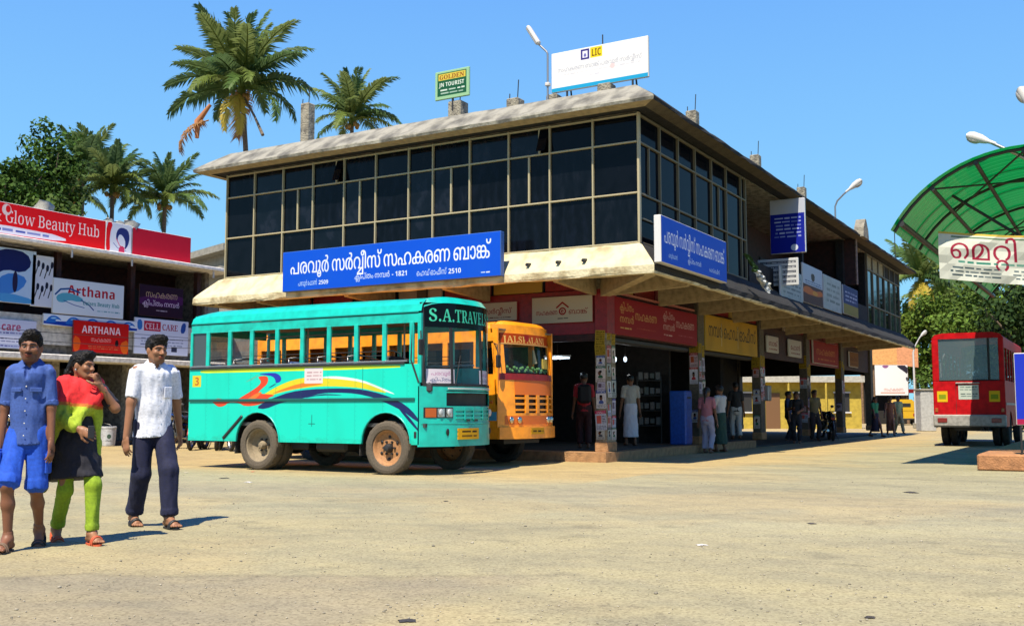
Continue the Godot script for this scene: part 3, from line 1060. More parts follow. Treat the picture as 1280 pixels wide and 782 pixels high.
func bank_signs() -> void:
	# big blue signboard on the front
	var blue := Color(0.0, 0.33, 0.86)
	var white := Color(0.96, 0.97, 1.0)
	var cv := Cv.new(1000, 156, blue)
	cv.ml(WORDS, GLYPHS, "പരവൂർ സർവ്വീസ് സഹകരണ ബാങ്ക്", 38, 90, 84, white, 920)
	cv.ml(WORDS, GLYPHS, "പരവൂർ സർവ്വീസ് സഹകരണ ബാങ്ക്", 39.5, 90, 84, white, 920)
	cv.ml(WORDS, GLYPHS, "പരവൂർ ഫോൺ", 80, 138, 28, white, 96)
	cv.text("2509", 184, 138, 22, white)
	cv.ml(WORDS, GLYPHS, "ക്ലിപ്തം നമ്പർ", 360, 130, 30, white, 165)
	cv.text("- 1821", 534, 130, 26, white)
	cv.ml(WORDS, GLYPHS, "ഹെഡ് ഓഫീസ്", 646, 136, 30, white, 130)
	cv.text("2510", 784, 136, 25, white)
	cv.small(920, 958, 136, 146, 1, white, 3)
	cv.weather(4, 0.10, Color(0.2, 0.4, 0.75))
	board("bank_signboard", "long blue bank signboard with white Malayalam lettering on the building front", cv, V(-5.54, 4.14, 0.66), 0, 5.73, 0.90, 0.14, mat(lin(0.03, 0.12, 0.45), 0.5))
	var c2 := Cv.new(640, 156, Color(0.02, 0.30, 0.80))
	c2.ml(WORDS, GLYPHS, "പരവൂർ സർവ്വീസ് സഹകരണ ബാങ്ക്", 24, 88, 72, white, 590)
	c2.ml(WORDS, GLYPHS, "പരവൂർ ഫോൺ", 60, 134, 22, white, 80)
	c2.ml(WORDS, GLYPHS, "ക്ലിപ്തം നമ്പർ", 236, 130, 24, white, 130)
	c2.ml(WORDS, GLYPHS, "ഹെഡ് ഓഫീസ്", 450, 136, 22, white, 110)
	board("bank_signboard", "shorter blue bank signboard round the corner on the building's shaded side", c2, V(0.66, 4.18, -1.30), PX, 3.68, 0.88, 0.14)
	# red fascia signs over the shops
	var red := Color(0.60, 0.03, 0.05)
	var r1 := Cv.new(360, 150, Color(0.80, 0.77, 0.68))
	r1.ml(WORDS, GLYPHS, "സഹകരണ", 24, 102, 40, Color(0.55, 0.05, 0.06), 130)
	r1.ml(WORDS, GLYPHS, "ബാങ്ക്", 220, 102, 40, Color(0.55, 0.05, 0.06), 110)
	r1.line([Vector2(150, 62), Vector2(184, 34), Vector2(218, 62)], 9, Color(0.6, 0.06, 0.06))
	r1.disc(184, 84, 22, Color(0.6, 0.06, 0.06))
	r1.disc(184, 84, 14, Color(0.8, 0.77, 0.68))
	r1.text("e", 173, 94, 34, Color(0.6, 0.06, 0.06))
	r1.small(150, 220, 118, 132, 1, Color(0.3, 0.3, 0.3), 6)
	board("shop_sign", "cream shop sign with a red house emblem left of the corner pillar", r1, V(-2.36, 3.17, -1.335), 0, 1.46, 0.58, 0.06, M.red_paint, "sign", "signs on the red fascia")
	var r2 := Cv.new(256, 120, Color(0.80, 0.77, 0.68))
	r2.ml(WORDS, GLYPHS, "സർവ്വീസ്", 30, 72, 46, Color(0.55, 0.05, 0.06), 190)
	r2.small(40, 216, 92, 106, 1, Color(0.3, 0.1, 0.1), 8)
	board("shop_sign", "small cream sign on the front fascia directly above the orange bus", r2, V(-3.95, 3.2, -1.335), 0, 1.0, 0.42, 0.06, M.red_paint, "sign", "signs on the red fascia")
	var yel := Color(0.86, 0.72, 0.40)
	var r3 := Cv.new(560, 120, red)
	for k in 2:
		var x0 := 30.0 + k * 275
		var ink := yel if k == 0 else Color(0.86, 0.75, 0.7)
		r3.ml(WORDS, GLYPHS, "ക്ലിപ്തം", x0, 40, 34, ink, 84)
		r3.ml(WORDS, GLYPHS, "നമ്പർ", x0, 80, 34, ink, 84)
		r3.ml(WORDS, GLYPHS, "സഹകരണ", x0 + 92, 64, 42, ink, 140)
		r3.small(x0, x0 + 70, 92, 104, 1, ink, 3 + k)
		r3.small(x0 + 100, x0 + 225, 88, 96, 1, Color(ink, 0.5), 13 + k)
	board("shop_sign", "long red sign with two repeated Malayalam lines beside the corner pillar", r3, V(-1.30, 3.04, -4.15), PX, 4.95, 0.80, 0.1, M.red_paint, "sign", "signs over the side shops")
	var r4 := Cv.new(480, 110, Color(0.80, 0.62, 0.10))
	r4.ml(WORDS, GLYPHS, "നമ്പർ ഹെഡ് ഓഫീസ്", 22, 66, 60, Color(0.10, 0.09, 0.07), 440)
	r4.line([Vector2(134, 20), Vector2(134, 92)], 4, Color(0.85, 0.8, 0.6))
	r4.line([Vector2(285, 20), Vector2(285, 92)], 4, Color(0.85, 0.8, 0.6))
	r4.weather(8, 0.3, Color(0.5, 0.4, 0.1))
	board("shop_sign", "yellow sign with black Malayalam lettering, second shop along the side", r4, V(-1.32, 3.05, -9.5), PX, 4.4, 0.92, 0.08, mat(lin(0.55, 0.38, 0.05), 0.6), "sign", "signs over the side shops")
	var small_ := func(z: float, w: float, y: float, h: float, bg: Color, ink: Color, word: String, label: String):
		var q := Cv.new(160, 90, bg)
		q.ml(WORDS, GLYPHS, word, 18, 54, 40, ink, 124)
		q.small(20, 140, 66, 80, 1, ink, int(-z))
		board("shop_sign", label, q, V(-1.33, y, z), PX, w, h, 0.06, null, "sign", "signs over the side shops")
	small_.call(-13.35, 1.2, 3.05, 0.5, Color(0.83, 0.8, 0.76), Color(0.5, 0.08, 0.1), "ബാങ്ക്", "small white shop sign just past the yellow sign")
	small_.call(-15.9, 1.5, 3.05, 0.55, Color(0.84, 0.82, 0.78), Color(0.45, 0.06, 0.12), "ഫോൺ", "white shop sign with a maroon word before the fourth pillar")
	small_.call(-20.0, 3.6, 3.08, 0.8, Color(0.62, 0.10, 0.05), Color(0.86, 0.6, 0.3), "സഹകരണ", "wide orange-red shop sign past the fourth pillar")
	small_.call(-24.6, 1.6, 3.05, 0.6, Color(0.55, 0.34, 0.10), Color(0.3, 0.05, 0.05), "ഓഫീസ്", "dull ochre shop sign near the far end of the side")
	# upper row on the side: boards hung on the verandah parapet
	var g1 := Cv.new(128, 110, Color(0.72, 0.77, 0.76))
	g1.small(12, 116, 12, 96, 5, Color(0.45, 0.5, 0.52), 4)
	g1.weather(9, 0.35, Color(0.5, 0.55, 0.52))
	board("hanging_board", "plain pale board on the verandah, first of three", g1, V(0.22, 4.42, -9.9), PX, 2.2, 0.82, 0.05, null, "board", "boards on the verandah parapet")
	var g2 := Cv.new(160, 150, Color(0.78, 0.82, 0.86))
	g2.rect(0, 78, 160, 150, Color(0.35, 0.16, 0.07))
	g2.poly([0, 92, 40, 82, 90, 96, 160, 84, 160, 112, 0, 116], Color(0.85, 0.45, 0.08))
	g2.disc(96, 104, 22, Color(0.9, 0.62, 0.12), 9)
	g2.poly([64, 28, 96, 28, 92, 58, 68, 58], Color(0.3, 0.22, 0.12))
	g2.small(10, 150, 58, 76, 2, Color(0.2, 0.3, 0.5), 5)
	board("hanging_board", "board with orange and brown picture on the verandah, the middle of three", g2, V(0.24, 4.63, -12.1), PX, 2.25, 1.12, 0.05, null, "board", "boards on the verandah parapet")
	var g3 := Cv.new(128, 110, Color(0.76, 0.80, 0.76))
	g3.small(14, 114, 16, 90, 4, Color(0.5, 0.56, 0.52), 14)
	g3.weather(19, 0.3, Color(0.55, 0.58, 0.52))
	board("hanging_board", "pale greenish board on the verandah, the last of three", g3, V(0.22, 4.62, -14.6), PX, 2.3, 1.05, 0.05, null, "board", "boards on the verandah parapet")
	var g4 := Cv.new(128, 110, Color(0.10, 0.14, 0.42))
	g4.rect(0, 70, 128, 110, Color(0.62, 0.56, 0.2))
	g4.small(10, 118, 16, 62, 3, Color(0.85, 0.85, 0.9), 24)
	board("hanging_board", "dark blue and yellow board below the brown fin", g4, V(0.2, 4.63, -17.2), PX, 2.2, 0.95, 0.05)
	# two signs standing out from the side, facing the front
	var h1 := Cv.new(150, 260, Color(0.04, 0.12, 0.62))
	h1.rect(0, 0, 150, 70, Color(0.78, 0.8, 0.86))
	h1.small(16, 134, 82, 190, 6, Color(0.78, 0.82, 0.95), 31)
	h1.disc(104, 236, 16, Color(0.85, 0.88, 0.95))
	board("projecting_sign", "tall blue sign standing out from the side below the eave", h1, V(0.22, 6.0, -9.6), 0, 0.95, 1.48, 0.1)
	var h2 := Cv.new(180, 150, Color(0.82, 0.83, 0.84))
	for k in 5:
		h2.rect(8, 12 + k * 28, 172, 26 + k * 28, Color(0.34, 0.36, 0.4))
		h2.small(14, 166, 14 + k * 28, 26 + k * 28, 1, Color(0.88, 0.88, 0.9), 41 + k)
	board("projecting_sign", "white striped name board standing out below the tall blue sign", h2, V(0.10, 4.68, -9.0), 0, 1.08, 0.72, 0.06)
	# torn banner caught on the canopy edge
	var tb := MB.new()
	var f := noise(61, 2.2, 3)
	var cl := func(u: float, v: float) -> Vector3:
		var w := lerpf(0.18, 0.5, v) * (1.0 - 0.3 * v * v)
		return V(0.5 + 0.25 * v + f.get_noise_2d(u * 2.0, v * 2.0) * 0.14, 4.62 - 0.75 * v + 0.1 * sin(u * 5.0) * v, -5.0 - v * 1.0 + (u - 0.5) * w + f.get_noise_2d(v * 3.0 + 9.0, u) * 0.12)
	for i in 8:
		for j in 14:
			var u0 := i / 8.0
			var v0 := j / 14.0
			tb.quad(cl.call(u0, v0 + 1 / 14.0), cl.call(u0 + 0.125, v0 + 1 / 14.0), cl.call(u0 + 0.125, v0), cl.call(u0, v0), Rect2(u0, v0, 0.125, 1 / 14.0))
	var tcv := Cv.new(64, 96, Color(0.84, 0.86, 0.86))
	tcv.rect(0, 0, 64, 44, Color(0.22, 0.35, 0.2))
	tcv.small(6, 58, 50, 88, 3, Color(0.3, 0.35, 0.4), 51)
	tag(put("torn_banner", tb, print_mat(tcv, 0.8)), "torn white and green banner flapping from the canopy edge", "banner")

func roof_things() -> void:
	# large white hoarding with cyan foot
	var cv := Cv.new(560, 210, Color(0.97, 0.97, 0.96))
	cv.rect(176, 6, 226, 62, Color(0.22, 0.20, 0.52))
	cv.rect(186, 16, 216, 52, Color(0.95, 0.95, 1.0))
	cv.poly([192, 40, 201, 24, 210, 40, 206, 48, 196, 48], Color(0.45, 0.45, 0.72))
	cv.rect(232, 4, 302, 60, Color(0.98, 0.86, 0.12))
	cv.text("LIC", 238, 52, 54, Color(0.42, 0.32, 0.08), "Droid Sans", true, 58)
	cv.ml(WORDS, GLYPHS, "സഹകരണ ബാങ്ക് പരവൂർ സർവ്വീസ്", 36, 108, 34, Color(0.66, 0.68, 0.74), 490)
	cv.small(40, 520, 118, 132, 1, Color(0.85, 0.85, 0.88), 4)
	cv.disc(360, 122, 14, Color(0.97, 0.84, 0.84))
	cv.small(220, 300, 140, 156, 1, Color(0.86, 0.86, 0.9), 14)
	cv.rect(0, 190, 560, 210, Color(0.10, 0.66, 0.86))
	var t := board("roof_hoarding", "large white hoarding with yellow and blue emblem on the roof corner", cv, V(-1.25, 8.17, -0.9), 0, 2.22, 0.86, 0.06)
	for x in [-0.75, 0.0, 0.75]:
		put("stay", MB.new().cyl(V(x, -1.0, -0.35), V(x, 0.2, -0.08), 0.02, -1, 6), M.dark_steel, t)
		put("foot_post", MB.new().cyl(V(x, -1.0, -0.03), V(x, -0.35, -0.03), 0.022, -1, 6), M.dark_steel, t)
	# small green board
	var c2 := Cv.new(150, 130, Color(0.62, 0.80, 0.62))
	c2.rect(10, 8, 140, 116, Color(0.10, 0.36, 0.24))
	c2.rect(14, 12, 136, 42, Color(0.86, 0.78, 0.3))
	c2.text("GOLDEN", 18, 38, 28, Color(0.52, 0.2, 0.08), "Droid Serif", true, 112)
	c2.text("JN TOURIST", 18, 72, 26, Color(0.95, 0.97, 0.93), "Droid Sans", true, 112)
	c2.small(18, 132, 80, 112, 2, Color(0.9, 0.94, 0.9), 5)
	var g := board("roof_board", "small green board with yellow and white letters on a roof stub", c2, V(-4.86, 8.34, -0.85), 0, 0.92, 0.66, 0.05, mat(lin(0.3, 0.55, 0.32), 0.5))
	put("foot_post", MB.new().cyl(V(0, -0.6, -0.04), V(0, -0.3, -0.04), 0.025, -1, 6), M.dark_steel, g)
	# lamp at the front edge with a tilted tube head
	var l := thing("roof_lamp", "thin roof lamp with a tilted tube head beside the white hoarding", "lamp", V(-2.42, 7.18, -0.85), 0)
	put("pole", MB.new().tube([V(0, 0, 0), V(0, 1.42, 0), V(-0.02, 1.47, 0.01), V(-0.2, 1.66, 0.05)], 0.022, 8), M.steel, l)
	put("lamp_head", MB.new().at(Transform3D(Basis(Vector3.BACK, deg_to_rad(32)), V(-0.30, 1.86, 0.08))).rbox(V(0, 0, 0), V(0.09, 0.52, 0.13), 0.03), M.lamp_white, l)
	put("tube_cover", MB.new().at(Transform3D(Basis(Vector3.BACK, deg_to_rad(32)), V(-0.30, 1.86, 0.08))).rbox(V(-0.052, 0, 0), V(0.02, 0.46, 0.09), 0.008), M.steel, l)
	put("clamp", MB.new().rbox(V(0, 0.75, 0), V(0.1, 0.08, 0.1), 0.015), M.lamp_white, l)
	var a := thing("aerial", "thin metal aerial rod behind the white hoarding", "aerial", V(-1.27, 7.6, -1.15))
	put("rod", MB.new().cyl(V(0, 0, 0), V(0, 1.3, 0), 0.014, -1, 5), M.dark_steel, a)
	put("bracket", MB.new().rbox(V(0.03, 0.1, 0), V(0.12, 0.2, 0.04), 0.01), M.dark_steel, a)
	# street lamp on the far roof edge of the side
	var s := lamp_head_on("roof_street_lamp", "roof lamp with bent arm over the shaded side of the bank", V(-0.9, 7.2, -20.2), 0)
	put("pole", MB.new().tube([V(0, 0, 0), V(0, 1.25, 0), V(0.08, 1.45, 0.0), V(0.32, 1.68, 0.0), V(0.5, 1.82, 0)], 0.032, 8), M.steel, s)
	street_head(s, V(0.5, 1.82, 0), 0.0, 0.6, 1.05)
	put("rod", MB.new().cyl(V(0.2, 0, -10.6), V(0.2, 1.9, -10.6), 0.02, -1, 6), M.dark_steel, s)

func lamp_head_on(called: String, label: String, at: Vector3, turn: float, group := "") -> Node3D:
	return thing(called, label, "street lamp", at, turn, group)

# cobra head: shell with a bowl underneath, pointing along +X rising by pitch
func street_head(t: Node3D, at: Vector3, yaw: float, pitch: float, s := 1.0) -> void:
	var b := Basis(Vector3.UP, yaw) * Basis(Vector3.BACK, pitch)
	var x := Transform3D(b, at)
	put("lamp_neck", MB.new().at(x).tube([V(-0.12 * s, 0, 0), V(0.08 * s, 0, 0)], [0.035 * s, 0.05 * s], 10), M.lamp_white, t)
	put("lamp_head", MB.new().at(x).tube([V(0.05 * s, 0, 0), V(0.1 * s, 0, 0), V(0.22 * s, 0.005 * s, 0), V(0.4 * s, 0, 0), V(0.5 * s, -0.01 * s, 0), V(0.54 * s, -0.015 * s, 0)], [0.05 * s, 0.07 * s, 0.1 * s, 0.115 * s, 0.09 * s, 0.04 * s], 14), M.lamp_white, t)
	put("lamp_bowl", MB.new().at(x).ball(V(0.36 * s, -0.075 * s, 0), V(0.15, 0.07, 0.085) * s, 12, 8), mat(lin(0.5, 0.48, 0.42), 0.15), t)

func lit_row_print(cv: Cv) -> StandardMaterial3D:
	var m := print_mat(cv)
	m.albedo_color = Color(1, 1, 1)  # brighter than other prints; grazing sun put into the colour
	return m

func shop_row() -> void:
	var X := -18.4
	var t := thing("shop_building", "two-storey row of shops on the left with white ledges and dark shopfronts", "building")
	var dull := rough_mat(lin(0.30, 0.27, 0.22), lin(0.13, 0.11, 0.09), 0.8, 0.9, 70)
	put("rear_wall", MB.new().b2(X - 5.2, X - 5.0, 0, 5.7, -6.6, 8), M.dark_wall, t)
	put("end_wall", MB.new().b2(X - 5.0, X - 0.15, 0, 5.62, -6.75, -6.6), dull, t)
	put("end_wall", MB.new().b2(X - 5.0, X - 0.15, 0, 5.62, 7.9, 8.05), dull, t)
	put("shop_floor", MB.new().b2(X - 5.0, X + 0.25, 0, 0.14, -6.6, 7.9), M.floor_cement, t)
	put("floor_slab", MB.new().b2(X - 5.0, X - 0.1, 2.62, 2.9, -6.6, 7.9), dull, t)
	put("lower_ledge", MB.new().rbox(V(X + 0.15, 2.52, 0.65), V(0.95, 0.17, 15.0), 0.02), rough_mat(lin(1.15, 1.10, 0.98), lin(0.9, 0.84, 0.7), 0.8, 0.7, 71, 0.6), t)
	put("upper_ledge", MB.new().rbox(V(X + 0.05, 5.70, 0.4), V(0.9, 0.12, 15.4), 0.02), rough_mat(lin(1.1, 1.06, 0.98), lin(0.9, 0.84, 0.7), 0.8, 0.7, 72, 0.6), t)
	put("roof_slab", MB.new().b2(X - 5.0, X - 0.42, 5.62, 5.80, -6.9, 7.9), dull, t)
	put("balcony_wall", MB.new().b2(X - 0.12, X + 0.02, 2.9, 3.72, -6.5, 7.8), rough_mat(lin(0.85, 0.80, 0.68), lin(0.6, 0.54, 0.42), 0.8, 0.85, 73), t)
	put("upper_wall", MB.new().b2(X - 1.65, X - 1.5, 2.9, 5.6, -6.5, 7.8), M.maroon, t)
	for z in [-6.3, -3.62, -1.0, 1.6, 4.2]:
		put("pillar", MB.new().rbox(V(X - 0.22, 1.35, z), V(0.26, 2.45, 0.26), 0.015), rough_mat(lin(0.45, 0.42, 0.34), lin(0.22, 0.19, 0.14), 1.0), t)
		put("upper_post", MB.new().b2(X - 0.3, X - 0.13, 2.9, 5.6, z - 0.08, z + 0.08), M.maroon, t)
	for z in [-5.0, -2.3, 0.3, 2.9, 5.6]:
		put("shop_opening", MB.new().b2(X - 1.62, X - 1.48, 0.14, 2.3, z - 1.05, z + 1.05), M.black, t)  # solid black panel painted for the shade inside the shop
		put("upper_door", MB.new().b2(X - 1.49, X - 1.46, 3.0, 5.0, z - 0.5, z + 0.5), M.dark_steel, t)
	for z in [-3.65, -0.95, 1.65]:
		put("shop_partition", MB.new().b2(X - 1.6, X - 0.36, 0.14, 2.6, z - 0.06, z + 0.06), dull, t)
	# icicle-like drips of white paint and a fluorescent stub below the upper ledge
	for z in [-3.1, -1.0, -6.4]:
		put("drain_spout", MB.new().cyl(V(X + 0.42, 5.66, z), V(X + 0.42, 5.40, z), 0.03, -1, 8), M.white_metal, t)
	# red parapet signs
	var red := Color(0.86, 0.05, 0.08)
	var cv := Cv.new(900, 150, red)
	cv.text("& Glow Beauty Hub", 388, 86, 76, Color(0.93, 0.86, 0.84), "Droid Serif", false, 484)
	cv.poly([0, 104, 620, 100, 740, 124, 630, 138, 0, 138], Color(0.86, 0.84, 0.88))
	cv.small(300, 640, 106, 132, 1, Color(0.16, 0.24, 0.6), 21)
	cv.disc(446, 30, 20, Color(0.88, 0.78, 0.76), 26)
	cv.disc(452, 26, 10, red, 16)
	
	board("salon_sign", "long red salon signboard with pale serif lettering on the shop parapet", lit_row_print(cv), V(X + 0.05, 6.24, 0.8), PX, 6.4, 0.95, 0.08)
	var pc := Cv.new(150, 150, Color(0.82, 0.83, 0.86))
	pc.poly([0, 0, 40, 0, 20, 60, 26, 150, 0, 150], red)
	pc.poly([92, 16, 128, 24, 140, 60, 132, 100, 110, 130, 116, 90, 104, 64, 84, 50, 70, 62, 66, 96, 56, 60, 68, 28], Color(0.14, 0.18, 0.42))
	pc.line([Vector2(60, 76), Vector2(80, 108), Vector2(112, 118)], 4, Color(0.85, 0.25, 0.4))
	pc.line([Vector2(44, 100), Vector2(70, 122), Vector2(120, 130)], 3, Color(0.3, 0.35, 0.6))
	pc.poly([78, 112, 108, 108, 112, 150, 74, 150], Color(0.78, 0.2, 0.35))
	board("picture_sign", "white panel with a line drawing of dark hair between the red parapet signs", lit_row_print(pc), V(X + 0.06, 6.24, -2.88), PX, 0.95, 0.95, 0.07)
	var pr := Cv.new(64, 32, Color(0.72, 0.06, 0.16))
	pr.weather(33, 0.12, Color(0.8, 0.1, 0.25))
	board("blank_sign", "plain crimson panel at the right end of the shop parapet", lit_row_print(pr), V(X + 0.05, 6.22, -4.56), PX, 2.36, 0.93, 0.08)
	# middle floor
	var bl := Cv.new(220, 230, Color(0.70, 0.80, 0.90))
	bl.poly([0, 20, 70, 0, 170, 10, 200, 60, 150, 100, 60, 90, 0, 120], Color(0.08, 0.12, 0.35))
	bl.poly([20, 130, 90, 100, 180, 120, 150, 170, 70, 200, 0, 190], Color(0.25, 0.5, 0.8))
	bl.disc(110, 140, 14, Color(0.15, 0.12, 0.25), 46)
	bl.poly([0, 200, 80, 190, 220, 210, 220, 230, 0, 230], Color(0.3, 0.6, 0.82))
	board("salon_poster", "blue and white hair poster at the left end of the upper floor", lit_row_print(bl), V(X + 0.10, 4.72, 0.52), PX, 1.25, 1.5, 0.05)
	var br := Cv.new(120, 220, Color(0.80, 0.82, 0.86))
	for k in 8:
		var x0 := 18.0 + (k % 4) * 26
		var y0 := 24.0 + (k / 4) * 92 + (k % 3) * 8
		br.line([Vector2(x0, y0 + 56), Vector2(x0 + 12, y0 + 22)], 5, Color(0.08, 0.09, 0.13))
		br.poly([x0 + 6, y0 + 24, x0 + 22, y0 + 26, x0 + 26, y0, x0 + 10, y0 - 6], Color(0.1, 0.12, 0.2))
	board("brush_poster", "white panel of black make-up brushes right of the blue hair poster", lit_row_print(br), V(X + 0.10, 4.66, -0.32), PX, 0.68, 1.45, 0.05)
	var ar := Cv.new(420, 190, Color(0.84, 0.88, 0.90))
	ar.text("Arthana", 78, 84, 74, Color(0.70, 0.10, 0.16), "Droid Sans", true, 290)
	ar.line([Vector2(12, 88), Vector2(40, 58), Vector2(90, 50), Vector2(150, 66)], 9, Color(0.10, 0.30, 0.55))
	ar.poly([14, 96, 60, 72, 130, 80, 180, 104, 150, 120, 90, 112, 60, 130, 24, 128], Color(0.35, 0.66, 0.74))
	ar.line([Vector2(60, 118), Vector2(120, 138), Vector2(180, 148)], 4, Color(0.2, 0.35, 0.6))
	ar.line([Vector2(160, 108), Vector2(210, 132), Vector2(236, 156)], 6, Color(0.12, 0.22, 0.5))
	ar.text("Unisex Beauty Hub", 170, 132, 30, Color(0.16, 0.50, 0.52), "Droid Serif", true, 225)
	ar.small(250, 400, 152, 166, 1, Color(0.3, 0.55, 0.6), 2)
	board("parlour_sign", "white signboard with one large red word and a teal fish swirl", lit_row_print(ar), V(X + 0.14, 4.30, -1.86), PX, 2.44, 1.02, 0.06)
	var wv := Cv.new(520, 56, Color(0.86, 0.90, 0.93))
	wv.poly([0, 30, 520, 34, 520, 56, 0, 56], Color(0.08, 0.24, 0.62))
	for k in 5:
		var x0 := 10.0 + k * 104
		wv.poly([x0, 36, x0 + 20, 10, x0 + 46, 4, x0 + 70, 14, x0 + 84, 30, x0 + 62, 22, x0 + 48, 28, x0 + 60, 40, x0, 46], Color(0.14, 0.42, 0.76))
		wv.poly([x0 + 20, 20, x0 + 44, 12, x0 + 60, 18, x0 + 40, 24], Color(0.6, 0.8, 0.92))
	board("wave_sign", "narrow strip of painted blue waves under the white parlour sign", lit_row_print(wv), V(X + 0.13, 3.60, -2.0), PX, 3.25, 0.33, 0.05)
	var pu := Cv.new(300, 170, Color(0.16, 0.05, 0.14))
	pu.poly([0, 60, 300, 30, 300, 110, 0, 120], Color(0.28, 0.08, 0.30))
	pu.ml(WORDS, GLYPHS, "സഹകരണ", 40, 66, 52, Color(0.72, 0.62, 0.46), 220)
	pu.ml(WORDS, GLYPHS, "ക്ലിപ്തം നമ്പർ", 20, 112, 40, Color(0.85, 0.78, 0.85), 255)
	pu.small(110, 190, 130, 144, 1, Color(0.7, 0.65, 0.7), 3)
	board("dark_shop_sign", "dark purple signboard with pale Malayalam lettering at the upper right", lit_row_print(pu), V(X + 0.10, 4.46, -4.56), PX, 1.75, 0.98, 0.05, M.maroon)
	# lower row on the balcony wall
	var ms := Cv.new(260, 130, Color(0.76, 0.78, 0.86))
	ms.text("m", 8, 50, 64, Color(0.25, 0.16, 0.5), "Droid Sans", true)
	ms.text("care", 74, 50, 50, Color(0.66, 0.25, 0.4), "Droid Sans", true)
	ms.small(8, 220, 54, 68, 1, Color(0.3, 0.3, 0.55), 5)
	ms.rect(20, 74, 190, 110, Color(0.88, 0.88, 0.92))
	ms.rect(190, 74, 214, 110, Color(0.16, 0.18, 0.5))
	ms.small(26, 184, 80, 106, 2, Color(0.4, 0.42, 0.6), 9)
	ms.small(8, 240, 114, 126, 1, Color(0.2, 0.2, 0.5), 15)
	board("clinic_sign", "pale sign with purple letter m at the left of the lower row", lit_row_print(ms), V(X + 0.10, 3.12, 0.55), PX, 1.5, 0.80, 0.05)
	var aa := Cv.new(300, 150, Color(0.80, 0.07, 0.05))
	aa.poly([0, 70, 40, 90, 30, 150, 0, 150], Color(0.9, 0.35, 0.08))
	aa.poly([300, 76, 250, 100, 264, 150, 300, 150], Color(0.9, 0.4, 0.1))
	aa.text("ARTHANA", 42, 58, 50, Color(0.95, 0.85, 0.86), "Droid Sans", true, 212)
	aa.ml(WORDS, GLYPHS, "സഹകരണ", 92, 98, 32, Color(0.92, 0.7, 0.66), 110)
	aa.small(70, 250, 116, 136, 2, Color(0.75, 0.5, 0.3), 5)
	aa.poly([226, 86, 240, 80, 246, 112, 224, 116], Color(0.12, 0.05, 0.06))
	board("red_parlour_sign", "bright red sign with bold white capitals on the lower balcony wall", lit_row_print(aa), V(X + 0.18, 3.19, -2.3), PX, 1.95, 0.92, 0.06, M.red_paint)
	var cc := Cv.new(320, 180, Color(0.84, 0.86, 0.92))
	cc.rect(52, 12, 150, 62, Color(0.72, 0.12, 0.22))
	cc.text("CELL", 58, 54, 44, Color(0.9, 0.82, 0.86), "Droid Serif", true, 86)
	cc.text("CARE", 158, 54, 44, Color(0.62, 0.16, 0.24), "Droid Serif", true, 96)
	cc.poly([12, 10, 40, 6, 44, 56, 16, 62], Color(0.2, 0.45, 0.75))
	cc.poly([278, 10, 306, 6, 300, 60, 270, 64], Color(0.15, 0.3, 0.62))
	cc.line([Vector2(0, 84), Vector2(320, 84)], 3, Color(0.45, 0.48, 0.6))
	cc.small(30, 290, 92, 140, 3, Color(0.5, 0.54, 0.66), 8)
	cc.rect(218, 138, 252, 164, Color(0.2, 0.22, 0.32))
	board("phone_shop_sign", "white phone shop sign with red and blue marks behind the white-shirted man", lit_row_print(cc), V(X + 0.12, 3.34, -4.6), PX, 2.15, 1.12, 0.05)
	# wires sagging along the front
	var wm := MB.new()
	for k in 2:
		var pts := []
		for i in 13:
			var u := i / 12.0
			pts.append(V(X + 0.5, 3.2 - k * 0.25 + (u - 0.5) * (u - 0.5) * 0.5, lerpf(5.0, -7.0, u)))
		wm.tube(pts, 0.008, 4, false)
	tag(put("sagging_wires", wm, M.black), "two thin black wires sagging across the shop signs", "cable")
	# white cloth scraps and pots on the parapet behind the sign
	for r in [[-0.5, 0.28, 0.36], [-2.75, 0.16, 0.2], [-3.5, 0.3, 0.26], [-3.05, 0.2, 0.16]]:
		var m := MB.new()
		var nf := noise(81 + int(r[0] * 10), 3.0, 2)
		m.tube([V(0, 0, 0), V(0.02, r[2] * 0.5, 0), V(-0.02, r[2] * 0.85, 0.04), V(0, r[2] * 1.05, 0.06)], [r[1] * 0.9, r[1], r[1] * 0.6, 0.03], 9)
		for i in m.v.size():
			m.v[i] += Vector3(nf.get_noise_3dv(m.v[i] * 2.0), 0, nf.get_noise_3dv(m.v[i] * 2.0 + Vector3.ONE * 5)) * 0.14
		var lbl = {-0.5: "large white bundle on the parapet above the letters", -2.75: "lowest of the white bundles on the shop parapet", -3.5: "white bundle above the line-drawn panel", -3.05: "small white bundle next to the line-drawn panel"}[r[0]]
		var o := put("white_bundle", m, rough_mat(lin(0.62, 0.60, 0.52), lin(0.4, 0.37, 0.3), 2.0, 0.9, 90), null, V(X - 0.25, 6.66, r[0]))
		put("bundle_ledge", MB.new().b2(-0.3, 0.2, -0.95, -0.01, -0.2, 0.2), M.concrete, o)
		tag(o, lbl, "bundle", "bundles on the shop parapet")

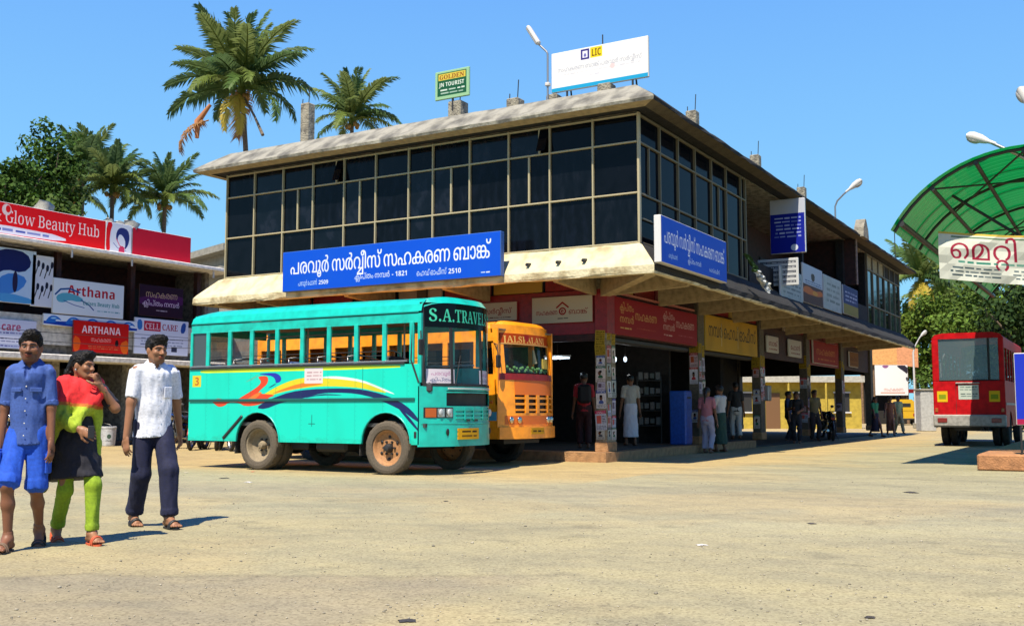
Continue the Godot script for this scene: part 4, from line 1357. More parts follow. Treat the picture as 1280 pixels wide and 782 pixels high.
func back_buildings() -> void:
	# grey block seen between the shop row and the bank
	var grey := rough_mat(lin(0.36, 0.35, 0.30), lin(0.2, 0.19, 0.16), 0.5, 0.9, 100, 1.0)
	var t := thing("concrete_building", "pale grey concrete block with ledges behind the gap left of the bank", "building", V(-30.0, 0, -16.2), -0.35)
	put("wall", MB.new().b2(-4, 5, 0, 7.9, -6, 0), grey, t)
	put("roof_ledge", MB.new().b2(-4.3, 5.3, 7.9, 8.2, -6, 0.6), grey, t)
	put("ledge", MB.new().b2(-4.3, 5.3, 7.0, 7.2, 0.003, 0.7), rough_mat(lin(0.5, 0.47, 0.38), lin(0.3, 0.27, 0.2), 0.7), t)
	put("ledge", MB.new().b2(-4.3, 5.3, 4.2, 4.4, 0.003, 0.7), grey, t)
	for x in [-2.5, 0.3, 3.1]:
		var w := put("window", MB.new().b2(x - 0.6, x + 0.6, 5.1, 6.5, 0.002, 0.05), M.dark_steel, t)
		put("sill", MB.new().b2(x - 0.7, x + 0.7, 5.0, 5.1, 0.002, 0.14), grey, w)
	put("tank_stub", MB.new().cyl(V(4.4, 8.2, -0.6), V(4.4, 9.0, -0.6), 0.3, -1, 12), M.black, t)
	# added shed, its near-black walls put in for the shade of the lane
	var d := thing("lane_shed", "added dark tin-roofed shed standing in for the shaded lane between shops and bank", "shed", V(-17.0, 0, -13.5), 0.0)
	put("wall", MB.new().b2(-4.5, 6.0, 0, 3.6, -4, 0), M.dark_wall, d)
	for k in 14:
		put("roof_sheet", MB.new().at(Transform3D(Basis(Vector3.RIGHT, 0.18), V(-4.4 + k * 0.78, 3.75, 0.5))).box(V(0, 0, -1.6), V(0.76, 0.02 + 0.012 * (k % 2), 4.6)), rough_mat(lin(0.16, 0.14, 0.12), lin(0.07, 0.06, 0.05), 1.5, 0.7, 101), d)
	put("door", MB.new().b2(1.0, 2.2, 0, 2.3, 0.003, 0.05), M.maroon, d)
	# yellow house seen through the hall
	var yw := rough_mat(lin(0.62, 0.46, 0.06), lin(0.5, 0.34, 0.05), 0.6, 0.85, 102, 0.8)
	var y := thing("yellow_house", "low yellow house with white roof edge seen through the pillars", "house", V(-7.6, 0, -41.0), 0.53)
	put("wall", MB.new().b2(-5, 3.2, 0, 2.6, -3.5, 0), yw, y)
	put("roof", MB.new().b2(-5.3, 3.5, 2.6, 2.95, -3.8, 0.5), rough_mat(lin(0.62, 0.6, 0.52), lin(0.4, 0.37, 0.3), 0.8), y)
	for x in [-3.4, -0.2, 2.1]:
		var w := put("window", MB.new().b2(x - 0.42, x + 0.42, 0.95, 2.0, 0.002, 0.05), M.dark_steel, y)
		put("frame", MB.new().b2(x - 0.48, x + 0.48, 2.0, 2.07, 0.002, 0.08), M.white_metal, w)
		put("sill", MB.new().b2(x - 0.5, x + 0.5, 0.87, 0.95, 0.002, 0.12), M.white_metal, w)
	put("door", MB.new().b2(-2.2, -1.4, 0, 2.0, 0.002, 0.05), mat(lin(0.2, 0.1, 0.04), 0.6), y)
	for x in [-4.6, -1.0, 1.1]:
		put("porch_post", MB.new().cyl(V(x, 0, 0.42), V(x, 2.6, 0.42), 0.06, -1, 8), yw, y)
	# kiosk with an orange canopy and white hoarding at the end of the road
	var org := rough_mat(lin(1.0, 0.50, 0.17), lin(0.8, 0.38, 0.12), 0.8, 0.6, 103, 0.4)
	var k := thing("roadside_kiosk", "roadside kiosk with peaked orange canopy at the end of the road", "kiosk", V(-6.7, 0, -63.6), 0.53)
	for p in [[-1.6, 0.0], [1.5, 0.0], [1.5, -2.6], [-1.6, -2.6], [0.9, 0.0], [1.2, -1.3]]:
		put("post", MB.new().cyl(V(p[0], 0, p[1]), V(p[0], 4.8, p[1]), 0.11, -1, 8), rough_mat(lin(0.3, 0.18, 0.1), lin(0.15, 0.08, 0.05), 1.0), k)
	put("canopy_face", MB.new().prism(PackedVector2Array([Vector2(-1.95, 4.4), Vector2(0.1, 4.4), Vector2(0.1, 6.0), Vector2(-1.95, 5.5)]), 0.15, 0.3), org, k)
	put("canopy_face", MB.new().prism(PackedVector2Array([Vector2(0.1, 4.4), Vector2(1.7, 4.2), Vector2(1.7, 5.6), Vector2(0.1, 6.0)]), 0.10, 0.25), rough_mat(lin(0.95, 0.42, 0.20), lin(0.7, 0.25, 0.12), 0.8, 0.6, 104, 0.4), k)
	put("canopy_roof", MB.new().b2(-1.95, 1.7, 5.3, 5.45, -3.0, 0.1), org, k)
	put("counter", MB.new().b2(-1.5, 1.4, 0, 1.0, -0.3, -0.1), M.dark_wall, k)
	put("rear_wall", MB.new().b2(-1.6, 1.5, 0, 4.7, -2.9, -2.7), M.dark_wall, k)
	put("red_strip", MB.new().b2(0.6, 1.6, 2.3, 2.6, 0.12, 0.2), M.red_paint, k)
	var hc := Cv.new(200, 220, Color(1.0, 1.0, 1.0))
	hc.poly([40, 0, 90, 0, 74, 22, 54, 22], Color(0.62, 0.4, 0.6))
	hc.poly([130, 0, 200, 0, 200, 70, 176, 44, 150, 24], Color(0.22, 0.2, 0.26))
	hc.poly([186, 90, 200, 84, 200, 120, 192, 116], Color(0.3, 0.3, 0.34))
	hc.ml(WORDS, GLYPHS, "സഹകരണ", 50, 190, 36, Color(0.85, 0.5, 0.42), 120)
	hc.rect(30, 198, 180, 206, Color(0.88, 0.6, 0.5))
	board("white_hoarding", "large white hoarding hanging below the orange kiosk canopy", hc, V(-6.85, 3.25, -63.1), 0.53, 2.45, 2.25, 0.06)
	# white gate pillar by the road
	var p := thing("gate_pillar", "stained white masonry pillar left of the red bus", "pillar", V(-0.62, 0, -37.2), 0.53)
	put("shaft", MB.new().rbox(V(0, 1.0, 0), V(0.74, 2.0, 0.7), 0.03), rough_mat(lin(0.56, 0.56, 0.53), lin(0.28, 0.28, 0.25), 0.9, 0.85, 105), p)
	put("cap", MB.new().rbox(V(0, 2.05, 0), V(0.84, 0.1, 0.8), 0.02), M.concrete, p)
	# compound wall closing the road's far side
	var w := thing("compound_wall", "low weathered compound wall along the far trees", "wall", V(0, 0, -70), 0.0)
	put("wall", MB.new().b2(-60, 40, 0, 1.6, -0.2, 0), rough_mat(lin(0.34, 0.30, 0.22), lin(0.16, 0.14, 0.1), 0.4, 0.9, 106), w)
	put("coping", MB.new().b2(-60, 40, 1.6, 1.7, -0.25, 0.05), M.concrete, w)

func shelter() -> void:
	var t := thing("bus_shelter", "arched bus shelter with translucent green sheet roof on a dark steel frame", "shelter")
	var zs := -1.2
	var ze := -17.0
	var xt := 4.35
	var hw := 2.2
	var rise := 1.28
	var y0 := 4.27
	var R := (hw * hw + rise * rise) / (2.0 * rise)
	var arc := func(u: float, z: float, off := 0.0) -> Vector3:
		# u -1..1 across
		var a := asin(hw / R) * u
		return V(xt + hw + sin(a) * (R + off), y0 - (R - rise) + cos(a) * (R + off) + (zs - z) * 0.012, z)
	var sheet := mat(lin(0.0, 0.20, 0.06), 0.3)
	sheet.backlight_enabled = true
	sheet.backlight = Color(0.0, 0.48, 0.22)
	sheet.cull_mode = BaseMaterial3D.CULL_DISABLED
	# corrugated sheets, each its own
	var nz := 8
	var nu := 26
	for k in nz:
		var z0 := lerpf(zs, ze, k / float(nz)) + 0.03
		var z1 := lerpf(zs, ze, (k + 1) / float(nz)) - 0.06
		var m := MB.new()
		for i in nu:
			var ua := -1.0 + 2.0 * i / nu
			var ub := -1.0 + 2.0 * (i + 1) / nu
			for j in 14:
				var za := lerpf(z0, z1, j / 14.0)
				var zb := lerpf(z0, z1, (j + 1) / 14.0)
				var oa := 0.012 * (1 if j % 2 else -1)
				m.quad(arc.call(ua, za, oa), arc.call(ub, za, oa), arc.call(ub, zb, -oa), arc.call(ua, zb, -oa))
		put("roof_sheet", m, sheet, t)
	# arches, purlins and lattice
	for z in [zs - 0.1, -4.0, -7.2, -10.4, -13.6, -16.8]:
		var pts := []
		for i in 21:
			pts.append(arc.call(-1.0 + i / 10.0, z, -0.06))
		put("arch", MB.new().tube(pts, 0.03, 6), M.dark_steel, t)
		var lo := []
		for i in 13:
			var q: Vector3 = arc.call(-0.86 + 1.72 * i / 12.0, z, -0.40)
			lo.append(q)
		if z < -8.0:
			put("lower_chord", MB.new().tube(lo, 0.022, 6), M.dark_steel, t)
			for i in 12:
				var a: Vector3 = lo[i]
				var b: Vector3 = arc.call(-0.86 + 1.72 * (i + 0.5) / 12.0, z, -0.07)
				put("lattice_bar", MB.new().cyl(a, b, 0.012, -1, 5), M.dark_steel, t)
				put("lattice_bar", MB.new().cyl(b, lo[i + 1], 0.012, -1, 5), M.dark_steel, t)
	for u in [-0.93, -0.62, -0.3, 0.0, 0.3, 0.62, 0.93]:
		put("purlin", MB.new().cyl(arc.call(u, zs - 0.05, -0.10), arc.call(u, ze, -0.10), 0.056 if absf(u) > 0.9 else 0.042, -1, 6), M.dark_steel, t)
	for z in [-1.3, -7.2, -13.6]:
		put("brace", MB.new().cyl(arc.call(-0.62, z, -0.1), arc.call(0.0, z - 2.8, -0.1), 0.018, -1, 5), M.dark_steel, t)
		put("brace", MB.new().cyl(arc.call(0.0, z, -0.1), arc.call(-0.62, z - 2.8, -0.1), 0.018, -1, 5), M.dark_steel, t)
	# posts on the far side and on the platform
	for z in [-2.6, -8.2, -14.4]:
		for x in [xt + hw + 0.55]:
			put("post", MB.new().cyl(V(x, 0.28, z), V(x, y0 + rise - 0.35, z), 0.07, -1, 12), M.dark_steel, t)
			put("strut", MB.new().cyl(V(x, 3.6, z), arc.call(-0.55, z, -0.12), 0.03, -1, 6), M.dark_steel, t)
			put("strut", MB.new().cyl(V(x, 3.6, z), arc.call(0.85, z, -0.12), 0.03, -1, 6), M.dark_steel, t)
	# platform
	var p := struct(put("shelter_platform", MB.new().rbox(V(8.55, 0.145, -7.0), V(6.0, 0.29, 10.3), 0.03), rough_mat(lin(0.52, 0.24, 0.10), lin(0.32, 0.16, 0.07), 0.9, 0.9, 110, 1.5)))
	# banner slung under the front arch
	var cv := Cv.new(420, 190, Color(0.86, 0.87, 0.82))
	cv.rect(0, 0, 420, 8, Color(0.85, 0.72, 0.3))
	cv.rect(40, 14, 400, 20, Color(0.4, 0.5, 0.4))
	cv.ml(WORDS, GLYPHS, "മെറ്റി", 34, 104, 112, Color(0.62, 0.12, 0.24), 210)
	cv.ml(WORDS, GLYPHS, "പരവൂർ", 262, 96, 104, Color(0.62, 0.12, 0.24), 150)
	cv.small(34, 400, 106, 126, 1, Color(0.15, 0.5, 0.42), 4)
	cv.small(30, 190, 132, 176, 3, Color(0.15, 0.25, 0.3), 6)
	cv.small(220, 400, 132, 176, 3, Color(0.15, 0.25, 0.3), 16)
	var bm := MB.new()
	var f := noise(120, 0.8, 2)
	var bp := func(u: float, v: float) -> Vector3:
		return V(lerpf(5.06, 7.3, u), lerpf(3.42, 4.28, v) - u * 0.30 - sin(u * PI) * 0.02, -1.85 + f.get_noise_2d(u * 4.0, v * 2.0) * 0.08)
	for i in 16:
		for j in 6:
			var u0 := i / 16.0
			var v0 := j / 6.0
			bm.quad(bp.call(u0, v0), bp.call(u0 + 1 / 16.0, v0), bp.call(u0 + 1 / 16.0, v0 + 1 / 6.0), bp.call(u0, v0 + 1 / 6.0), Rect2(u0, 1.0 - v0 - 1 / 6.0, 1 / 16.0, 1 / 6.0))
	var bmat := print_mat(cv, 0.7)
	bmat.backlight_enabled = true
	bmat.backlight = Color(0.45, 0.45, 0.45)
	tag(put("shelter_banner", bm, bmat), "white printed banner with dark red Malayalam word slung under the green shelter", "banner")
	# lamps on the shelter's front
	var l := thing("shelter_lamp", "white street lamp reaching left over the green shelter roof", "street lamp", V(6.9, 0.28, -1.5), 0, "lamps on the shelter")
	put("pole", MB.new().tube([V(0, 0, 0), V(0, 4.6, 0), V(-0.05, 4.85, 0), V(-0.45, 5.16, 0), V(-0.9, 5.45, 0)], [0.05, 0.045, 0.035, 0.03, 0.028], 8), M.steel, l)
	street_head(l, V(-0.88, 5.44, 0), PI, 0.45, 0.78)
	var l2 := thing("shelter_lamp", "white street lamp at the right frame edge, seen end on", "street lamp", V(6.75, 0.28, -1.05), 0, "lamps on the shelter")
	put("pole", MB.new().tube([V(0, 0, 0), V(0, 5.7, 0), V(0, 5.95, 0.05)], [0.05, 0.042, 0.03], 8), M.steel, l2)
	street_head(l2, V(-0.02, 5.8, 0.02), 0.15 - PX * 0.2 + PI, 1.15, 0.85)
	# blue poster board standing on the platform
	var pb := Cv.new(120, 240, Color(0.12, 0.22, 0.78))
	pb.rect(40, 16, 120, 60, Color(0.86, 0.82, 0.9))
	pb.disc(84, 110, 34, Color(0.72, 0.45, 0.25), 44)
	pb.disc(84, 84, 34, Color(0.08, 0.06, 0.06), 20)
	pb.rect(30, 190, 120, 214, Color(0.8, 0.15, 0.2))
	pb.small(36, 114, 196, 208, 1, Color(1, 1, 1), 4)
	pb.rect(0, 222, 120, 240, Color(0.7, 0.12, 0.3))
	var b := board("poster_board", "upright blue poster board on the shelter platform at the right edge", pb, V(6.62, 1.42, -1.95), 0, 0.85, 1.25, 0.05)
	for x in [-0.36, 0.36]:
		put("leg", MB.new().cyl(V(x, -1.13, -0.03), V(x, -0.6, -0.03), 0.02, -1, 6), M.dark_steel, b)

# one coconut frond of unit length along +X: rachis bent by its weight, narrow leaflets hanging to both sides
func frond_mesh(droop: float, sd: int, dry := false) -> ArrayMesh:
	var r := RandomNumberGenerator.new()
	r.seed = sd
	var m := MB.new()
	var pts := []
	var rad := []
	var a := droop * 0.35
	var p := V(0, 0, 0)
	var n := 22
	for i in n + 1:
		pts.append(p)
		rad.append(lerpf(0.016, 0.003, i / float(n)))
		a -= droop / n * (0.4 + 1.2 * i / n)
		p += V(cos(a), sin(a), 0) / n
	m.tube(pts, rad, 5, false)
	var steps := 46
	for i in range(4, steps):
		var s := i / float(steps)
		var fi := s * n
		var k := mini(int(fi), n - 1)
		var q: Vector3 = pts[k].lerp(pts[k + 1], fi - k)
		var t: Vector3 = (pts[k + 1] - pts[k]).normalized()
		var up := V(-t.y, t.x, 0)
		for sg in [-1.0, 1.0]:
			if r.randf() < (0.28 if dry else 0.06):
				continue
			var ln := (0.07 + 0.18 * sin(PI * pow(s, 0.75))) * r.randf_range(0.8, 1.15)
			var d: Vector3 = (V(0, 0, sg) * 0.95 + t * lerpf(0.45, 1.1, s) + up * r.randf_range(0.05, 0.35)).normalized()
			var w := t * r.randf_range(0.011, 0.017)
			var mid: Vector3 = q + d * ln * 0.5
			var tip: Vector3 = q + d * ln * 0.92 - V(0, ln * r.randf_range(0.25, 0.6) * (1.6 if dry else 1.0), 0)
			m.face(q - w, q + w, mid + w * 1.2)
			m.face(q - w, mid + w * 1.2, mid - w * 1.2)
			m.face(mid - w * 1.2, mid + w * 1.2, tip)
	return m.done()

var fronds := []
var frond_mats := []

func palm(label: String, at: Vector3, h: float, L: float, count: int, sd: int, lean := Vector2.ZERO, nuts := 6) -> Node3D:
	var r := RandomNumberGenerator.new()
	r.seed = sd
	var t := thing("palm_tree", label, "palm tree", at, 0)
	var pts := []
	var rad := []
	for i in 9:
		var s := i / 8.0
		pts.append(V(lean.x * s * s, h * s, lean.y * s * s))
		rad.append(lerpf(0.24, 0.13, s) + (0.12 if i == 0 else 0.0))
	put("trunk", MB.new().tube(pts, rad, 9), M.trunk, t)
	var top: Vector3 = pts[8]
	put("crown_heart", MB.new().at(Transform3D(Basis(), top)).lathe([Vector2(0.0, -0.5), Vector2(0.2, -0.35), Vector2(0.26, 0.0), Vector2(0.14, 0.5), Vector2(0.02, 0.9)], 9), frond_mats[2], t)
	for i in count:
		var s := i / float(count)
		var el := lerpf(1.42, -0.55, pow(s, 0.95)) + r.randf_range(-0.16, 0.16)
		var yaw := i * 2.39996 + r.randf_range(-0.25, 0.25)
		var k := 0 if el > 0.8 else (1 + r.randi() % 2 if el > 0.1 else 3 + r.randi() % 2)
		var mk := r.randi() % 3
		if s > 0.97:
			mk = 3 if r.randf() < 0.6 else 4
			k = 5
		var b := Basis(Vector3.UP, yaw) * Basis(Vector3.BACK, el)
		var ln := L * r.randf_range(0.82, 1.08) * (0.9 if el > 1.0 else 1.0)
		var o := put("frond", fronds[k], frond_mats[mk], t, top + V(0, 0.25 + 0.2 * sin(el), 0))
		o.basis = b.rotated(b.x.normalized(), r.randf_range(-0.5, 0.5)).scaled(V(ln, ln, ln))
	for i in nuts:
		var an := i * 1.1 + r.randf()
		put("coconut", MB.new().ball(top + V(cos(an) * 0.38, -0.25 - 0.2 * r.randf(), sin(an) * 0.38), V(0.15, 0.19, 0.15), 8, 6), M.coconut, t)
	return t

# broad-leaved tree: trunk, limbs, and a crown of leaf-sized faces in clumps
func leafy(called: String, label: String, at: Vector3, h: float, rad: Vector3, leaves: int, leaf: float, sd: int, base: Color, group := "", clumps := 26) -> Node3D:
	var r := RandomNumberGenerator.new()
	r.seed = sd
	var t := thing(called, label, "tree", at, 0, group)
	var c := V(0, h - rad.y, 0)
	var tr := MB.new()
	tr.tube([V(0, 0, 0), V(0.1, (h - rad.y * 1.6) * 0.5, 0.05), V(0, h - rad.y * 1.5, 0)], [0.34, 0.24, 0.2], 8)
	for i in 5:
		var an := i * 1.3 + r.randf()
		tr.tube([V(0, h - rad.y * 1.6, 0), c + V(cos(an) * rad.x * 0.35, -rad.y * 0.2, sin(an) * rad.z * 0.35), c + V(cos(an) * rad.x * 0.75, rad.y * r.randf_range(-0.1, 0.5), sin(an) * rad.z * 0.75)], [0.16, 0.1, 0.03], 6, false)
	put("trunk", tr, M.trunk, t)
	var m := MB.new()
	var per := leaves / clumps
	for k in clumps:
		var d := V(r.randfn(), r.randfn() * 0.9, r.randfn()).normalized()
		var cc := c + d * rad * r.randf_range(0.35, 0.92)
		var cr := rad.length() * r.randf_range(0.15, 0.27) * (0.8 if clumps > 30 else 1.0)
		var tone := r.randf_range(0.7, 1.3)
		for i in per:
			var e := V(r.randfn(), r.randfn(), r.randfn()).normalized()
			var p := cc + e * cr * pow(r.randf(), 0.45) * V(1.1, 0.8, 1.1)
			var nn := (e + V(r.randfn(), r.randfn() + 0.5, r.randfn()) * 0.6).normalized()
			var u := nn.cross(V(r.randfn(), r.randfn(), r.randfn())).normalized()
			var w := nn.cross(u) * leaf * 0.34
			u *= leaf * r.randf_range(0.7, 1.2)
			var g := tone * r.randf_range(0.75, 1.25)
			m.col = Color(base.r * g, base.g * g * r.randf_range(0.92, 1.06), base.b * g)
			m.face(p - u * 0.5, p + w, p + u * 0.5 - nn * leaf * 0.1)
			m.face(p - u * 0.5, p + u * 0.5 - nn * leaf * 0.1, p - w)
	stuff(put("crown", m, M.leaf, t))
	return t

func trees() -> void:
	M.trunk = rough_mat(lin(0.22, 0.17, 0.12), lin(0.08, 0.06, 0.045), 1.2, 0.95, 130, 2.0)
	M.coconut = mat(lin(0.30, 0.17, 0.03), 0.5)
	M.leaf = mat(Color(0.92, 0.92, 0.92), 0.7, 0.0, 0.2)
	M.leaf.vertex_color_use_as_albedo = true
	M.leaf.cull_mode = BaseMaterial3D.CULL_DISABLED
	M.leaf.backlight_enabled = true
	M.leaf.backlight = Color(0.42, 0.5, 0.10)
	for c in [lin(0.045, 0.095, 0.02), lin(0.07, 0.13, 0.025), lin(0.12, 0.17, 0.03), lin(0.46, 0.36, 0.05), lin(0.34, 0.17, 0.06)]:
		var m := mat(c, 0.55, 0.0, 0.3)
		m.cull_mode = BaseMaterial3D.CULL_DISABLED
		m.backlight_enabled = true
		m.backlight = Color(c.r, c.g, c.b).lightened(0.15)
		frond_mats.append(m)
	for k in [[0.45, 1], [0.8, 2], [0.95, 3], [1.25, 4], [1.45, 5], [1.5, 6]]:
		fronds.append(frond_mesh(k[0], k[1], k[1] == 6))
	var p1 := palm("tall coconut palm with yellow hanging frond behind the bank roof", V(-35.4, 0, -26.1), 19.8, 5.0, 36, 301, Vector2(-0.8, 0.5), 9)
	# a dead frond and an orange sheath hanging from it
	var df := put("frond", fronds[5], frond_mats[4], p1, V(-2.1, 17.9, 1.8))
	df.basis = (Basis(Vector3.UP, 3.5) * Basis(Vector3.BACK, -0.75)).scaled(V(2.8, 2.8, 2.8))
	var yf := put("frond", fronds[4], frond_mats[3], p1, V(-0.5, 19.4, 1.0))
	yf.basis = (Basis(Vector3.UP, -1.3) * Basis(Vector3.BACK, -0.95)).scaled(V(3.3, 3.3, 3.3))
	var yf2 := put("frond", fronds[4], frond_mats[3], p1, V(-0.6, 19.4, 0.9))
	yf2.basis = (Basis(Vector3.UP, -0.7) * Basis(Vector3.BACK, -1.2)).scaled(V(2.9, 2.9, 2.9))
	put("dead_stalk", MB.new().tube([V(-0.3, 19.2, 0.8), V(1.2, 17.8, 1.5), V(2.3, 16.4, 1.9)], [0.09, 0.07, 0.1], 6), M.trunk, p1)
	put("flower_stalk", MB.new().tube([V(-2.2, 18.9, 1.6), V(-2.9, 17.9, 1.9), V(-2.8, 16.9, 2.0)], [0.1, 0.2, 0.12], 7), mat(lin(0.5, 0.2, 0.08), 0.7), p1)
	palm("smaller coconut palm right of the tall one, half hidden by the roof", V(-38.3, 0, -38.4), 21.4, 4.2, 26, 302)
	palm("dense tall palm above the red salon sign", V(-56.9, 0, -30.6), 18.2, 3.7, 32, 303)
	palm("palm with drooping fronds just right of the dense tall palm", V(-51.1, 0, -28.6), 16.0, 3.5, 30, 304)
	palm("open-crowned palm above the plain crimson panel", V(-49.6, 0, -31.8), 15.6, 3.6, 24, 305)
	palm("palm mostly hidden between the leafy trees at far left", V(-62.0, 0, -33.8), 17.4, 3.4, 26, 306)
	leafy("leafy_tree", "dark leafy tree at the left edge above the red sign", V(-49.8, 0, -19.9), 17.0, V(2.8, 3.4, 2.8), 5600, 0.30, 311, Color(0.045, 0.092, 0.018), "", 44)
	leafy("leafy_tree", "taller dark leafy tree with pointed top, second from the left", V(-51.3, 0, -23.8), 19.8, V(2.6, 4.8, 2.6), 7500, 0.30, 312, Color(0.052, 0.105, 0.02), "", 54)
	leafy("leafy_tree", "low bright bush crown just above the left end of the red sign", V(-44.7, 0, -18.4), 13.2, V(4.2, 2.2, 3.0), 4200, 0.34, 313, Color(0.06, 0.10, 0.022))
	leafy("leafy_tree", "dark undergrowth below the dense tall palm", V(-52.0, 0, -26.5), 13.6, V(5.0, 3.0, 3.0), 4200, 0.36, 314, Color(0.03, 0.055, 0.016))
	# right background
	var pr := palm("palm with hanging yellow fronds beyond the far end of the bank", V(-5.75, 0, -71.3), 11.6, 4.4, 22, 320)
	for k in 3:
		var o := put("frond", fronds[4], frond_mats[3], pr, V(0, 11.5, 0.3))
		o.basis = (Basis(Vector3.UP, -1.9 + k * 0.9) * Basis(Vector3.BACK, -1.0 - 0.12 * k)).scaled(V(3.4, 3.4, 3.4))
	palm("short bright palm right of the yellow-fronded palm", V(-4.9, 0, -78.0), 9.8, 4.2, 20, 321)
	var g := "trees closing the road"
	leafy("leafy_tree", "yellow-green tree at the far end of the road, left of the red bus", V(-6.6, 0, -72.2), 10.6, V(4.2, 4.4, 4.0), 7000, 0.36, 331, Color(0.13, 0.19, 0.028), g)
	leafy("leafy_tree", "bright green tree directly behind the red bus", V(-2.6, 0, -68.3), 11.6, V(4.4, 4.4, 4.0), 7000, 0.36, 332, Color(0.10, 0.165, 0.026), g)
	leafy("leafy_tree", "tree with mixed light leaves behind the green shelter", V(0.6, 0, -60.7), 11.2, V(4.0, 4.2, 4.0), 6500, 0.34, 333, Color(0.085, 0.14, 0.024), g)
	leafy("leafy_tree", "dark shaded tree behind the shelter at the right edge", V(4.0, 0, -47.5), 9.6, V(3.6, 4.0, 3.6), 6000, 0.32, 334, Color(0.026, 0.05, 0.014), g)  # leaf colour darkened to hold the shade behind the shelter
	leafy("leafy_bush", "low bush right behind the white gate pillar", V(-2.6, 0, -63.0), 4.6, V(3.2, 2.4, 2.6), 3600, 0.32, 335, Color(0.07, 0.12, 0.022), g)
	leafy("leafy_bush", "dark bush filling the space right of the red bus", V(4.4, 0, -38.0), 4.8, V(3.0, 2.4, 2.6), 4200, 0.26, 336, Color(0.024, 0.048, 0.014), g)  # leaves darkened, shade right of the bus put into their colour
	leafy("leafy_tree", "distant tall tree seen above the others behind the shelter", V(-2.2, 0, -88.0), 14.5, V(5.0, 4.6, 4.6), 5000, 0.45, 337, Color(0.05, 0.085, 0.02), g)
	leafy("leafy_tree", "shaded tree under the shelter roof line at far right", V(8.0, 0, -40.0), 9.5, V(4.0, 4.6, 4.0), 5000, 0.32, 338, Color(0.022, 0.045, 0.014), g)  # shade under the roof line is in the dark leaf colour

func wheel(parent: Node3D, at: Vector3, r: float, w: float, rim: Material, tyre: Material, deep := false, turn := 0.0) -> void:
	# outer face looks along +Z
	var o := Node3D.new()
	o.name = numbered(parent, "wheel")
	parent.add_child(o, true)
	o.position = at
	o.rotation.y = turn
	var h := w / 2
	var ri := r * 0.66
	put("tyre", MB.new().torus(V(0, 0, 0), ri, [Vector2(0.0, h * 0.7), Vector2(r * 0.03, h * 0.92), Vector2(r * 0.17, h), Vector2(r * 0.27, h * 0.92), Vector2(r * 0.325, h * 0.76), Vector2(r * 0.34, h * 0.3), Vector2(r * 0.34, -h * 0.3), Vector2(r * 0.325, -h * 0.76), Vector2(r * 0.17, -h), Vector2(0.0, -h * 0.7)], 30), tyre, o)
	for k in 30:
		var a := TAU * k / 30
		for sg in [-1.0, 1.0]:
			put("tread_block", MB.new().at(Transform3D(Basis(Vector3.BACK, a), V(0, 0, 0))).box(V(r * 0.998, 0, sg * h * 0.42), V(0.012, r * 0.13, h * 0.5)), tyre, o) if k % 2 == 0 else null
	var b := Basis(Vector3.RIGHT, PX)
	var dish := -h * 0.55 if deep else h * 0.15
	put("rim", MB.new().at(Transform3D(b, V(0, 0, 0))).lathe([Vector2(ri * 0.24, dish), Vector2(ri * 0.62, dish - 0.01), Vector2(ri * 0.84, dish * 0.6 + h * 0.2), Vector2(ri * 0.94, h * 0.62), Vector2(ri * 1.02, h * 0.74), Vector2(ri * 1.03, h * 0.5), Vector2(ri * 1.0, -h * 0.6)], 28), rim, o)
	put("hub", MB.new().at(Transform3D(b, V(0, 0, 0))).lathe([Vector2(ri * 0.27, dish - 0.01), Vector2(ri * 0.25, dish + 0.05), Vector2(ri * 0.17, dish + 0.10), Vector2(0.0, dish + 0.11)], 16), M.dark_steel if not deep else rim, o)
	for k in 6:
		var a := TAU * k / 6
		put("wheel_nut", MB.new().at(Transform3D(b, V(cos(a) * ri * 0.38, sin(a) * ri * 0.38, dish))).lathe([Vector2(0.02, 0), Vector2(0.018, 0.028), Vector2(0, 0.03)], 6), M.dark_steel, o)
		if not deep:
			put("hand_hole", MB.new().at(Transform3D(Basis(), V(cos(a + 0.5) * ri * 0.62, sin(a + 0.5) * ri * 0.62, dish + 0.002))).ball(V(0, 0, 0), V(ri * 0.10, ri * 0.10, 0.012), 8, 5), M.black, o)

func arch_poly(x0: float, x1: float, y0: float, y1: float, holes: Array) -> PackedVector2Array:
	# rectangle whose lower edge is cut by wheel arches [cx, r, y_centre]
	var p := PackedVector2Array([Vector2(x0, y1), Vector2(x0, y0)])
	for hl in holes:
		var dy: float = y0 - hl[2]
		var a0 := asin(clampf(dy / hl[1], -1, 1))
		for i in 13:
			var a := lerpf(PI - a0, a0, i / 12.0)
			p.append(Vector2(hl[0] + cos(a) * hl[1], hl[2] + sin(a) * hl[1] * 1.0))
	p.append(Vector2(x1, y0))
	p.append(Vector2(x1, y1))
	return p

# one seat row with frames and two backs
func seat(parent: Node3D, at: Vector3, w: float, m: Material) -> void:
	put("seat", MB.new().rbox(V(0, 0.42, 0), V(0.42, 0.10, w), 0.03).at(Transform3D(Basis(Vector3.BACK, 0.16), V(-0.2, 0.75, 0))).rbox(V(0, 0, 0), V(0.09, 0.62, w), 0.035), m, parent, at)
	put("seat_rail", MB.new().tube([V(-0.26, 0.5, -w * 0.45), V(-0.3, 1.12, -w * 0.45), V(-0.3, 1.16, 0), V(-0.3, 1.12, w * 0.45), V(-0.26, 0.5, w * 0.45)], 0.014, 6), M.steel, parent, at)

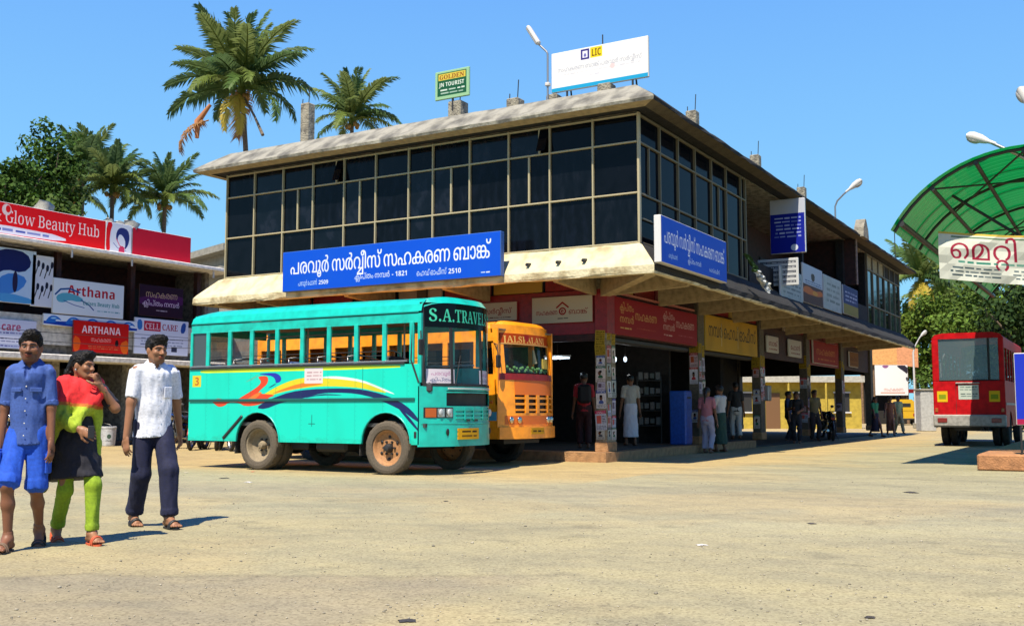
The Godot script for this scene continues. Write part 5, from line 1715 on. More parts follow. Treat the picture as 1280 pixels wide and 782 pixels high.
func green_bus() -> void:
	var t := thing("turquoise_bus", "turquoise minibus with swoosh livery parked side-on before the bank", "bus", V(0, 0, 0))
	var teal := rough_mat(lin(0.0, 0.62, 0.49), lin(0.0, 0.50, 0.40), 0.5, 0.28, 140, 0.0)
	teal.clearcoat_enabled = true
	teal.clearcoat = 0.4
	var zR := 4.41
	var zL := 2.36
	var xr := -7.18
	var xf := -1.96
	# livery of the right side, 200 pixels a metre
	var cv := Cv.new(1060, 284, Color(0.0, 0.90, 0.79))
	var tc := Color(0.0, 0.90, 0.79)
	cv.poly([60, 12, 182, 10, 972, 10, 972, 24, 182, 24, 60, 24], Color(0.86, 0.93, 0.10))
	cv.poly([630, 48, 672, 44, 732, 46, 814, 58, 888, 82, 962, 110, 922, 102, 872, 84, 814, 68, 732, 56, 672, 52], Color(0.93, 0.96, 0.94))
	cv.poly([340, 122, 392, 96, 450, 72, 512, 54, 574, 46, 636, 50, 732, 56, 814, 66, 872, 84, 928, 104, 872, 98, 814, 86, 732, 80, 636, 78, 550, 84, 462, 96, 398, 112], Color(0.92, 0.86, 0.10))
	cv.poly([404, 106, 462, 86, 538, 68, 600, 62, 660, 70, 560, 80, 462, 94], Color(0.93, 0.52, 0.08))
	cv.poly([350, 40, 390, 38, 398, 52, 390, 70, 366, 84, 346, 100, 438, 106, 398, 116, 386, 130, 348, 142, 288, 146, 260, 134, 226, 130, 206, 132, 186, 144, 160, 148, 144, 142, 122, 128, 144, 116, 186, 120, 206, 127, 226, 124, 254, 120, 274, 110, 320, 90, 354, 72, 364, 58, 350, 46], Color(0.93, 0.27, 0.08))
	cv.poly([300, 118, 340, 100, 372, 92, 352, 110, 320, 128, 286, 132], Color(0.95, 0.50, 0.16))
	cv.poly([280, 62, 322, 42, 356, 32, 330, 50], Color(0.35, 0.78, 0.66))
	cv.poly([344, 32, 402, 28, 438, 30, 458, 44, 456, 60, 432, 66, 430, 52, 416, 40, 384, 36], Color(0.12, 0.16, 0.72))
	cv.poly([340, 152, 386, 128, 424, 116, 500, 96, 588, 88, 696, 86, 792, 88, 860, 98, 918, 112, 974, 132, 1018, 158, 1054, 196, 1040, 196, 984, 162, 924, 138, 866, 118, 792, 104, 710, 100, 638, 102, 576, 116, 502, 126, 450, 136, 386, 156], Color(0.03, 0.09, 0.36))
	cv.poly([960, 146, 1000, 172, 1040, 212, 1052, 232, 1020, 206, 984, 172], Color(0.03, 0.09, 0.36))
	cv.poly([552, 120, 638, 108, 744, 110, 698, 106, 638, 104], Color(0.03, 0.09, 0.36))
	cv.poly([390, 84, 440, 62, 420, 76], Color(0.05, 0.15, 0.4))
	cv.rect(564, 14, 646, 68, Color(0.93, 0.88, 0.88))
	cv.small(572, 640, 24, 60, 3, Color(0.75, 0.6, 0.62), 5)
	cv.rect(20, 32, 64, 74, Color(0.9, 0.82, 0.12))
	cv.text("3", 32, 68, 40, Color(0.75, 0.35, 0.05))
	cv.line([Vector2(600, 176), Vector2(600, 214)], 3, Color(0.0, 0.5, 0.44))
	cv.line([Vector2(586, 206), Vector2(614, 206)], 3, Color(0.0, 0.5, 0.44))
	cv.line([Vector2(818, 20), Vector2(818, 96)], 2, Color(0.0, 0.45, 0.4))
	for k in 40:
		cv.disc(fmod(k * 137.0, 1040.0), 262.0 + fmod(k * 31.0, 20.0), 12 + fmod(k * 7.0, 10.0), Color(0.2, 0.55, 0.45, 0.10))
	for x in [92.0, 204.0, 312.0, 432.0, 548.0, 668.0, 786.0, 902.0, 1000.0]:
		cv.line([Vector2(x, 26), Vector2(x, 270)], 1.5, Color(0.0, 0.5, 0.42, 0.35))
		for y in range(34, 266, 16):
			cv.disc(x + 5, y, 1.3, Color(0.0, 0.55, 0.47, 0.6))
	for k in 60:
		cv.disc(fmod(k * 89.0, 1050.0), 256.0 + fmod(k * 13.0, 30.0), 6 + fmod(k * 5.0, 16.0), Color(0.42, 0.52, 0.36, 0.10), 5.0)
	cv.weather(12, 0.13, Color(0.2, 0.58, 0.46))
	var lm := print_mat(cv, 0.28)
	lm.clearcoat_enabled = true
	lm.clearcoat = 0.4
	lm.metallic_specular = 0.4
	var arcs := [[-5.45, 0.52, 0.50], [-2.62, 0.50, 0.52]]
	var uvr := Rect2(-7.2, 0.43, 5.3, 1.42)
	var low := arch_poly(xr, xf, 0.50, 1.80, arcs)
	put("side_panel", MB.new().prism(low, zR - 0.035, zR, uvr), lm, t)
	put("side_panel", MB.new().prism(arch_poly(xr, xf, 0.50, 1.80, arcs), zL, zL + 0.035), teal, t)
	# arch linings
	for hl in arcs:
		var m := MB.new()
		for i in 14:
			var a := lerpf(0.0, PI, i / 14.0)
			var b := lerpf(0.0, PI, (i + 1) / 14.0)
			var p0 := V(hl[0] + cos(a) * hl[1], hl[2] + sin(a) * hl[1], 0)
			var p1 := V(hl[0] + cos(b) * hl[1], hl[2] + sin(b) * hl[1], 0)
			m.quad(p1 + V(0, 0, zR - 0.5), p0 + V(0, 0, zR - 0.5), p0 + V(0, 0, zR - 0.036), p1 + V(0, 0, zR - 0.036))
		put("arch_lining", m, M.black, t)
		put("arch_lip", MB.new().at(Transform3D(Basis(), V(0, 0, 0))).tube(range(15).map(func(i): return V(hl[0] + cos(lerpf(0.0, PI, i / 14.0)) * hl[1], hl[2] + sin(lerpf(0.0, PI, i / 14.0)) * hl[1], zR + 0.004)), 0.014, 6), teal, t)
	# rub rail, waist rail, window sills
	for z in [zR, zL]:
		var sg := 1.0 if z == zR else -1.0
		put("rub_rail", MB.new().rbox(V((xr + xf) / 2 - 0.03, 1.23, z + sg * 0.012), V(xf - xr - 0.1, 0.05, 0.022), 0.006), mat(lin(0.0, 0.11, 0.09), 0.5), t)
		put("waist_rail", MB.new().rbox(V((xr + xf) / 2 - 0.14, 1.815, z + sg * 0.008), V(xf - xr - 0.3, 0.035, 0.03), 0.006), M.dark_steel, t)
		put("window_sill", MB.new().rbox(V((xr + xf) / 2 - 0.12, 1.85, z - sg * 0.02), V(xf - xr - 0.26, 0.03, 0.06), 0.006), M.steel, t)
		put("upper_band", MB.new().b2(xr + 0.02, xf, 2.47, 2.62, z - sg * 0.035, z), teal, t)
		put("cant_rail", MB.new().rbox(V((xr + xf) / 2, 2.645, z + sg * 0.006), V(xf - xr - 0.04, 0.025, 0.02), 0.005), mat(lin(0.0, 0.38, 0.31), 0.4), t)
		# pillars between the windows
		for x in [-7.15, -6.73, -6.18, -5.64, -5.035, -4.455, -3.855, -3.265, -2.675, -2.12]:
			var w := 0.085 if x > -7.1 else 0.06
			put("window_pillar", MB.new().rbox(V(x, 2.15, z - sg * 0.018), V(w, 0.68, 0.05), 0.008), teal, t)
		# safety bars across each window
		for y in [1.95, 2.02]:
			put("window_bar", MB.new().cyl(V(-6.7, y, z - sg * 0.03), V(-2.7, y, z - sg * 0.03), 0.007, -1, 5), M.dark_steel, t)
	# rearmost side light is glazed
	put("side_glass", MB.new().b2(-7.12, -6.77, 1.87, 2.47, zR - 0.03, zR - 0.024), mat(lin(0.07, 0.085, 0.09), 0.12), t)
	# quarter light before the front pillar: sloping lower edge
	put("quarter_frame", MB.new().tube([V(-2.10, 2.46, zR - 0.01), V(-2.12, 1.86, zR), V(-1.97, 1.50, zR)], 0.018, 6), M.dark_steel, t)
	put("front_pillar", MB.new().prism(PackedVector2Array([Vector2(-2.0, 1.5), Vector2(xf + 0.03, 1.5), Vector2(xf + 0.03, 2.62), Vector2(-2.0, 2.62)]), zR - 0.05, zR - 0.002), teal, t)
	put("front_pillar", MB.new().prism(PackedVector2Array([Vector2(-2.0, 1.5), Vector2(xf + 0.03, 1.5), Vector2(xf + 0.03, 2.62), Vector2(-2.0, 2.62)]), zL + 0.002, zL + 0.05), teal, t)
	# roof: rounded across, sloped down at the rear
	var rm := MB.new()
	var cs := 14
	var prof := func(u: float, x: float) -> Vector3:
		var e := clampf((x - xr) / 0.5, 0, 1)
		var top := lerpf(2.84, 2.91, sqrt(e)) + 0.02 * sin((x - xr) / (xf - xr) * PI)
		var zc := (zR + zL) / 2
		var hw := (zR - zL) / 2 + 0.002
		var s := signf(u) * (1.0 - pow(1.0 - absf(u), 1.7))
		return V(x, 2.655 + (top - 2.655) * pow(maxf(0.0, 1.0 - pow(absf(s), 6.0)), 0.5), zc + hw * s)
	var nx := 24
	for i in nx:
		for j in cs:
			var xa := lerpf(xr + 0.02, xf + 0.03, i / float(nx))
			var xb := lerpf(xr + 0.02, xf + 0.03, (i + 1) / float(nx))
			var ua := -1.0 + 2.0 * j / cs
			var ub := -1.0 + 2.0 * (j + 1) / cs
			var A: Vector3 = prof.call(ub, xa); var B: Vector3 = prof.call(ub, xb); var D: Vector3 = prof.call(ua, xb); var E: Vector3 = prof.call(ua, xa)
			rm.quad(A, B, D, E)
	put("roof", rm, teal, t)
	put("roof_lining", MB.new().b2(xr + 0.05, xf, 2.60, 2.63, zL + 0.05, zR - 0.05), mat(lin(0.25, 0.25, 0.22), 0.8), t)
	# rear wall with window
	put("rear_panel", MB.new().b2(xr - 0.0, xr + 0.05, 0.52, 1.8, zL + 0.037, zR - 0.037), teal, t)
	put("rear_panel", MB.new().b2(xr + 0.01, xr + 0.05, 2.45, 2.8, zL + 0.1, zR - 0.1), teal, t)
	put("rear_glass", MB.new().b2(xr + 0.015, xr + 0.025, 1.8, 2.45, zL + 0.1, zR - 0.1), M.glass, t)
	# floor, chassis, tank, axles
	put("bus_floor", MB.new().b2(xr + 0.06, xf + 0.1, 0.78, 0.84, zL + 0.04, zR - 0.04), mat(lin(0.05, 0.05, 0.05), 0.8), t)
	for z in [2.85, 3.92]:
		put("chassis_rail", MB.new().rbox(V(-4.5, 0.62, z), V(5.0, 0.16, 0.08), 0.01), M.dark_steel, t)
	for x in [-5.45, -2.62]:
		put("axle", MB.new().cyl(V(x, 0.45, zL + 0.2), V(x, 0.45, zR - 0.2), 0.07, -1, 10), M.dark_steel, t)
	put("differential", MB.new().ball(V(-5.45, 0.45, 3.4), V(0.2, 0.2, 0.2), 12, 8), M.dark_steel, t)
	put("fuel_tank", MB.new().rbox(V(-4.0, 0.50, 3.95), V(0.7, 0.32, 0.42), 0.05), M.dark_steel, t)
	put("battery_box", MB.new().rbox(V(-4.75, 0.50, 3.9), V(0.4, 0.28, 0.4), 0.03), M.black, t)
	put("prop_shaft", MB.new().cyl(V(-5.3, 0.5, 3.4), V(-2.9, 0.62, 3.4), 0.04, -1, 8), M.dark_steel, t)
	put("stay_bar", MB.new().rbox(V(0, 0, 0), V(0.62, 0.05, 0.04), 0.01), M.dark_steel, t, V(-6.05, 0.75, zR + 0.004), V(0, 0, 0.72))
	put("mud_flap", MB.new().b2(-6.04, -6.02, 0.28, 0.62, 3.9, 4.36), M.rubber, t)
	put("mud_flap", MB.new().b2(-3.2, -3.18, 0.3, 0.62, 3.9, 4.36), M.rubber, t)
	var rust := rough_mat(lin(0.50, 0.24, 0.09), lin(0.28, 0.12, 0.05), 3.0, 0.7, 141, 1.0)
	var tan := rough_mat(lin(0.34, 0.27, 0.17), lin(0.2, 0.15, 0.09), 3.0, 0.85, 142, 1.0)
	wheel(t, V(-5.45, 0.44, zR - 0.12), 0.44, 0.23, tan, M.dusty_rubber, true)
	wheel(t, V(-5.45, 0.44, zR - 0.38), 0.44, 0.23, tan, M.dusty_rubber, true)
	wheel(t, V(-5.45, 0.44, zL + 0.14), 0.44, 0.23, tan, M.dusty_rubber, true, PI)
	wheel(t, V(-2.60, 0.44, zR - 0.10), 0.44, 0.23, rust, M.dusty_rubber)
	wheel(t, V(-2.60, 0.44, zL + 0.13), 0.44, 0.23, rust, M.dusty_rubber, false, PI)
	# seats, poles, steering
	var grey := rough_mat(lin(0.06, 0.06, 0.07), lin(0.03, 0.03, 0.035), 2.0, 0.8, 143, 0.5)
	var blue := mat(lin(0.05, 0.12, 0.32), 0.7)
	for i in 6:
		var x := -6.5 + i * 0.66
		seat(t, V(x, 0.84, 3.98), 0.78, blue if i % 3 == 0 else grey)
		seat(t, V(x, 0.84, 2.80), 0.78, grey)
	seat(t, V(-2.55, 0.90, 3.95), 0.5, grey)
	for x in [-5.2, -4.0, -3.0]:
		put("grab_pole", MB.new().cyl(V(x, 0.84, 3.4), V(x, 2.6, 3.4), 0.017, -1, 6), M.steel, t)
	put("grab_rail", MB.new().cyl(V(-6.6, 2.42, 3.5), V(-2.6, 2.42, 3.5), 0.014, -1, 6), M.steel, t)
	put("dashboard", MB.new().rbox(V(-1.98, 1.42, 3.4), V(0.34, 0.18, 1.85), 0.04), grey, t)
	put("steering_wheel", MB.new().at(Transform3D(Basis(Vector3.BACK, -0.9) * Basis(Vector3.RIGHT, PX), V(-2.2, 1.62, 3.95))).torus(V(0, 0, 0), 0.22, [Vector2(0.015, 0.0), Vector2(0.0, 0.015), Vector2(-0.015, 0.0), Vector2(0.0, -0.015), Vector2(0.015, 0.0)], 20), M.black, t)
	bus_front(t, {"zc": (zR + zL) / 2, "hw": (zR - zL) / 2, "x": xf, "bulge": 0.41, "body": teal})

# curved front, shared shape: returns a point at z, height y, pushed out by off
func bus_front(t: Node3D, P: Dictionary) -> void:
	var zc: float = P.zc
	var hw: float = P.hw
	var body: Material = P.body
	var fp := func(u: float, y: float, off := 0.0) -> Vector3:
		# u -1 (far side) .. 1 (near side)
		var b: float = P.bulge * (1.0 - pow(absf(u), 2.6))
		var lean := -0.05 * maxf(0.0, (y - 1.4) / 1.4)
		return V(P.x + b + lean + off * (1.0 - 0.3 * absf(u)), y, zc + u * hw)
	var patch := func(u0: float, u1: float, y0: float, y1: float, off: float, n := 16, ny := 1, thick := 0.03) -> MB:
		var m := MB.new()
		for i in n:
			for j in ny:
				var a := lerpf(u1, u0, i / float(n))
				var b := lerpf(u1, u0, (i + 1) / float(n))
				var ya := lerpf(y0, y1, j / float(ny))
				var yb := lerpf(y0, y1, (j + 1) / float(ny))
				m.quad(fp.call(a, ya, off), fp.call(b, ya, off), fp.call(b, yb, off), fp.call(a, yb, off), Rect2(i / float(n), 1.0 - (j + 1) / float(ny), 1.0 / n, 1.0 / ny))
		if thick > 0.0:
			for i in n:
				var a := lerpf(u1, u0, i / float(n))
				var b := lerpf(u1, u0, (i + 1) / float(n))
				m.quad(fp.call(a, y1, off), fp.call(b, y1, off), fp.call(b, y1, off - thick), fp.call(a, y1, off - thick))
				m.quad(fp.call(a, y0, off - thick), fp.call(b, y0, off - thick), fp.call(b, y0, off), fp.call(a, y0, off))
			for e in [u0, u1]:
				m.quad(fp.call(e, y0, off), fp.call(e, y0, off - thick), fp.call(e, y1, off - thick), fp.call(e, y1, off))
		return m
	# lower panels, leaving the grille mouth open
	put("bumper", patch.call(-1.0, 1.0, 0.47, 0.82, 0.015, 24, 1, 0.05), body, t)
	put("front_panel", patch.call(-1.0, 1.0, 0.82, 1.12, 0.0, 24), body, t)
	put("front_panel", patch.call(0.64, 1.0, 1.12, 1.44, 0.0, 8), body, t)
	put("front_panel", patch.call(-1.0, -0.70, 1.12, 1.44, 0.0, 8), body, t)
	put("front_panel", patch.call(-0.70, 0.64, 1.37, 1.44, 0.0, 16), body, t)
	put("radiator", patch.call(-0.70, 0.64, 1.10, 1.38, -0.08, 16, 1, 0.02), M.black, t)
	put("mouth_trim", patch.call(-0.68, 0.62, 1.395, 1.42, 0.022, 16, 1, 0.02), mat(lin(0.6, 0.72, 0.66), 0.3), t)
	put("mouth_trim", patch.call(-0.70, 0.64, 1.335, 1.355, 0.012, 16, 1, 0.02), body, t)
	put("bumper_crease", patch.call(-0.98, 0.98, 0.83, 0.85, 0.022, 20, 1, 0.02), body, t)
	# grille bars between the lamps
	for k in 3:
		put("grille_bar", patch.call(-0.48, 0.48, 0.915 + k * 0.065, 0.945 + k * 0.065, 0.022, 12, 1, 0.02), body, t)
	for u in [-0.5, -0.25, 0.05, 0.28]:
		put("grille_bar", patch.call(u, u + 0.03, 0.90, 1.09, 0.026, 2, 1, 0.02), body, t)
	for u in [-0.02, 0.2]:
		put("tow_loop", patch.call(u, u + 0.05, 0.87, 0.905, 0.05, 3, 1, 0.03), M.dark_steel, t)
	# lamps
	for sg in [1.0, -1.0]:
		var a := 0.53
		var b := 0.95
		put("lamp_recess", patch.call(minf(sg * a, sg * b), maxf(sg * a, sg * b), 0.93, 1.10, 0.006, 8, 1, 0.02), M.black, t)
		put("turn_lamp", patch.call(minf(sg * 0.80, sg * 0.93), maxf(sg * 0.80, sg * 0.93), 0.94, 1.085, 0.022, 5, 1, 0.015), mat(lin(0.5, 0.10, 0.01), 0.15), t)
		for u in [0.73, 0.60]:
			put("headlight", patch.call(minf(sg * u - 0.05, sg * u + 0.05), maxf(sg * u - 0.05, sg * u + 0.05), 0.945, 1.08, 0.018, 4, 1, 0.015), M.chrome, t)
			var c: Vector3 = fp.call(sg * u, 1.012, 0.018)
			put("lens", MB.new().ball(c, V(0.02, 0.062, 0.055), 12, 8), mat(lin(0.6, 0.62, 0.6), 0.08), t)
		var fgp: Vector3 = fp.call(sg * 0.62, 0.70, 0.012)
		put("fog_socket", MB.new().ball(fgp, V(0.014, 0.06, 0.055), 10, 6), M.black, t)
	put("side_marker", MB.new().rbox(V(P.x - 0.07, 0.66, zc + hw + 0.003), V(0.05, 0.10, 0.012), 0.004), M.dark_steel, t)
	# number plate
	var np := Cv.new(96, 56, Color(0.88, 0.66, 0.08))
	np.small(12, 84, 6, 50, 2, Color(0.2, 0.13, 0.02), 3)
	put("number_plate", patch.call(-0.06, 0.46, 0.58, 0.76, 0.045, 6, 1, 0.02), print_mat(np), t)
	# windscreen
	put("screen_seal", patch.call(-0.97, 0.955, 1.44, 1.475, 0.008, 22), M.black, t)
	put("screen_seal", patch.call(0.93, 0.965, 1.475, 2.80, 0.008, 3, 8), M.black, t)
	put("screen_seal", patch.call(-0.97, -0.93, 1.475, 2.80, 0.008, 3, 8), M.black, t)
	put("windscreen", patch.call(-0.93, 0.545, 1.475, 2.40, -0.005, 14, 6, 0.0), M.glass, t)
	put("windscreen", patch.call(0.545, 0.93, 1.475, 2.40, -0.005, 14, 6, 0.0), M.glass, t)
	put("screen_divider", patch.call(0.525, 0.565, 1.475, 2.40, 0.014, 2, 8, 0.03), M.black, t)
	put("screen_divider", patch.call(-0.24, -0.20, 1.475, 2.40, 0.014, 2, 8, 0.03), M.black, t)
	var tv := Cv.new(520, 116, Color(0.02, 0.03, 0.035))
	tv.text("S.A.TRAVELS", 16, 88, 84, Color(0.30, 0.86, 0.70), "Droid Serif", true, 400)
	put("name_panel", patch.call(-0.93, 0.93, 2.40, 2.80, 0.0, 22, 4, 0.0), print_mat(tv, 0.2), t)
	for c in [[0.50, 0.92, 1], [-0.52, -0.14, 2]]:
		var pc := Cv.new(140, 90, Color(0.88, 0.84, 0.88))
		pc.ml(WORDS, GLYPHS, "പരവൂർ", 20, 40, 34, Color(0.7, 0.45, 0.62), 96)
		pc.ml(WORDS, GLYPHS, "ക്ലിപ്തം", 14, 78, 30, Color(0.28, 0.34, 0.5), 106)
		put("route_card", patch.call(c[0], c[1], 1.49, 1.72, 0.004, 8, 2, 0.0), print_mat(pc), t)
	# roof peak over the screen
	var m := MB.new()
	for i in 24:
		var a := 1.0 - i / 12.0
		var b := 1.0 - (i + 1) / 12.0
		var f := func(u: float, k: int) -> Vector3:
			var crown := 2.655 + 0.26 * pow(maxf(0.0, 1.0 - pow(absf(u), 6.0)), 0.5)
			var q: Vector3 = fp.call(u, 2.78, 0.012)
			match k:
				0: return V(q.x, minf(2.66 + 0.145 * (1.0 - pow(absf(u), 8.0)), crown), q.z)
				1: return V(q.x - 0.01, 2.66 + (crown - 2.66) * 0.6 + 0.0, q.z)
				2: return V(q.x - 0.14 * (1 - absf(u) * 0.5), crown, q.z)
			return V(P.x + 0.0, crown, q.z)
		for k in 3:
			m.quad(f.call(a, k), f.call(b, k), f.call(b, k + 1), f.call(a, k + 1))
	put("roof_peak", m, body, t)
	# mirrors and wipers
	put("mirror_arm", MB.new().tube([fp.call(0.97, 2.3, 0.0), fp.call(0.97, 2.32, 0.12) + V(0, 0, 0.12), fp.call(0.97, 2.2, 0.14) + V(0, 0, 0.14)], 0.01, 6), M.black, t)
	put("mirror", MB.new().rbox(fp.call(0.97, 2.06, 0.14) + V(0, 0, 0.14), V(0.04, 0.26, 0.13), 0.02), M.black, t)
	for u in [0.5, -0.4]:
		put("wiper", MB.new().tube([fp.call(u, 1.47, 0.03), fp.call(u - 0.12, 1.95, 0.02)], 0.009, 5), M.black, t)

func orange_bus() -> void:
	var t := thing("orange_bus", "orange bus with red name band parked behind the turquoise minibus", "bus")
	var org := rough_mat(lin(1.30, 0.44, 0.010), lin(1.05, 0.33, 0.012), 0.6, 0.35, 150, 0.0)
	org.clearcoat_enabled = true
	org.clearcoat = 0.3
	var deep := mat(lin(0.80, 0.17, 0.008), 0.45)
	var zR := 1.60
	var zL := -0.32
	var xr := -8.6
	var xf := -2.12
	var arcs := [[-6.9, 0.52, 0.50], [-3.2, 0.50, 0.52]]
	put("side_panel", MB.new().prism(arch_poly(xr, xf, 0.52, 1.72, arcs), zR - 0.035, zR), org, t)
	put("side_panel", MB.new().prism(arch_poly(xr, xf, 0.52, 1.72, arcs), zL, zL + 0.035), org, t)
	put("blue_patch", MB.new().b2(-2.5, -2.14, 0.86, 1.02, zR + 0.003, zR + 0.012), mat(lin(0.10, 0.42, 0.62), 0.4), t)
	put("rear_panel", MB.new().b2(xr, xr + 0.05, 0.55, 2.6, zL + 0.037, zR - 0.037), org, t)
	for z in [zR, zL]:
		var sg := 1.0 if z == zR else -1.0
		put("upper_band", MB.new().b2(xr, xf, 2.34, 2.58, z - sg * 0.035, z), org, t)
		for i in 9:
			put("window_pillar", MB.new().rbox(V(lerpf(xr + 0.06, xf - 0.5, i / 8.0), 2.03, z - sg * 0.02), V(0.12, 0.64, 0.05), 0.008), org, t)
		put("rub_rail", MB.new().rbox(V((xr + xf) / 2, 1.2, z + sg * 0.012), V(xf - xr - 0.2, 0.05, 0.02), 0.006), deep, t)
		for y in [1.86, 1.96]:
			put("window_bar", MB.new().cyl(V(xr + 0.1, y, z - sg * 0.03), V(xf - 0.5, y, z - sg * 0.03), 0.008, -1, 5), M.dark_steel, t)
	put("front_pillar", MB.new().b2(xf - 0.10, xf, 1.72, 2.34, zR - 0.05, zR), org, t)
	put("front_pillar", MB.new().b2(xf - 0.10, xf, 1.72, 2.34, zL, zL + 0.05), org, t)
	var rm := MB.new()
	for j in 14:
		var f := func(u: float) -> Vector2:
			var s := signf(u) * (1.0 - pow(1.0 - absf(u), 1.7))
			return Vector2((zR + zL) / 2 + (zR - zL) / 2 * s, 2.58 + 0.17 * pow(maxf(0.0, 1.0 - pow(absf(s), 3.4)), 0.6))
		var a: Vector2 = f.call(-1.0 + j / 7.0)
		var b: Vector2 = f.call(-1.0 + (j + 1) / 7.0)
		rm.quad(V(xr, b.y, b.x), V(xf - 0.12, b.y, b.x), V(xf - 0.12, a.y, a.x), V(xr, a.y, a.x))
	put("roof", rm, org, t)
	put("bus_floor", MB.new().b2(xr + 0.06, xf, 0.78, 0.84, zL + 0.04, zR - 0.04), M.black, t)
	put("chassis", MB.new().b2(xr + 0.3, xf - 0.1, 0.42, 0.76, zL + 0.35, zR - 0.35), M.black, t)
	put("roof_lining", MB.new().b2(xr + 0.05, xf, 2.55, 2.575, zL + 0.05, zR - 0.05), mat(lin(0.2, 0.18, 0.14), 0.8), t)
	var grey := mat(lin(0.05, 0.05, 0.06), 0.8)
	for i in 7:
		seat(t, V(-8.0 + i * 0.7, 0.84, 1.15), 0.75, grey)
		seat(t, V(-8.0 + i * 0.7, 0.84, 0.1), 0.75, grey)
	# front, gently curved in plan
	var zc := (zR + zL) / 2
	var hw := (zR - zL) / 2
	var fp := func(u: float, y: float, off := 0.0) -> Vector3:
		return V(xf + 0.22 * (1.0 - pow(absf(u), 2.6)) - 0.10 * maxf(0.0, y - 1.3) + off, y, zc + u * hw)
	var patch := func(u0: float, u1: float, y0: float, y1: float, off: float, n := 12) -> MB:
		var m := MB.new()
		for i in n:
			var a := lerpf(u1, u0, i / float(n))
			var b := lerpf(u1, u0, (i + 1) / float(n))
			m.quad(fp.call(a, y0, off), fp.call(b, y0, off), fp.call(b, y1, off), fp.call(a, y1, off), Rect2(i / float(n), 0, 1.0 / n, 1))
			m.quad(fp.call(a, y1, off), fp.call(b, y1, off), fp.call(b, y1, off - 0.04), fp.call(a, y1, off - 0.04))
			m.quad(fp.call(a, y0, off - 0.04), fp.call(b, y0, off - 0.04), fp.call(b, y0, off), fp.call(a, y0, off))
		for e in [u0, u1]:
			m.quad(fp.call(e, y0, off), fp.call(e, y0, off - 0.04), fp.call(e, y1, off - 0.04), fp.call(e, y1, off))
		return m
	put("bumper", patch.call(-1.0, 1.0, 0.52, 0.74, 0.05, 18), org, t)
	put("front_panel", patch.call(-1.0, 1.0, 0.74, 1.0, 0.0, 18), org, t)
	put("front_panel", patch.call(0.62, 1.0, 1.0, 1.62, 0.0, 8), org, t)
	put("front_panel", patch.call(-1.0, -0.82, 1.0, 1.62, 0.0, 4), org, t)
	put("front_panel", patch.call(-0.82, 0.62, 1.34, 1.62, 0.0, 12), deep, t)
	put("grille_back", patch.call(-0.82, 0.62, 1.0, 1.34, -0.05, 12), M.black, t)
	for y in [1.06, 1.17, 1.28]:
		put("grille_bar", patch.call(-0.8, 0.6, y - 0.02, y + 0.02, 0.0, 12), org, t)
	for u in [-0.52, -0.08, 0.3]:
		put("grille_bar", patch.call(u - 0.05, u + 0.05, 1.0, 1.34, 0.01, 3), org, t)
	put("red_band", patch.call(-0.95, 0.97, 1.62, 1.74, 0.012, 16), M.red_paint, t)
	put("windscreen", patch.call(-0.82, 0.80, 1.76, 2.28, -0.02, 14), M.glass, t)
	put("screen_post", patch.call(0.80, 1.0, 1.74, 2.30, 0.0, 4), org, t)
	put("screen_post", patch.call(-1.0, -0.82, 1.74, 2.30, 0.0, 4), org, t)
	put("dashboard", patch.call(-0.8, 0.8, 1.6, 1.78, -0.2, 10), M.black, t)
	var nv := Cv.new(420, 70, Color(0.72, 0.26, 0.05))
	nv.text("JALSPALANI", 14, 58, 58, Color(0.93, 0.75, 0.42), "Droid Serif", true, 330)
	nv.rect(0, 62, 420, 70, Color(0.85, 0.66, 0.4))
	nv.poly([150, 4, 196, 4, 190, 40, 172, 50, 156, 40], Color(0.62, 0.12, 0.12))
	put("name_band", patch.call(-0.86, 0.86, 2.29, 2.50, 0.006, 16), print_mat(nv, 0.35), t)
	put("front_cap", patch.call(-1.0, 1.0, 2.50, 2.66, 0.0, 18), org, t)
	for sg in [-1.0, 1.0]:
		for k in 2:
			var c: Vector3 = fp.call(sg * (0.72 - k * 0.2), 0.87, 0.01)
			put("headlight", MB.new().ball(c, V(0.03, 0.07, 0.07), 12, 8), M.chrome, t)
	put("lamp_panel", patch.call(-0.86, 0.86, 0.79, 0.95, 0.004, 14), deep, t)
	var np := Cv.new(96, 40, Color(0.8, 0.6, 0.1))
	np.small(6, 90, 8, 34, 1, Color(0.15, 0.1, 0.02), 4)
	put("number_plate", patch.call(-0.22, 0.24, 0.60, 0.72, 0.06, 4), print_mat(np), t)
	# garland and stickers behind the screen
	var gm := MB.new()
	for i in 26:
		var u := -0.75 + 1.5 * i / 25.0
		gm.ball(fp.call(u, 1.82 + 0.04 * sin(i * 1.9), -0.07), V(0.035, 0.035, 0.035), 6, 4)
	put("garland", gm, rough_mat(lin(0.1, 0.3, 0.08), lin(0.5, 0.1, 0.05), 9.0, 0.8, 151, 0.0), t)
	put("sticker", patch.call(-0.72, -0.45, 1.86, 2.05, -0.012, 3), mat(lin(0.6, 0.45, 0.08), 0.5), t)
	put("tassel", MB.new().tube([fp.call(-0.22, 2.22, -0.1), fp.call(-0.25, 1.95, -0.1)], [0.02, 0.05], 7), mat(lin(0.55, 0.5, 0.3), 0.7), t)
	# rounded peak joining the cap to the roof
	var pk := MB.new()
	for i in 20:
		var g := func(u: float, k: int) -> Vector3:
			var crown := 2.58 + 0.17 * pow(maxf(0.0, 1.0 - pow(absf(u), 5.0)), 0.5)
			var q: Vector3 = fp.call(u, 2.655, -0.002)
			match k:
				0: return V(q.x, minf(2.655, crown), q.z)
				1: return V(q.x - 0.05, 2.58 + (crown - 2.58) * 0.8, q.z)
			return V(xf - 0.13, crown, q.z)
		var a := 1.0 - i / 10.0
		var b := 1.0 - (i + 1) / 10.0
		for k in 2:
			pk.quad(g.call(a, k), g.call(b, k), g.call(b, k + 1), g.call(a, k + 1))
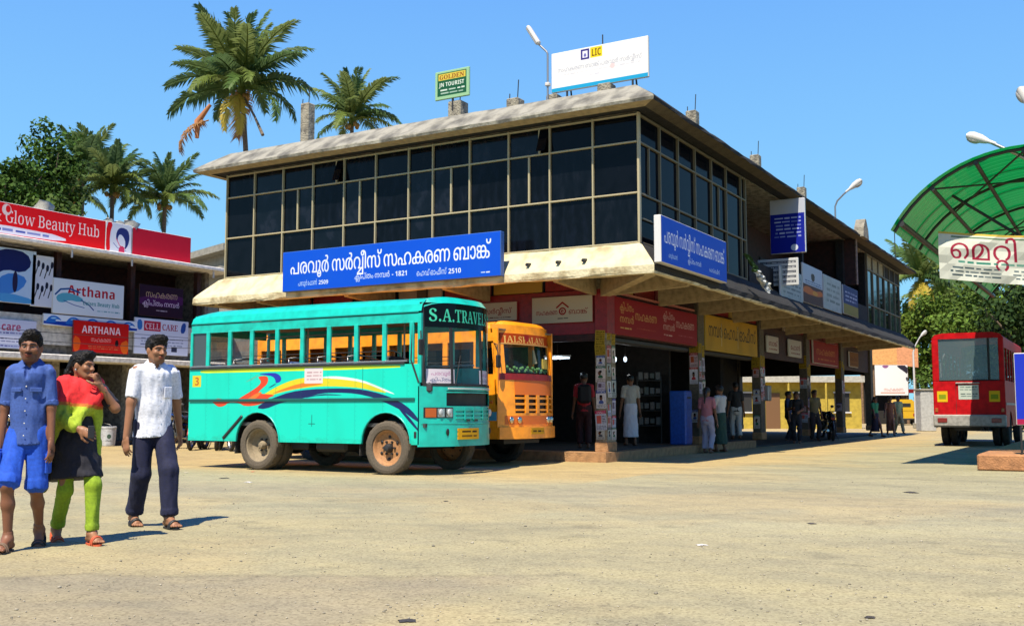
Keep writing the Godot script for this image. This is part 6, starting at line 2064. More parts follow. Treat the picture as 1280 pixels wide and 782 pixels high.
	put("roof_peak", pk, org, t)
	# parked a few degrees off square
	t.rotation.y = -0.07
	t.position = V(-2.0, 0, 0.64) - Basis(Vector3.UP, -0.07) * V(-2.0, 0, 0.64)
	put("mirror", MB.new().rbox(fp.call(0.99, 1.95, 0.14) + V(0, 0, 0.1), V(0.05, 0.24, 0.13), 0.02), M.black, t)
	put("mirror_arm", MB.new().tube([fp.call(0.99, 2.3, 0.0), fp.call(0.99, 2.26, 0.14) + V(0, 0, 0.1), fp.call(0.99, 2.05, 0.14) + V(0, 0, 0.1)], 0.01, 6), M.black, t)
	for x in [-6.9, -3.2]:
		wheel(t, V(x, 0.455, zR - 0.1), 0.455, 0.23, M.dark_steel, M.rubber)
		wheel(t, V(x, 0.455, zL + 0.13), 0.455, 0.23, M.dark_steel, M.rubber, false, PI)

func red_bus() -> void:
	var t := thing("red_bus", "red bus with silver bumper seen from behind near the shelter", "bus", V(4.0, 0, -14.53), 0)
	var red := rough_mat(lin(0.60, 0.007, 0.012), lin(0.45, 0.006, 0.01), 0.6, 0.45, 160, 0.0)
	red.metallic_specular = 0.25
	var silver := rough_mat(lin(0.42, 0.40, 0.37), lin(0.25, 0.23, 0.2), 1.0, 0.5, 161, 0.3)
	var w := 0.96
	var L := 6.4
	# rear wall pieces round the window opening
	put("rear_panel", MB.new().rbox(V(0, 1.40, -0.03), V(2 * w, 1.0, 0.06), 0.02), red, t)
	put("rear_post", MB.new().rbox(V(-w + 0.09, 2.52, -0.03), V(0.18, 1.26, 0.06), 0.02), red, t)
	put("rear_post", MB.new().rbox(V(w - 0.07, 2.52, -0.03), V(0.13, 1.26, 0.06), 0.02), red, t)
	put("rear_post", MB.new().rbox(V(0.56, 2.52, -0.035), V(0.06, 1.24, 0.05), 0.015), M.black, t)
	put("rear_head", MB.new().prism(PackedVector2Array([Vector2(-w, 3.12), Vector2(w, 3.12), Vector2(w - 0.08, 3.24), Vector2(w - 0.3, 3.29), Vector2(-w + 0.3, 3.29), Vector2(-w + 0.08, 3.24)]), -0.06, 0.0), red, t)
	put("window_seal", MB.new().rbox(V(-0.14, 1.915, -0.02), V(1.3, 0.035, 0.06), 0.01), M.black, t)
	var gl := mat(Color(0.30, 0.36, 0.37, 0.55), 0.06)
	gl.transparency = BaseMaterial3D.TRANSPARENCY_ALPHA
	put("rear_glass", MB.new().b2(-0.78, 0.53, 1.93, 3.12, -0.045, -0.038), gl, t)
	put("rear_glass", MB.new().b2(0.59, 0.82, 1.93, 3.12, -0.045, -0.038), gl, t)
	put("bumper", MB.new().rbox(V(0, 0.75, 0.03), V(2 * w + 0.02, 0.34, 0.14), 0.03), silver, t)
	put("bumper_lip", MB.new().rbox(V(0, 0.575, 0.03), V(2 * w, 0.04, 0.12), 0.012), M.dark_steel, t)
	for sg in [-1.0, 1.0]:
		put("tail_lamp", MB.new().rbox(V(sg * 0.72, 0.76, 0.105), V(0.26, 0.13, 0.03), 0.01), mat(lin(0.24, 0.02, 0.015), 0.2), t)
		var yq := Cv.new(64, 64, Color(0.92, 0.76, 0.10))
		yq.rect(10, 20, 54, 48, Color(0.55, 0.62, 0.1))
		var q := MB.new()
		var cx := -0.71 if sg < 0 else 0.68
		q.quad(V(cx - 0.14, 1.29, 0.004), V(cx + 0.14, 1.29, 0.004), V(cx + 0.14, 1.60, 0.004), V(cx - 0.14, 1.60, 0.004))
		put("yellow_sticker", q, print_mat(yq), t)
		put("corner_lamp", MB.new().rbox(V(sg * 0.88, 1.05, 0.004), V(0.08, 0.12, 0.03), 0.01), mat(lin(0.4, 0.1, 0.01), 0.2), t)
	var np := Cv.new(130, 96, Color(0.80, 0.84, 0.80))
	np.small(8, 122, 8, 40, 2, Color(0.35, 0.45, 0.45), 3)
	np.small(8, 122, 52, 84, 2, Color(0.3, 0.38, 0.38), 5)
	var pq := MB.new()
	pq.quad(V(-0.27, 1.36, 0.006), V(0.27, 1.36, 0.006), V(0.27, 1.78, 0.006), V(-0.27, 1.78, 0.006))
	put("number_board", pq, print_mat(np), t)
	put("lamp_bar", MB.new().rbox(V(-0.02, 1.83, 0.02), V(0.64, 0.04, 0.05), 0.012), silver, t)
	put("door_seam", MB.new().b2(-0.345, -0.335, 0.93, 1.9, 0.0005, 0.003), M.maroon, t)
	# sides with windows, roof, inside
	for sg in [-1.0, 1.0]:
		put("side_panel", MB.new().at(Transform3D(Basis(Vector3.UP, PX), V(sg * (w - 0.02), 0, 0))).prism(arch_poly(0.06, L, 0.58, 1.9, [[1.5, 0.52, 0.5], [5.2, 0.5, 0.5]]), -0.02, 0.02), red, t)
		put("upper_band", MB.new().b2(sg * w, sg * (w - 0.04), 2.85, 3.14, -L, -0.065), red, t)
		for i in 8:
			put("window_pillar", MB.new().b2(sg * w, sg * (w - 0.04), 1.9, 2.85, -0.18 - i * 0.85, -0.08 - i * 0.85), red, t)
		put("rub_rail", MB.new().b2(sg * w, sg * (w + 0.015), 1.2, 1.26, -L, -0.1), silver, t)
	var rm := MB.new()
	for j in 12:
		var f := func(u: float) -> Vector2:
			var s := signf(u) * (1.0 - pow(1.0 - absf(u), 1.7))
			return Vector2(w * s, 3.14 + 0.15 * pow(maxf(0.0, 1.0 - pow(absf(s), 3.4)), 0.6))
		var a: Vector2 = f.call(-1.0 + j / 6.0)
		var b: Vector2 = f.call(-1.0 + (j + 1) / 6.0)
		rm.quad(V(a.x, a.y, -0.003), V(b.x, b.y, -0.003), V(b.x, b.y, -L), V(a.x, a.y, -L))
	put("roof", rm, red, t)
	put("front_wall", MB.new().b2(-w, w, 0.6, 1.8, -L - 0.05, -L), red, t)
	put("front_glass", MB.new().b2(-w, w, 1.8, 2.9, -L - 0.03, -L - 0.02), M.glass, t)
	put("bus_floor", MB.new().b2(-w + 0.05, w - 0.05, 0.8, 0.86, -L, -0.08), M.black, t)
	put("chassis", MB.new().b2(-0.45, 0.45, 0.45, 0.78, -L + 0.3, -0.3), M.black, t)
	put("exhaust", MB.new().cyl(V(0.3, 0.5, -0.9), V(0.3, 0.5, -0.1), 0.05, -1, 8), M.dark_steel, t)
	for i in 5:
		for sg in [-1.0, 1.0]:
			put("seat", MB.new().rbox(V(sg * 0.5, 1.65, -0.75 - i * 1.0), V(0.8, 0.75, 0.12), 0.04), rough_mat(lin(0.16, 0.17, 0.18), lin(0.08, 0.09, 0.1), 2.0, 0.8, 162, 0.3), t)
	for sg in [-1.0, 1.0]:
		for dx in [0.13, 0.38]:
			wheel(t, V(sg * (w - dx), 0.47, -1.5), 0.47, 0.22, M.dark_steel, M.rubber, true, sg * PX)
		wheel(t, V(sg * (w - 0.13), 0.47, -5.2), 0.47, 0.22, M.dark_steel, M.rubber, false, sg * PX)

func street_things() -> void:
	# auto rickshaw seen from behind, far down the road
	var a := thing("auto_rickshaw", "yellow auto rickshaw seen from behind far down the road", "auto rickshaw", V(-5.0, 0, -57.8), 0.5)
	var yel := mat(lin(0.72, 0.42, 0.01), 0.4)
	put("body", MB.new().prism(PackedVector2Array([Vector2(-0.62, 0.38), Vector2(0.62, 0.38), Vector2(0.66, 1.0), Vector2(-0.66, 1.0)]), -1.6, 0.0), yel, a)
	put("hood", MB.new().prism(PackedVector2Array([Vector2(-0.66, 1.0), Vector2(0.66, 1.0), Vector2(0.62, 1.55), Vector2(0.4, 1.78), Vector2(-0.4, 1.78), Vector2(-0.62, 1.55)]), -2.0, 0.02), yel, a)
	put("rear_window", MB.new().rbox(V(0, 1.38, 0.025), V(0.62, 0.26, 0.02), 0.01), M.black, a)
	put("rear_bumper", MB.new().rbox(V(0, 0.42, 0.06), V(1.2, 0.1, 0.06), 0.02), M.dark_steel, a)
	for x in [-0.52, 0.52]:
		put("wheel", MB.new().at(Transform3D(Basis(Vector3.UP, PX), V(x, 0.22, -0.35))).torus(V(0, 0, 0), 0.14, [Vector2(0, 0.05), Vector2(0.07, 0.05), Vector2(0.08, 0), Vector2(0.07, -0.05), Vector2(0, -0.05)], 16), M.rubber, a)
		put("tail_lamp", MB.new().rbox(V(x, 0.72, 0.012), V(0.12, 0.16, 0.03), 0.01), mat(lin(0.4, 0.02, 0.02), 0.3), a)
	put("front_wheel", MB.new().at(Transform3D(Basis(Vector3.UP, PX), V(0, 0.22, -2.3))).torus(V(0, 0, 0), 0.14, [Vector2(0, 0.05), Vector2(0.07, 0.05), Vector2(0.08, 0), Vector2(0.07, -0.05), Vector2(0, -0.05)], 16), M.rubber, a)
	put("front_cowl", MB.new().prism(PackedVector2Array([Vector2(-0.4, 0.35), Vector2(0.4, 0.35), Vector2(0.34, 1.05), Vector2(-0.34, 1.05)]), -2.45, -1.62), yel, a)
	# white drum by the shops
	var d := thing("white_drum", "white plastic drum standing before the shops behind the woman", "drum", V(-17.9, 0.005, -2.4))
	put("drum_body", MB.new().lathe([Vector2(0, 0), Vector2(0.19, 0.0), Vector2(0.2, 0.03), Vector2(0.225, 0.5), Vector2(0.235, 0.52), Vector2(0.235, 0.56), Vector2(0.215, 0.57), Vector2(0.2, 0.5), Vector2(0, 0.48)], 24), rough_mat(lin(0.66, 0.68, 0.72), lin(0.45, 0.47, 0.5), 2.0, 0.5, 170, 0.3), d)
	var lc := Cv.new(64, 64, Color(0.82, 0.84, 0.86))
	lc.disc(32, 32, 18, Color(0.3, 0.4, 0.35))
	lc.small(8, 56, 52, 62, 1, Color(0.3, 0.3, 0.3), 2)
	var lb := MB.new()
	for i in 6:
		var t0 := 0.15 + i * 0.16
		var t1 := t0 + 0.16
		var q := func(th: float, y: float, r: float) -> Vector3: return V(cos(-th + 1.2) * r, y, sin(-th + 1.2) * r)
		lb.quad(q.call(t1, 0.16, 0.213), q.call(t0, 0.16, 0.213), q.call(t0, 0.4, 0.2235), q.call(t1, 0.4, 0.2235), Rect2(1.0 - (i + 1) / 6.0, 0, 1 / 6.0, 1))
	put("drum_label", lb, print_mat(lc), d)
	put("handle", MB.new().tube([V(-0.235, 0.5, 0), V(-0.2, 0.62, 0.1), V(0, 0.66, 0.14), V(0.2, 0.62, 0.1), V(0.235, 0.5, 0)], 0.008, 6), M.steel, d)
	# blue cabinet in front of the second shop
	var c := thing("blue_cabinet", "narrow bright blue steel cabinet standing before the side shops", "cabinet", V(-1.62, 0.205, -6.25), PX)
	var bl := rough_mat(lin(0.01, 0.10, 0.52), lin(0.01, 0.07, 0.38), 1.5, 0.4, 171, 0.0)
	put("cabinet_body", MB.new().rbox(V(0, 0.66, 0), V(0.44, 1.32, 0.42), 0.025), bl, c)
	put("door", MB.new().rbox(V(0, 0.66, 0.212), V(0.38, 1.22, 0.02), 0.008), bl, c)
	put("handle", MB.new().rbox(V(0.14, 0.70, 0.235), V(0.03, 0.14, 0.03), 0.008), M.steel, c)
	put("vent", MB.new().rbox(V(0, 1.15, 0.224), V(0.24, 0.05, 0.01), 0.003), M.dark_steel, c)
	for x in [-0.17, 0.17]:
		put("foot", MB.new().box(V(x, 0.005, 0), V(0.06, 0.02, 0.3)), M.black, c)
	# display rack behind the man in the mundu; packet colours darkened for shop shade
	var rk := thing("display_rack", "rack of packets coloured dim deep in the shop right of the man in the mundu", "rack", V(-2.6, 0.21, -6.6), 0.5)
	for x in [-0.3, 0.3]:
		put("upright", MB.new().rbox(V(x, 0.85, 0), V(0.03, 1.7, 0.03), 0.005), M.dark_steel, rk)
	for i in 4:
		put("shelf", MB.new().rbox(V(0, 0.45 + i * 0.38, 0), V(0.62, 0.02, 0.3), 0.004), M.dark_steel, rk)
		for k in 4:
			put("packet", MB.new().rbox(V(-0.22 + k * 0.145, 0.57 + i * 0.38, 0.02), V(0.12, 0.2 - 0.03 * ((i + k) % 3), 0.12), 0.012), mat([lin(0.07, 0.075, 0.075), lin(0.04, 0.055, 0.05), lin(0.08, 0.07, 0.06)][(i + k * 2) % 3], 0.5), rk)
	# tube light burning in the corner shop
	var tl := thing("tube_light", "lit white tube light hanging inside the corner shop", "light", V(-3.35, 2.24, -3.0), 0.1)
	var em := mat(Color(0.9, 0.95, 1.0), 0.4)
	em.emission_enabled = true
	em.emission = Color(0.85, 0.93, 1.0)
	em.emission_energy_multiplier = 0.9
	put("tube", MB.new().cyl(V(-0.3, 0, 0), V(0.3, 0, 0), 0.022, -1, 10), em, tl)
	put("batten", MB.new().rbox(V(0, 0.05, 0), V(0.66, 0.04, 0.06), 0.01), M.white_metal, tl)
	put("wire", MB.new().cyl(V(0, 0.07, 0), V(0, 1.36, 0), 0.006, -1, 5), M.black, tl)
	var ol := OmniLight3D.new()
	ol.name = "tube_glow"
	ol.position = V(0, -0.06, 0.02)
	ol.light_energy = 0.12
	ol.light_color = Color(0.85, 0.93, 1.0)
	ol.light_size = 0.1
	ol.omni_range = 30.0
	ol.omni_attenuation = 2.0
	ol.shadow_enabled = true
	tl.add_child(ol)
	for k in 2:
		var b := thing("bulb", ["left of two small lit bulbs in the dark shop behind the pillar", "right of two small lit bulbs in the dark shop behind the pillar"][k], "light", V(-3.0 + k * 0.28, 2.30, -5.4), 0, "small shop bulbs")
		put("glass", MB.new().ball(V(0, 0, 0), V(0.045, 0.07, 0.045), 10, 8), em, b)
		put("holder", MB.new().cyl(V(0, 0.06, 0), V(0, 0.14, 0), 0.02, -1, 8), M.black, b)
		put("wire", MB.new().cyl(V(0, 0.14, 0), V(0, 1.3, 0), 0.005, -1, 5), M.black, b)
		var o2 := OmniLight3D.new()
		o2.name = "bulb_glow"
		o2.position = V(0, -0.01, 0)
		o2.light_energy = 0.05
		o2.light_size = 0.04
		o2.omni_range = 30.0
		o2.omni_attenuation = 2.0
		o2.shadow_enabled = true
		b.add_child(o2)
	# street lamps at the end of the road
	for k in 2:
		var p: Vector3 = [V(-2.42, 0, -45.4), V(-1.5, 0, -49.5)][k]
		var hh: float = [4.85, 4.35][k]
		var s := thing("street_lamp", ["taller thin street lamp in front of the far trees", "shorter thin street lamp just right of the taller one"][k], "street lamp", p, 0, "street lamps at the road's end")
		put("pole", MB.new().tube([V(0, 0, 0), V(0, hh - 0.5, 0), V(0.1, hh - 0.15, 0), V(0.32, hh + 0.25, 0), V(0.45, hh + 0.45, 0)], [0.06, 0.05, 0.04, 0.035, 0.03], 8), M.lamp_white, s)
		street_head(s, V(0.42, hh + 0.4, 0), 0, 0.8, 0.9)
		put("base_block", MB.new().rbox(V(0, 0.15, 0), V(0.3, 0.3, 0.3), 0.03), M.concrete, s)
	var cb := thing("white_heap", "white cement bags heaped by the foot of the street lamps", "bags", V(-1.9, 0, -46.4))
	for k in 3:
		put("bag", MB.new().ball(V(-0.3 + k * 0.3, 0.2 + 0.25 * (k % 2), 0), V(0.34, 0.2, 0.26), 12, 8), rough_mat(lin(0.6, 0.6, 0.58), lin(0.4, 0.4, 0.38), 2.0, 0.8, 172), cb)

func motorbikes() -> void:
	var group := "motorbikes parked before the shops"
	var first: Node3D
	var tyre_p := [Vector2(0, 0.035), Vector2(0.045, 0.05), Vector2(0.08, 0.03), Vector2(0.088, 0), Vector2(0.08, -0.03), Vector2(0.045, -0.05), Vector2(0, -0.035)]
	var build := func(label: String, at: Vector3, turn: float, paint: Material) -> Node3D:
		var t := thing("motorbike", label, "motorbike", at, turn, group)
		for x in [-0.63, 0.63]:
			var w := Node3D.new()
			w.name = numbered(t, "wheel")
			t.add_child(w, true)
			w.position = V(x, 0.30, 0)
			put("tyre", MB.new().torus(V(0, 0, 0), 0.215, tyre_p, 24), M.rubber, w)
			put("rim", MB.new().torus(V(0, 0, 0), 0.2, [Vector2(0.015, 0.03), Vector2(0.0, 0.0), Vector2(0.015, -0.03), Vector2(0.018, 0), Vector2(0.015, 0.03)], 24), M.steel, w)
			var sp := MB.new()
			for k in 12:
				sp.cyl(V(0, 0, 0.02 if k % 2 else -0.02), V(cos(TAU * k / 12) * 0.205, sin(TAU * k / 12) * 0.205, 0), 0.005, -1, 4)
			sp.at(Transform3D(Basis(Vector3.RIGHT, PX), Vector3.ZERO)).cyl(V(0, -0.05, 0), V(0, 0.05, 0), 0.05, -1, 10)
			put("spokes", sp, M.steel, w)
			put("mudguard", MB.new().tube(range(9).map(func(i): return V(x + cos(lerpf(0.3, 2.4, i / 8.0) + (0.5 if x < 0 else 0.0)) * 0.335, 0.30 + sin(lerpf(0.3, 2.4, i / 8.0) + (0.5 if x < 0 else 0.0)) * 0.335, 0)), 0.035, 6), paint, t)
		put("fork", MB.new().cyl(V(0.63, 0.3, 0.07), V(0.42, 0.92, 0.07), 0.022, -1, 8).cyl(V(0.63, 0.3, -0.07), V(0.42, 0.92, -0.07), 0.022, -1, 8), M.steel, t)
		put("handlebar", MB.new().tube([V(0.28, 1.0, 0.36), V(0.38, 1.0, 0.22), V(0.42, 0.95, 0), V(0.38, 1.0, -0.22), V(0.28, 1.0, -0.36)], 0.014, 6), M.dark_steel, t)
		put("headlight", MB.new().ball(V(0.52, 0.86, 0), V(0.09, 0.1, 0.1), 12, 8), M.chrome, t)
		put("headlamp_cowl", MB.new().rbox(V(0.44, 0.90, 0), V(0.12, 0.2, 0.2), 0.05), paint, t)
		put("tank", MB.new().tube([V(0.36, 0.78, 0), V(0.28, 0.82, 0), V(0.08, 0.82, 0), V(-0.08, 0.76, 0)], [0.07, 0.13, 0.14, 0.08], 12), paint, t)
		put("seat", MB.new().tube([V(-0.04, 0.78, 0), V(-0.2, 0.77, 0), V(-0.5, 0.80, 0), V(-0.7, 0.84, 0)], [0.08, 0.12, 0.12, 0.06], 10), M.black, t)
		put("side_cover", MB.new().rbox(V(-0.2, 0.58, 0), V(0.3, 0.22, 0.22), 0.06), paint, t)
		put("engine", MB.new().rbox(V(0.08, 0.42, 0), V(0.34, 0.26, 0.24), 0.05).rbox(V(0.16, 0.6, 0), V(0.16, 0.18, 0.18), 0.02), M.steel, t)
		put("exhaust", MB.new().tube([V(0.26, 0.46, -0.12), V(0.2, 0.3, -0.14), V(-0.1, 0.27, -0.15), V(-0.7, 0.36, -0.16)], [0.022, 0.024, 0.04, 0.045], 8), M.chrome, t)
		put("frame", MB.new().tube([V(0.42, 0.86, 0), V(0.25, 0.45, 0), V(-0.1, 0.33, 0), V(-0.35, 0.5, 0), V(-0.75, 0.78, 0)], 0.02, 6).cyl(V(-0.63, 0.3, 0.09), V(-0.2, 0.4, 0.09), 0.02, -1, 6).cyl(V(-0.63, 0.3, 0.1), V(-0.5, 0.72, 0.1), 0.025, -1, 8).cyl(V(-0.63, 0.3, -0.1), V(-0.5, 0.72, -0.1), 0.025, -1, 8), M.dark_steel, t)
		put("tail_lamp", MB.new().rbox(V(-0.8, 0.76, 0), V(0.06, 0.08, 0.14), 0.02), mat(lin(0.4, 0.02, 0.02), 0.2), t)
		put("side_stand", MB.new().cyl(V(-0.02, 0.34, 0.1), V(-0.08, 0.02, 0.24), 0.012, -1, 5), M.dark_steel, t)
		put("mirror", MB.new().cyl(V(0.36, 1.0, 0.22), V(0.34, 1.16, 0.3), 0.006, -1, 5).ball(V(0.34, 1.18, 0.31), V(0.02, 0.05, 0.07), 8, 6), M.black, t)
		return t
	var blk := mat(lin(0.02, 0.02, 0.022), 0.25)
	var rdp := mat(lin(0.35, 0.015, 0.012), 0.25)
	var sil := mat(lin(0.3, 0.31, 0.33), 0.3, 0.5)
	first = build.call("black motorbike just right of the white-shirted man", V(-14.75, 0.006, -2.25), -1.25, blk)
	build.call("red motorbike half hidden by the rear of the turquoise bus", V(-13.6, 0.006, -1.75), -0.95, rdp)
	build.call("silver motorbike seen below the turquoise bus, closest to its rear wheel", V(-12.45, 0.006, -1.7), -0.55, sil)
	dup(first, V(-13.95, 0.006, -2.7), -1.1, "black motorbike below the tail of the turquoise bus")
	dup(first, V(-13.05, 0.006, -2.0), -0.8, "black motorbike under the bus tail, next to the silver one")
	dup(first, V(-16.2, 0.006, 0.6), -1.3, "black motorbike between the woman and the white-shirted man")
	dup(first, V(-17.1, 0.006, 0.95), -1.2, "black motorbike at the left frame edge behind the blue-shirted man")
	var sc := build.call("dark motorbike parked under the far end of the hall", V(-0.9, 0.006, -18.6), 1.9, blk) as Node3D
	sc.set_meta("group", "motorbikes at the far pillars")
	var s2 := dup(first, V(-1.6, 0.006, -21.0), 2.1, "motorbike behind the fifth pillar of the hall")
	s2.set_meta("group", "motorbikes at the far pillars")

func litter() -> void:
	var r := RandomNumberGenerator.new()
	r.seed = 90
	for e in [[-4.28, 6.32, 0.17, 0.06, lin(0.05, 0.045, 0.035), "dark flattened scrap on the ground in front of the bus rear wheel"], [-3.31, 6.79, 0.13, 0.06, lin(0.7, 0.68, 0.64), "white paper scrap on the ground before the turquoise bus"], [-5.1, 4.86, 0.07, 0.05, lin(0.6, 0.1, 0.05), "tiny red scrap beside the bus rear wheel"], [5.4, 3.92, 0.20, 0.10, lin(0.04, 0.035, 0.03), "dark scrap of rubber on the open yard at right"], [5.23, 8.24, 0.10, 0.05, lin(0.06, 0.05, 0.04), "small dark scrap in the middle of the yard"], [4.88, 10.23, 0.09, 0.05, lin(0.7, 0.66, 0.58), "small pale scrap in the middle foreground"], [6.61, 12.52, 0.06, 0.035, lin(0.05, 0.04, 0.03), "dark pebble-like lump at the bottom right"], [4.62, 13.78, 0.10, 0.05, lin(0.04, 0.035, 0.03), "dark lump at the bottom centre of the picture"], [0.96, 7.98, 0.06, 0.04, lin(0.05, 0.045, 0.04), "tiny dark crumb near the middle of the yard"], [-5.9, 5.6, 0.10, 0.05, lin(0.55, 0.48, 0.34), "crumpled tan paper left of the bus rear wheel"]]:
		var m := MB.new()
		var n := 9
		var g := []
		for i in n + 1:
			var row := []
			for j in 5:
				var u := i / float(n) - 0.5
				var v := j / 4.0 - 0.5
				var ed := 1.0 - 0.25 * r.randf()
				row.append(V(u * e[2] * ed, (0.3 - u * u - v * v) * e[3] * 0.35 * r.randf_range(0.3, 1.4) + 0.003, v * e[3] * 1.6 * ed))
			g.append(row)
		for i in n:
			for j in 4:
				m.quad(g[i][j + 1], g[i + 1][j + 1], g[i + 1][j], g[i][j])
		var mt := mat(e[4], 0.8)
		mt.cull_mode = BaseMaterial3D.CULL_DISABLED
		tag(put("litter", m, mt, null, V(e[0], 0.006, e[1]), V(0, r.randf() * TAU, 0)), e[5], "litter", "litter on the yard")

# ------------------------------------------------------------------ bodies: a field of tapered limbs joined smoothly, meshed as surface nets
class Sdf:
	var o: Vector3
	var h: float
	var nx: int
	var ny: int
	var nz: int
	var f := PackedFloat32Array()
	var disp: FastNoiseLite = null
	var amp := 0.0
	var dy := 0.6

	func _init(lo: Vector3, hi: Vector3, cell: float) -> void:
		o = lo; h = cell
		nx = int(ceil((hi.x - lo.x) / h)) + 2
		ny = int(ceil((hi.y - lo.y) / h)) + 2
		nz = int(ceil((hi.z - lo.z) / h)) + 2
		f.resize(nx * ny * nz)
		f.fill(1.0)

	# tapered limb; sq squashes the section along the direction ax (sq > 1 thinner)
	func limb(a: Vector3, b: Vector3, ra: float, rb: float, k := 0.03, ax := Vector3.ZERO, sq := 1.0, flat := false, sub := false) -> Sdf:
		var m := maxf(ra, rb) + k + h * 3.0
		var lo := (a.min(b) - Vector3(m, m, m) - o) / h
		var hi := (a.max(b) + Vector3(m, m, m) - o) / h
		var x0 := maxi(0, int(lo.x)); var x1 := mini(nx, int(hi.x) + 2)
		var y0 := maxi(0, int(lo.y)); var y1 := mini(ny, int(hi.y) + 2)
		var z0 := maxi(0, int(lo.z)); var z1 := mini(nz, int(hi.z) + 2)
		var ba := b - a
		var bb := maxf(ba.length_squared(), 1e-9)
		var dr := rb - ra
		var q := sq - 1.0
		var bd := ba.normalized()
		var bl := ba.length()
		for z in range(z0, z1):
			for y in range(y0, y1):
				var i := (z * ny + y) * nx + x0
				var p := Vector3(o.x + x0 * h, o.y + y * h, o.z + z * h) - a
				for x in range(x0, x1):
					var w := p
					if q != 0.0:
						w += ax * (ax.dot(p) * q)
					var t := clampf(w.dot(ba) / bb, 0.0, 1.0)
					var d := (w - ba * t).length() - (ra + dr * t)
					if flat:
						var e := p.dot(bd)
						d = maxf(d, maxf(e - bl, -e))
					if amp > 0.0 and d < 0.04:
						d += disp.get_noise_3d(p.x + a.x, (p.y + a.y) * dy, p.z + a.z) * amp
					var g := f[i]
					if sub:
						var e2 := maxf(k - absf(g + d), 0.0) / k
						f[i] = maxf(g, -d) + e2 * e2 * k * 0.25
					else:
						var e3 := maxf(k - absf(d - g), 0.0) / k
						f[i] = minf(d, g) - e3 * e3 * k * 0.25
					i += 1
					p.x += h
		return self

	func ell(c: Vector3, r: Vector3, k := 0.02, b := Basis(), sub := false) -> Sdf:
		var m := maxf(r.x, maxf(r.y, r.z)) + k + h * 3.0
		var lo := (c - Vector3(m, m, m) - o) / h
		var hi := (c + Vector3(m, m, m) - o) / h
		var rm := minf(r.x, minf(r.y, r.z))
		var bt := b.transposed()
		for z in range(maxi(0, int(lo.z)), mini(nz, int(hi.z) + 2)):
			for y in range(maxi(0, int(lo.y)), mini(ny, int(hi.y) + 2)):
				for x in range(maxi(0, int(lo.x)), mini(nx, int(hi.x) + 2)):
					var p := bt * (Vector3(o.x + x * h, o.y + y * h, o.z + z * h) - c)
					var k0 := (p / r).length()
					var k1 := (p / (r * r)).length()
					var d := k0 * (k0 - 1.0) / maxf(k1, 1e-6)
					if amp > 0.0 and d < 0.04:
						d += disp.get_noise_3d(p.x, p.y, p.z) * amp
					var i := (z * ny + y) * nx + x
					var g := f[i]
					if sub:
						var e2 := maxf(k - absf(g + d), 0.0) / k
						f[i] = maxf(g, -d) + e2 * e2 * k * 0.25
					else:
						var e3 := maxf(k - absf(d - g), 0.0) / k
						f[i] = minf(d, g) - e3 * e3 * k * 0.25
		return self

	# keep only the side of a plane where n.(p - c) < 0
	func cut(c: Vector3, n: Vector3) -> Sdf:
		for z in nz:
			for y in ny:
				var i := (z * ny + y) * nx
				for x in nx:
					var d := (Vector3(o.x + x * h, o.y + y * h, o.z + z * h) - c).dot(n)
					if d > f[i]:
						f[i] = d
					i += 1
		return self

	func mesh(m: MB, paint: Callable) -> void:
		var idx := PackedInt32Array()
		idx.resize(nx * ny * nz)
		idx.fill(-1)
		var vs := PackedVector3Array()
		var ns := PackedVector3Array()
		var cs := PackedColorArray()
		var sy := nx
		var sz := nx * ny
		var lim := h * 2.2
		var offs := [0, 1, sy, sy + 1, sz, sz + 1, sz + sy, sz + sy + 1]
		var ed := [[0, 1], [0, 2], [0, 4], [1, 3], [1, 5], [2, 3], [2, 6], [3, 7], [4, 5], [4, 6], [5, 7], [6, 7]]
		var cp := [Vector3(0, 0, 0), Vector3(1, 0, 0), Vector3(0, 1, 0), Vector3(1, 1, 0), Vector3(0, 0, 1), Vector3(1, 0, 1), Vector3(0, 1, 1), Vector3(1, 1, 1)]
		for z in nz - 1:
			for y in ny - 1:
				for x in nx - 1:
					var i := z * sz + y * sy + x
					var v0 := f[i]
					if v0 > lim or v0 < -lim:
						continue
					var msk := 0
					for k in 8:
						if f[i + offs[k]] < 0.0:
							msk |= 1 << k
					if msk == 0 or msk == 255:
						continue
					var acc := Vector3.ZERO
					var cnt := 0
					for e in ed:
						var a: int = e[0]
						var b: int = e[1]
						if ((msk >> a) & 1) != ((msk >> b) & 1):
							var fa := f[i + offs[a]]
							var fb := f[i + offs[b]]
							acc += cp[a].lerp(cp[b], fa / (fa - fb))
							cnt += 1
					acc /= cnt
					var p := o + (Vector3(x, y, z) + acc) * h
					var g := Vector3((f[i + 1] - v0) + (f[i + sz + sy + 1] - f[i + sz + sy]), (f[i + sy] - v0) + (f[i + sz + sy + 1] - f[i + sz + 1]), (f[i + sz] - v0) + (f[i + sz + sy + 1] - f[i + sy + 1]))
					idx[i] = vs.size()
					vs.append(p)
					ns.append(g.normalized())
					cs.append(paint.call(p))
		for z in range(1, nz - 1):
			for y in range(1, ny - 1):
				for x in range(1, nx - 1):
					var i := z * sz + y * sy + x
					var v0 := f[i]
					if v0 > lim or v0 < -lim:
						continue
					var s0 := v0 < 0.0
					for ax in 3:
						var st: int = [1, sy, sz][ax]
						if (f[i + st] < 0.0) == s0:
							continue
						var u: int = [sy, sz, 1][ax]
						var w: int = [sz, 1, sy][ax]
						var q := [idx[i], idx[i - u], idx[i - u - w], idx[i - w]]
						if q.min() < 0:
							continue
						if not s0:
							q.reverse()
						for tr in [[0, 1, 2], [0, 2, 3]]:
							# outward faces counter-clockwise; stored clockwise
							for t in [tr[0], tr[2], tr[1]]:
								var j: int = q[t]
								m.v.append(m.xf * vs[j])
								m.n.append(m.nxf * ns[j])
								m.uv.append(Vector2.ZERO)
								m.c.append(cs[j])

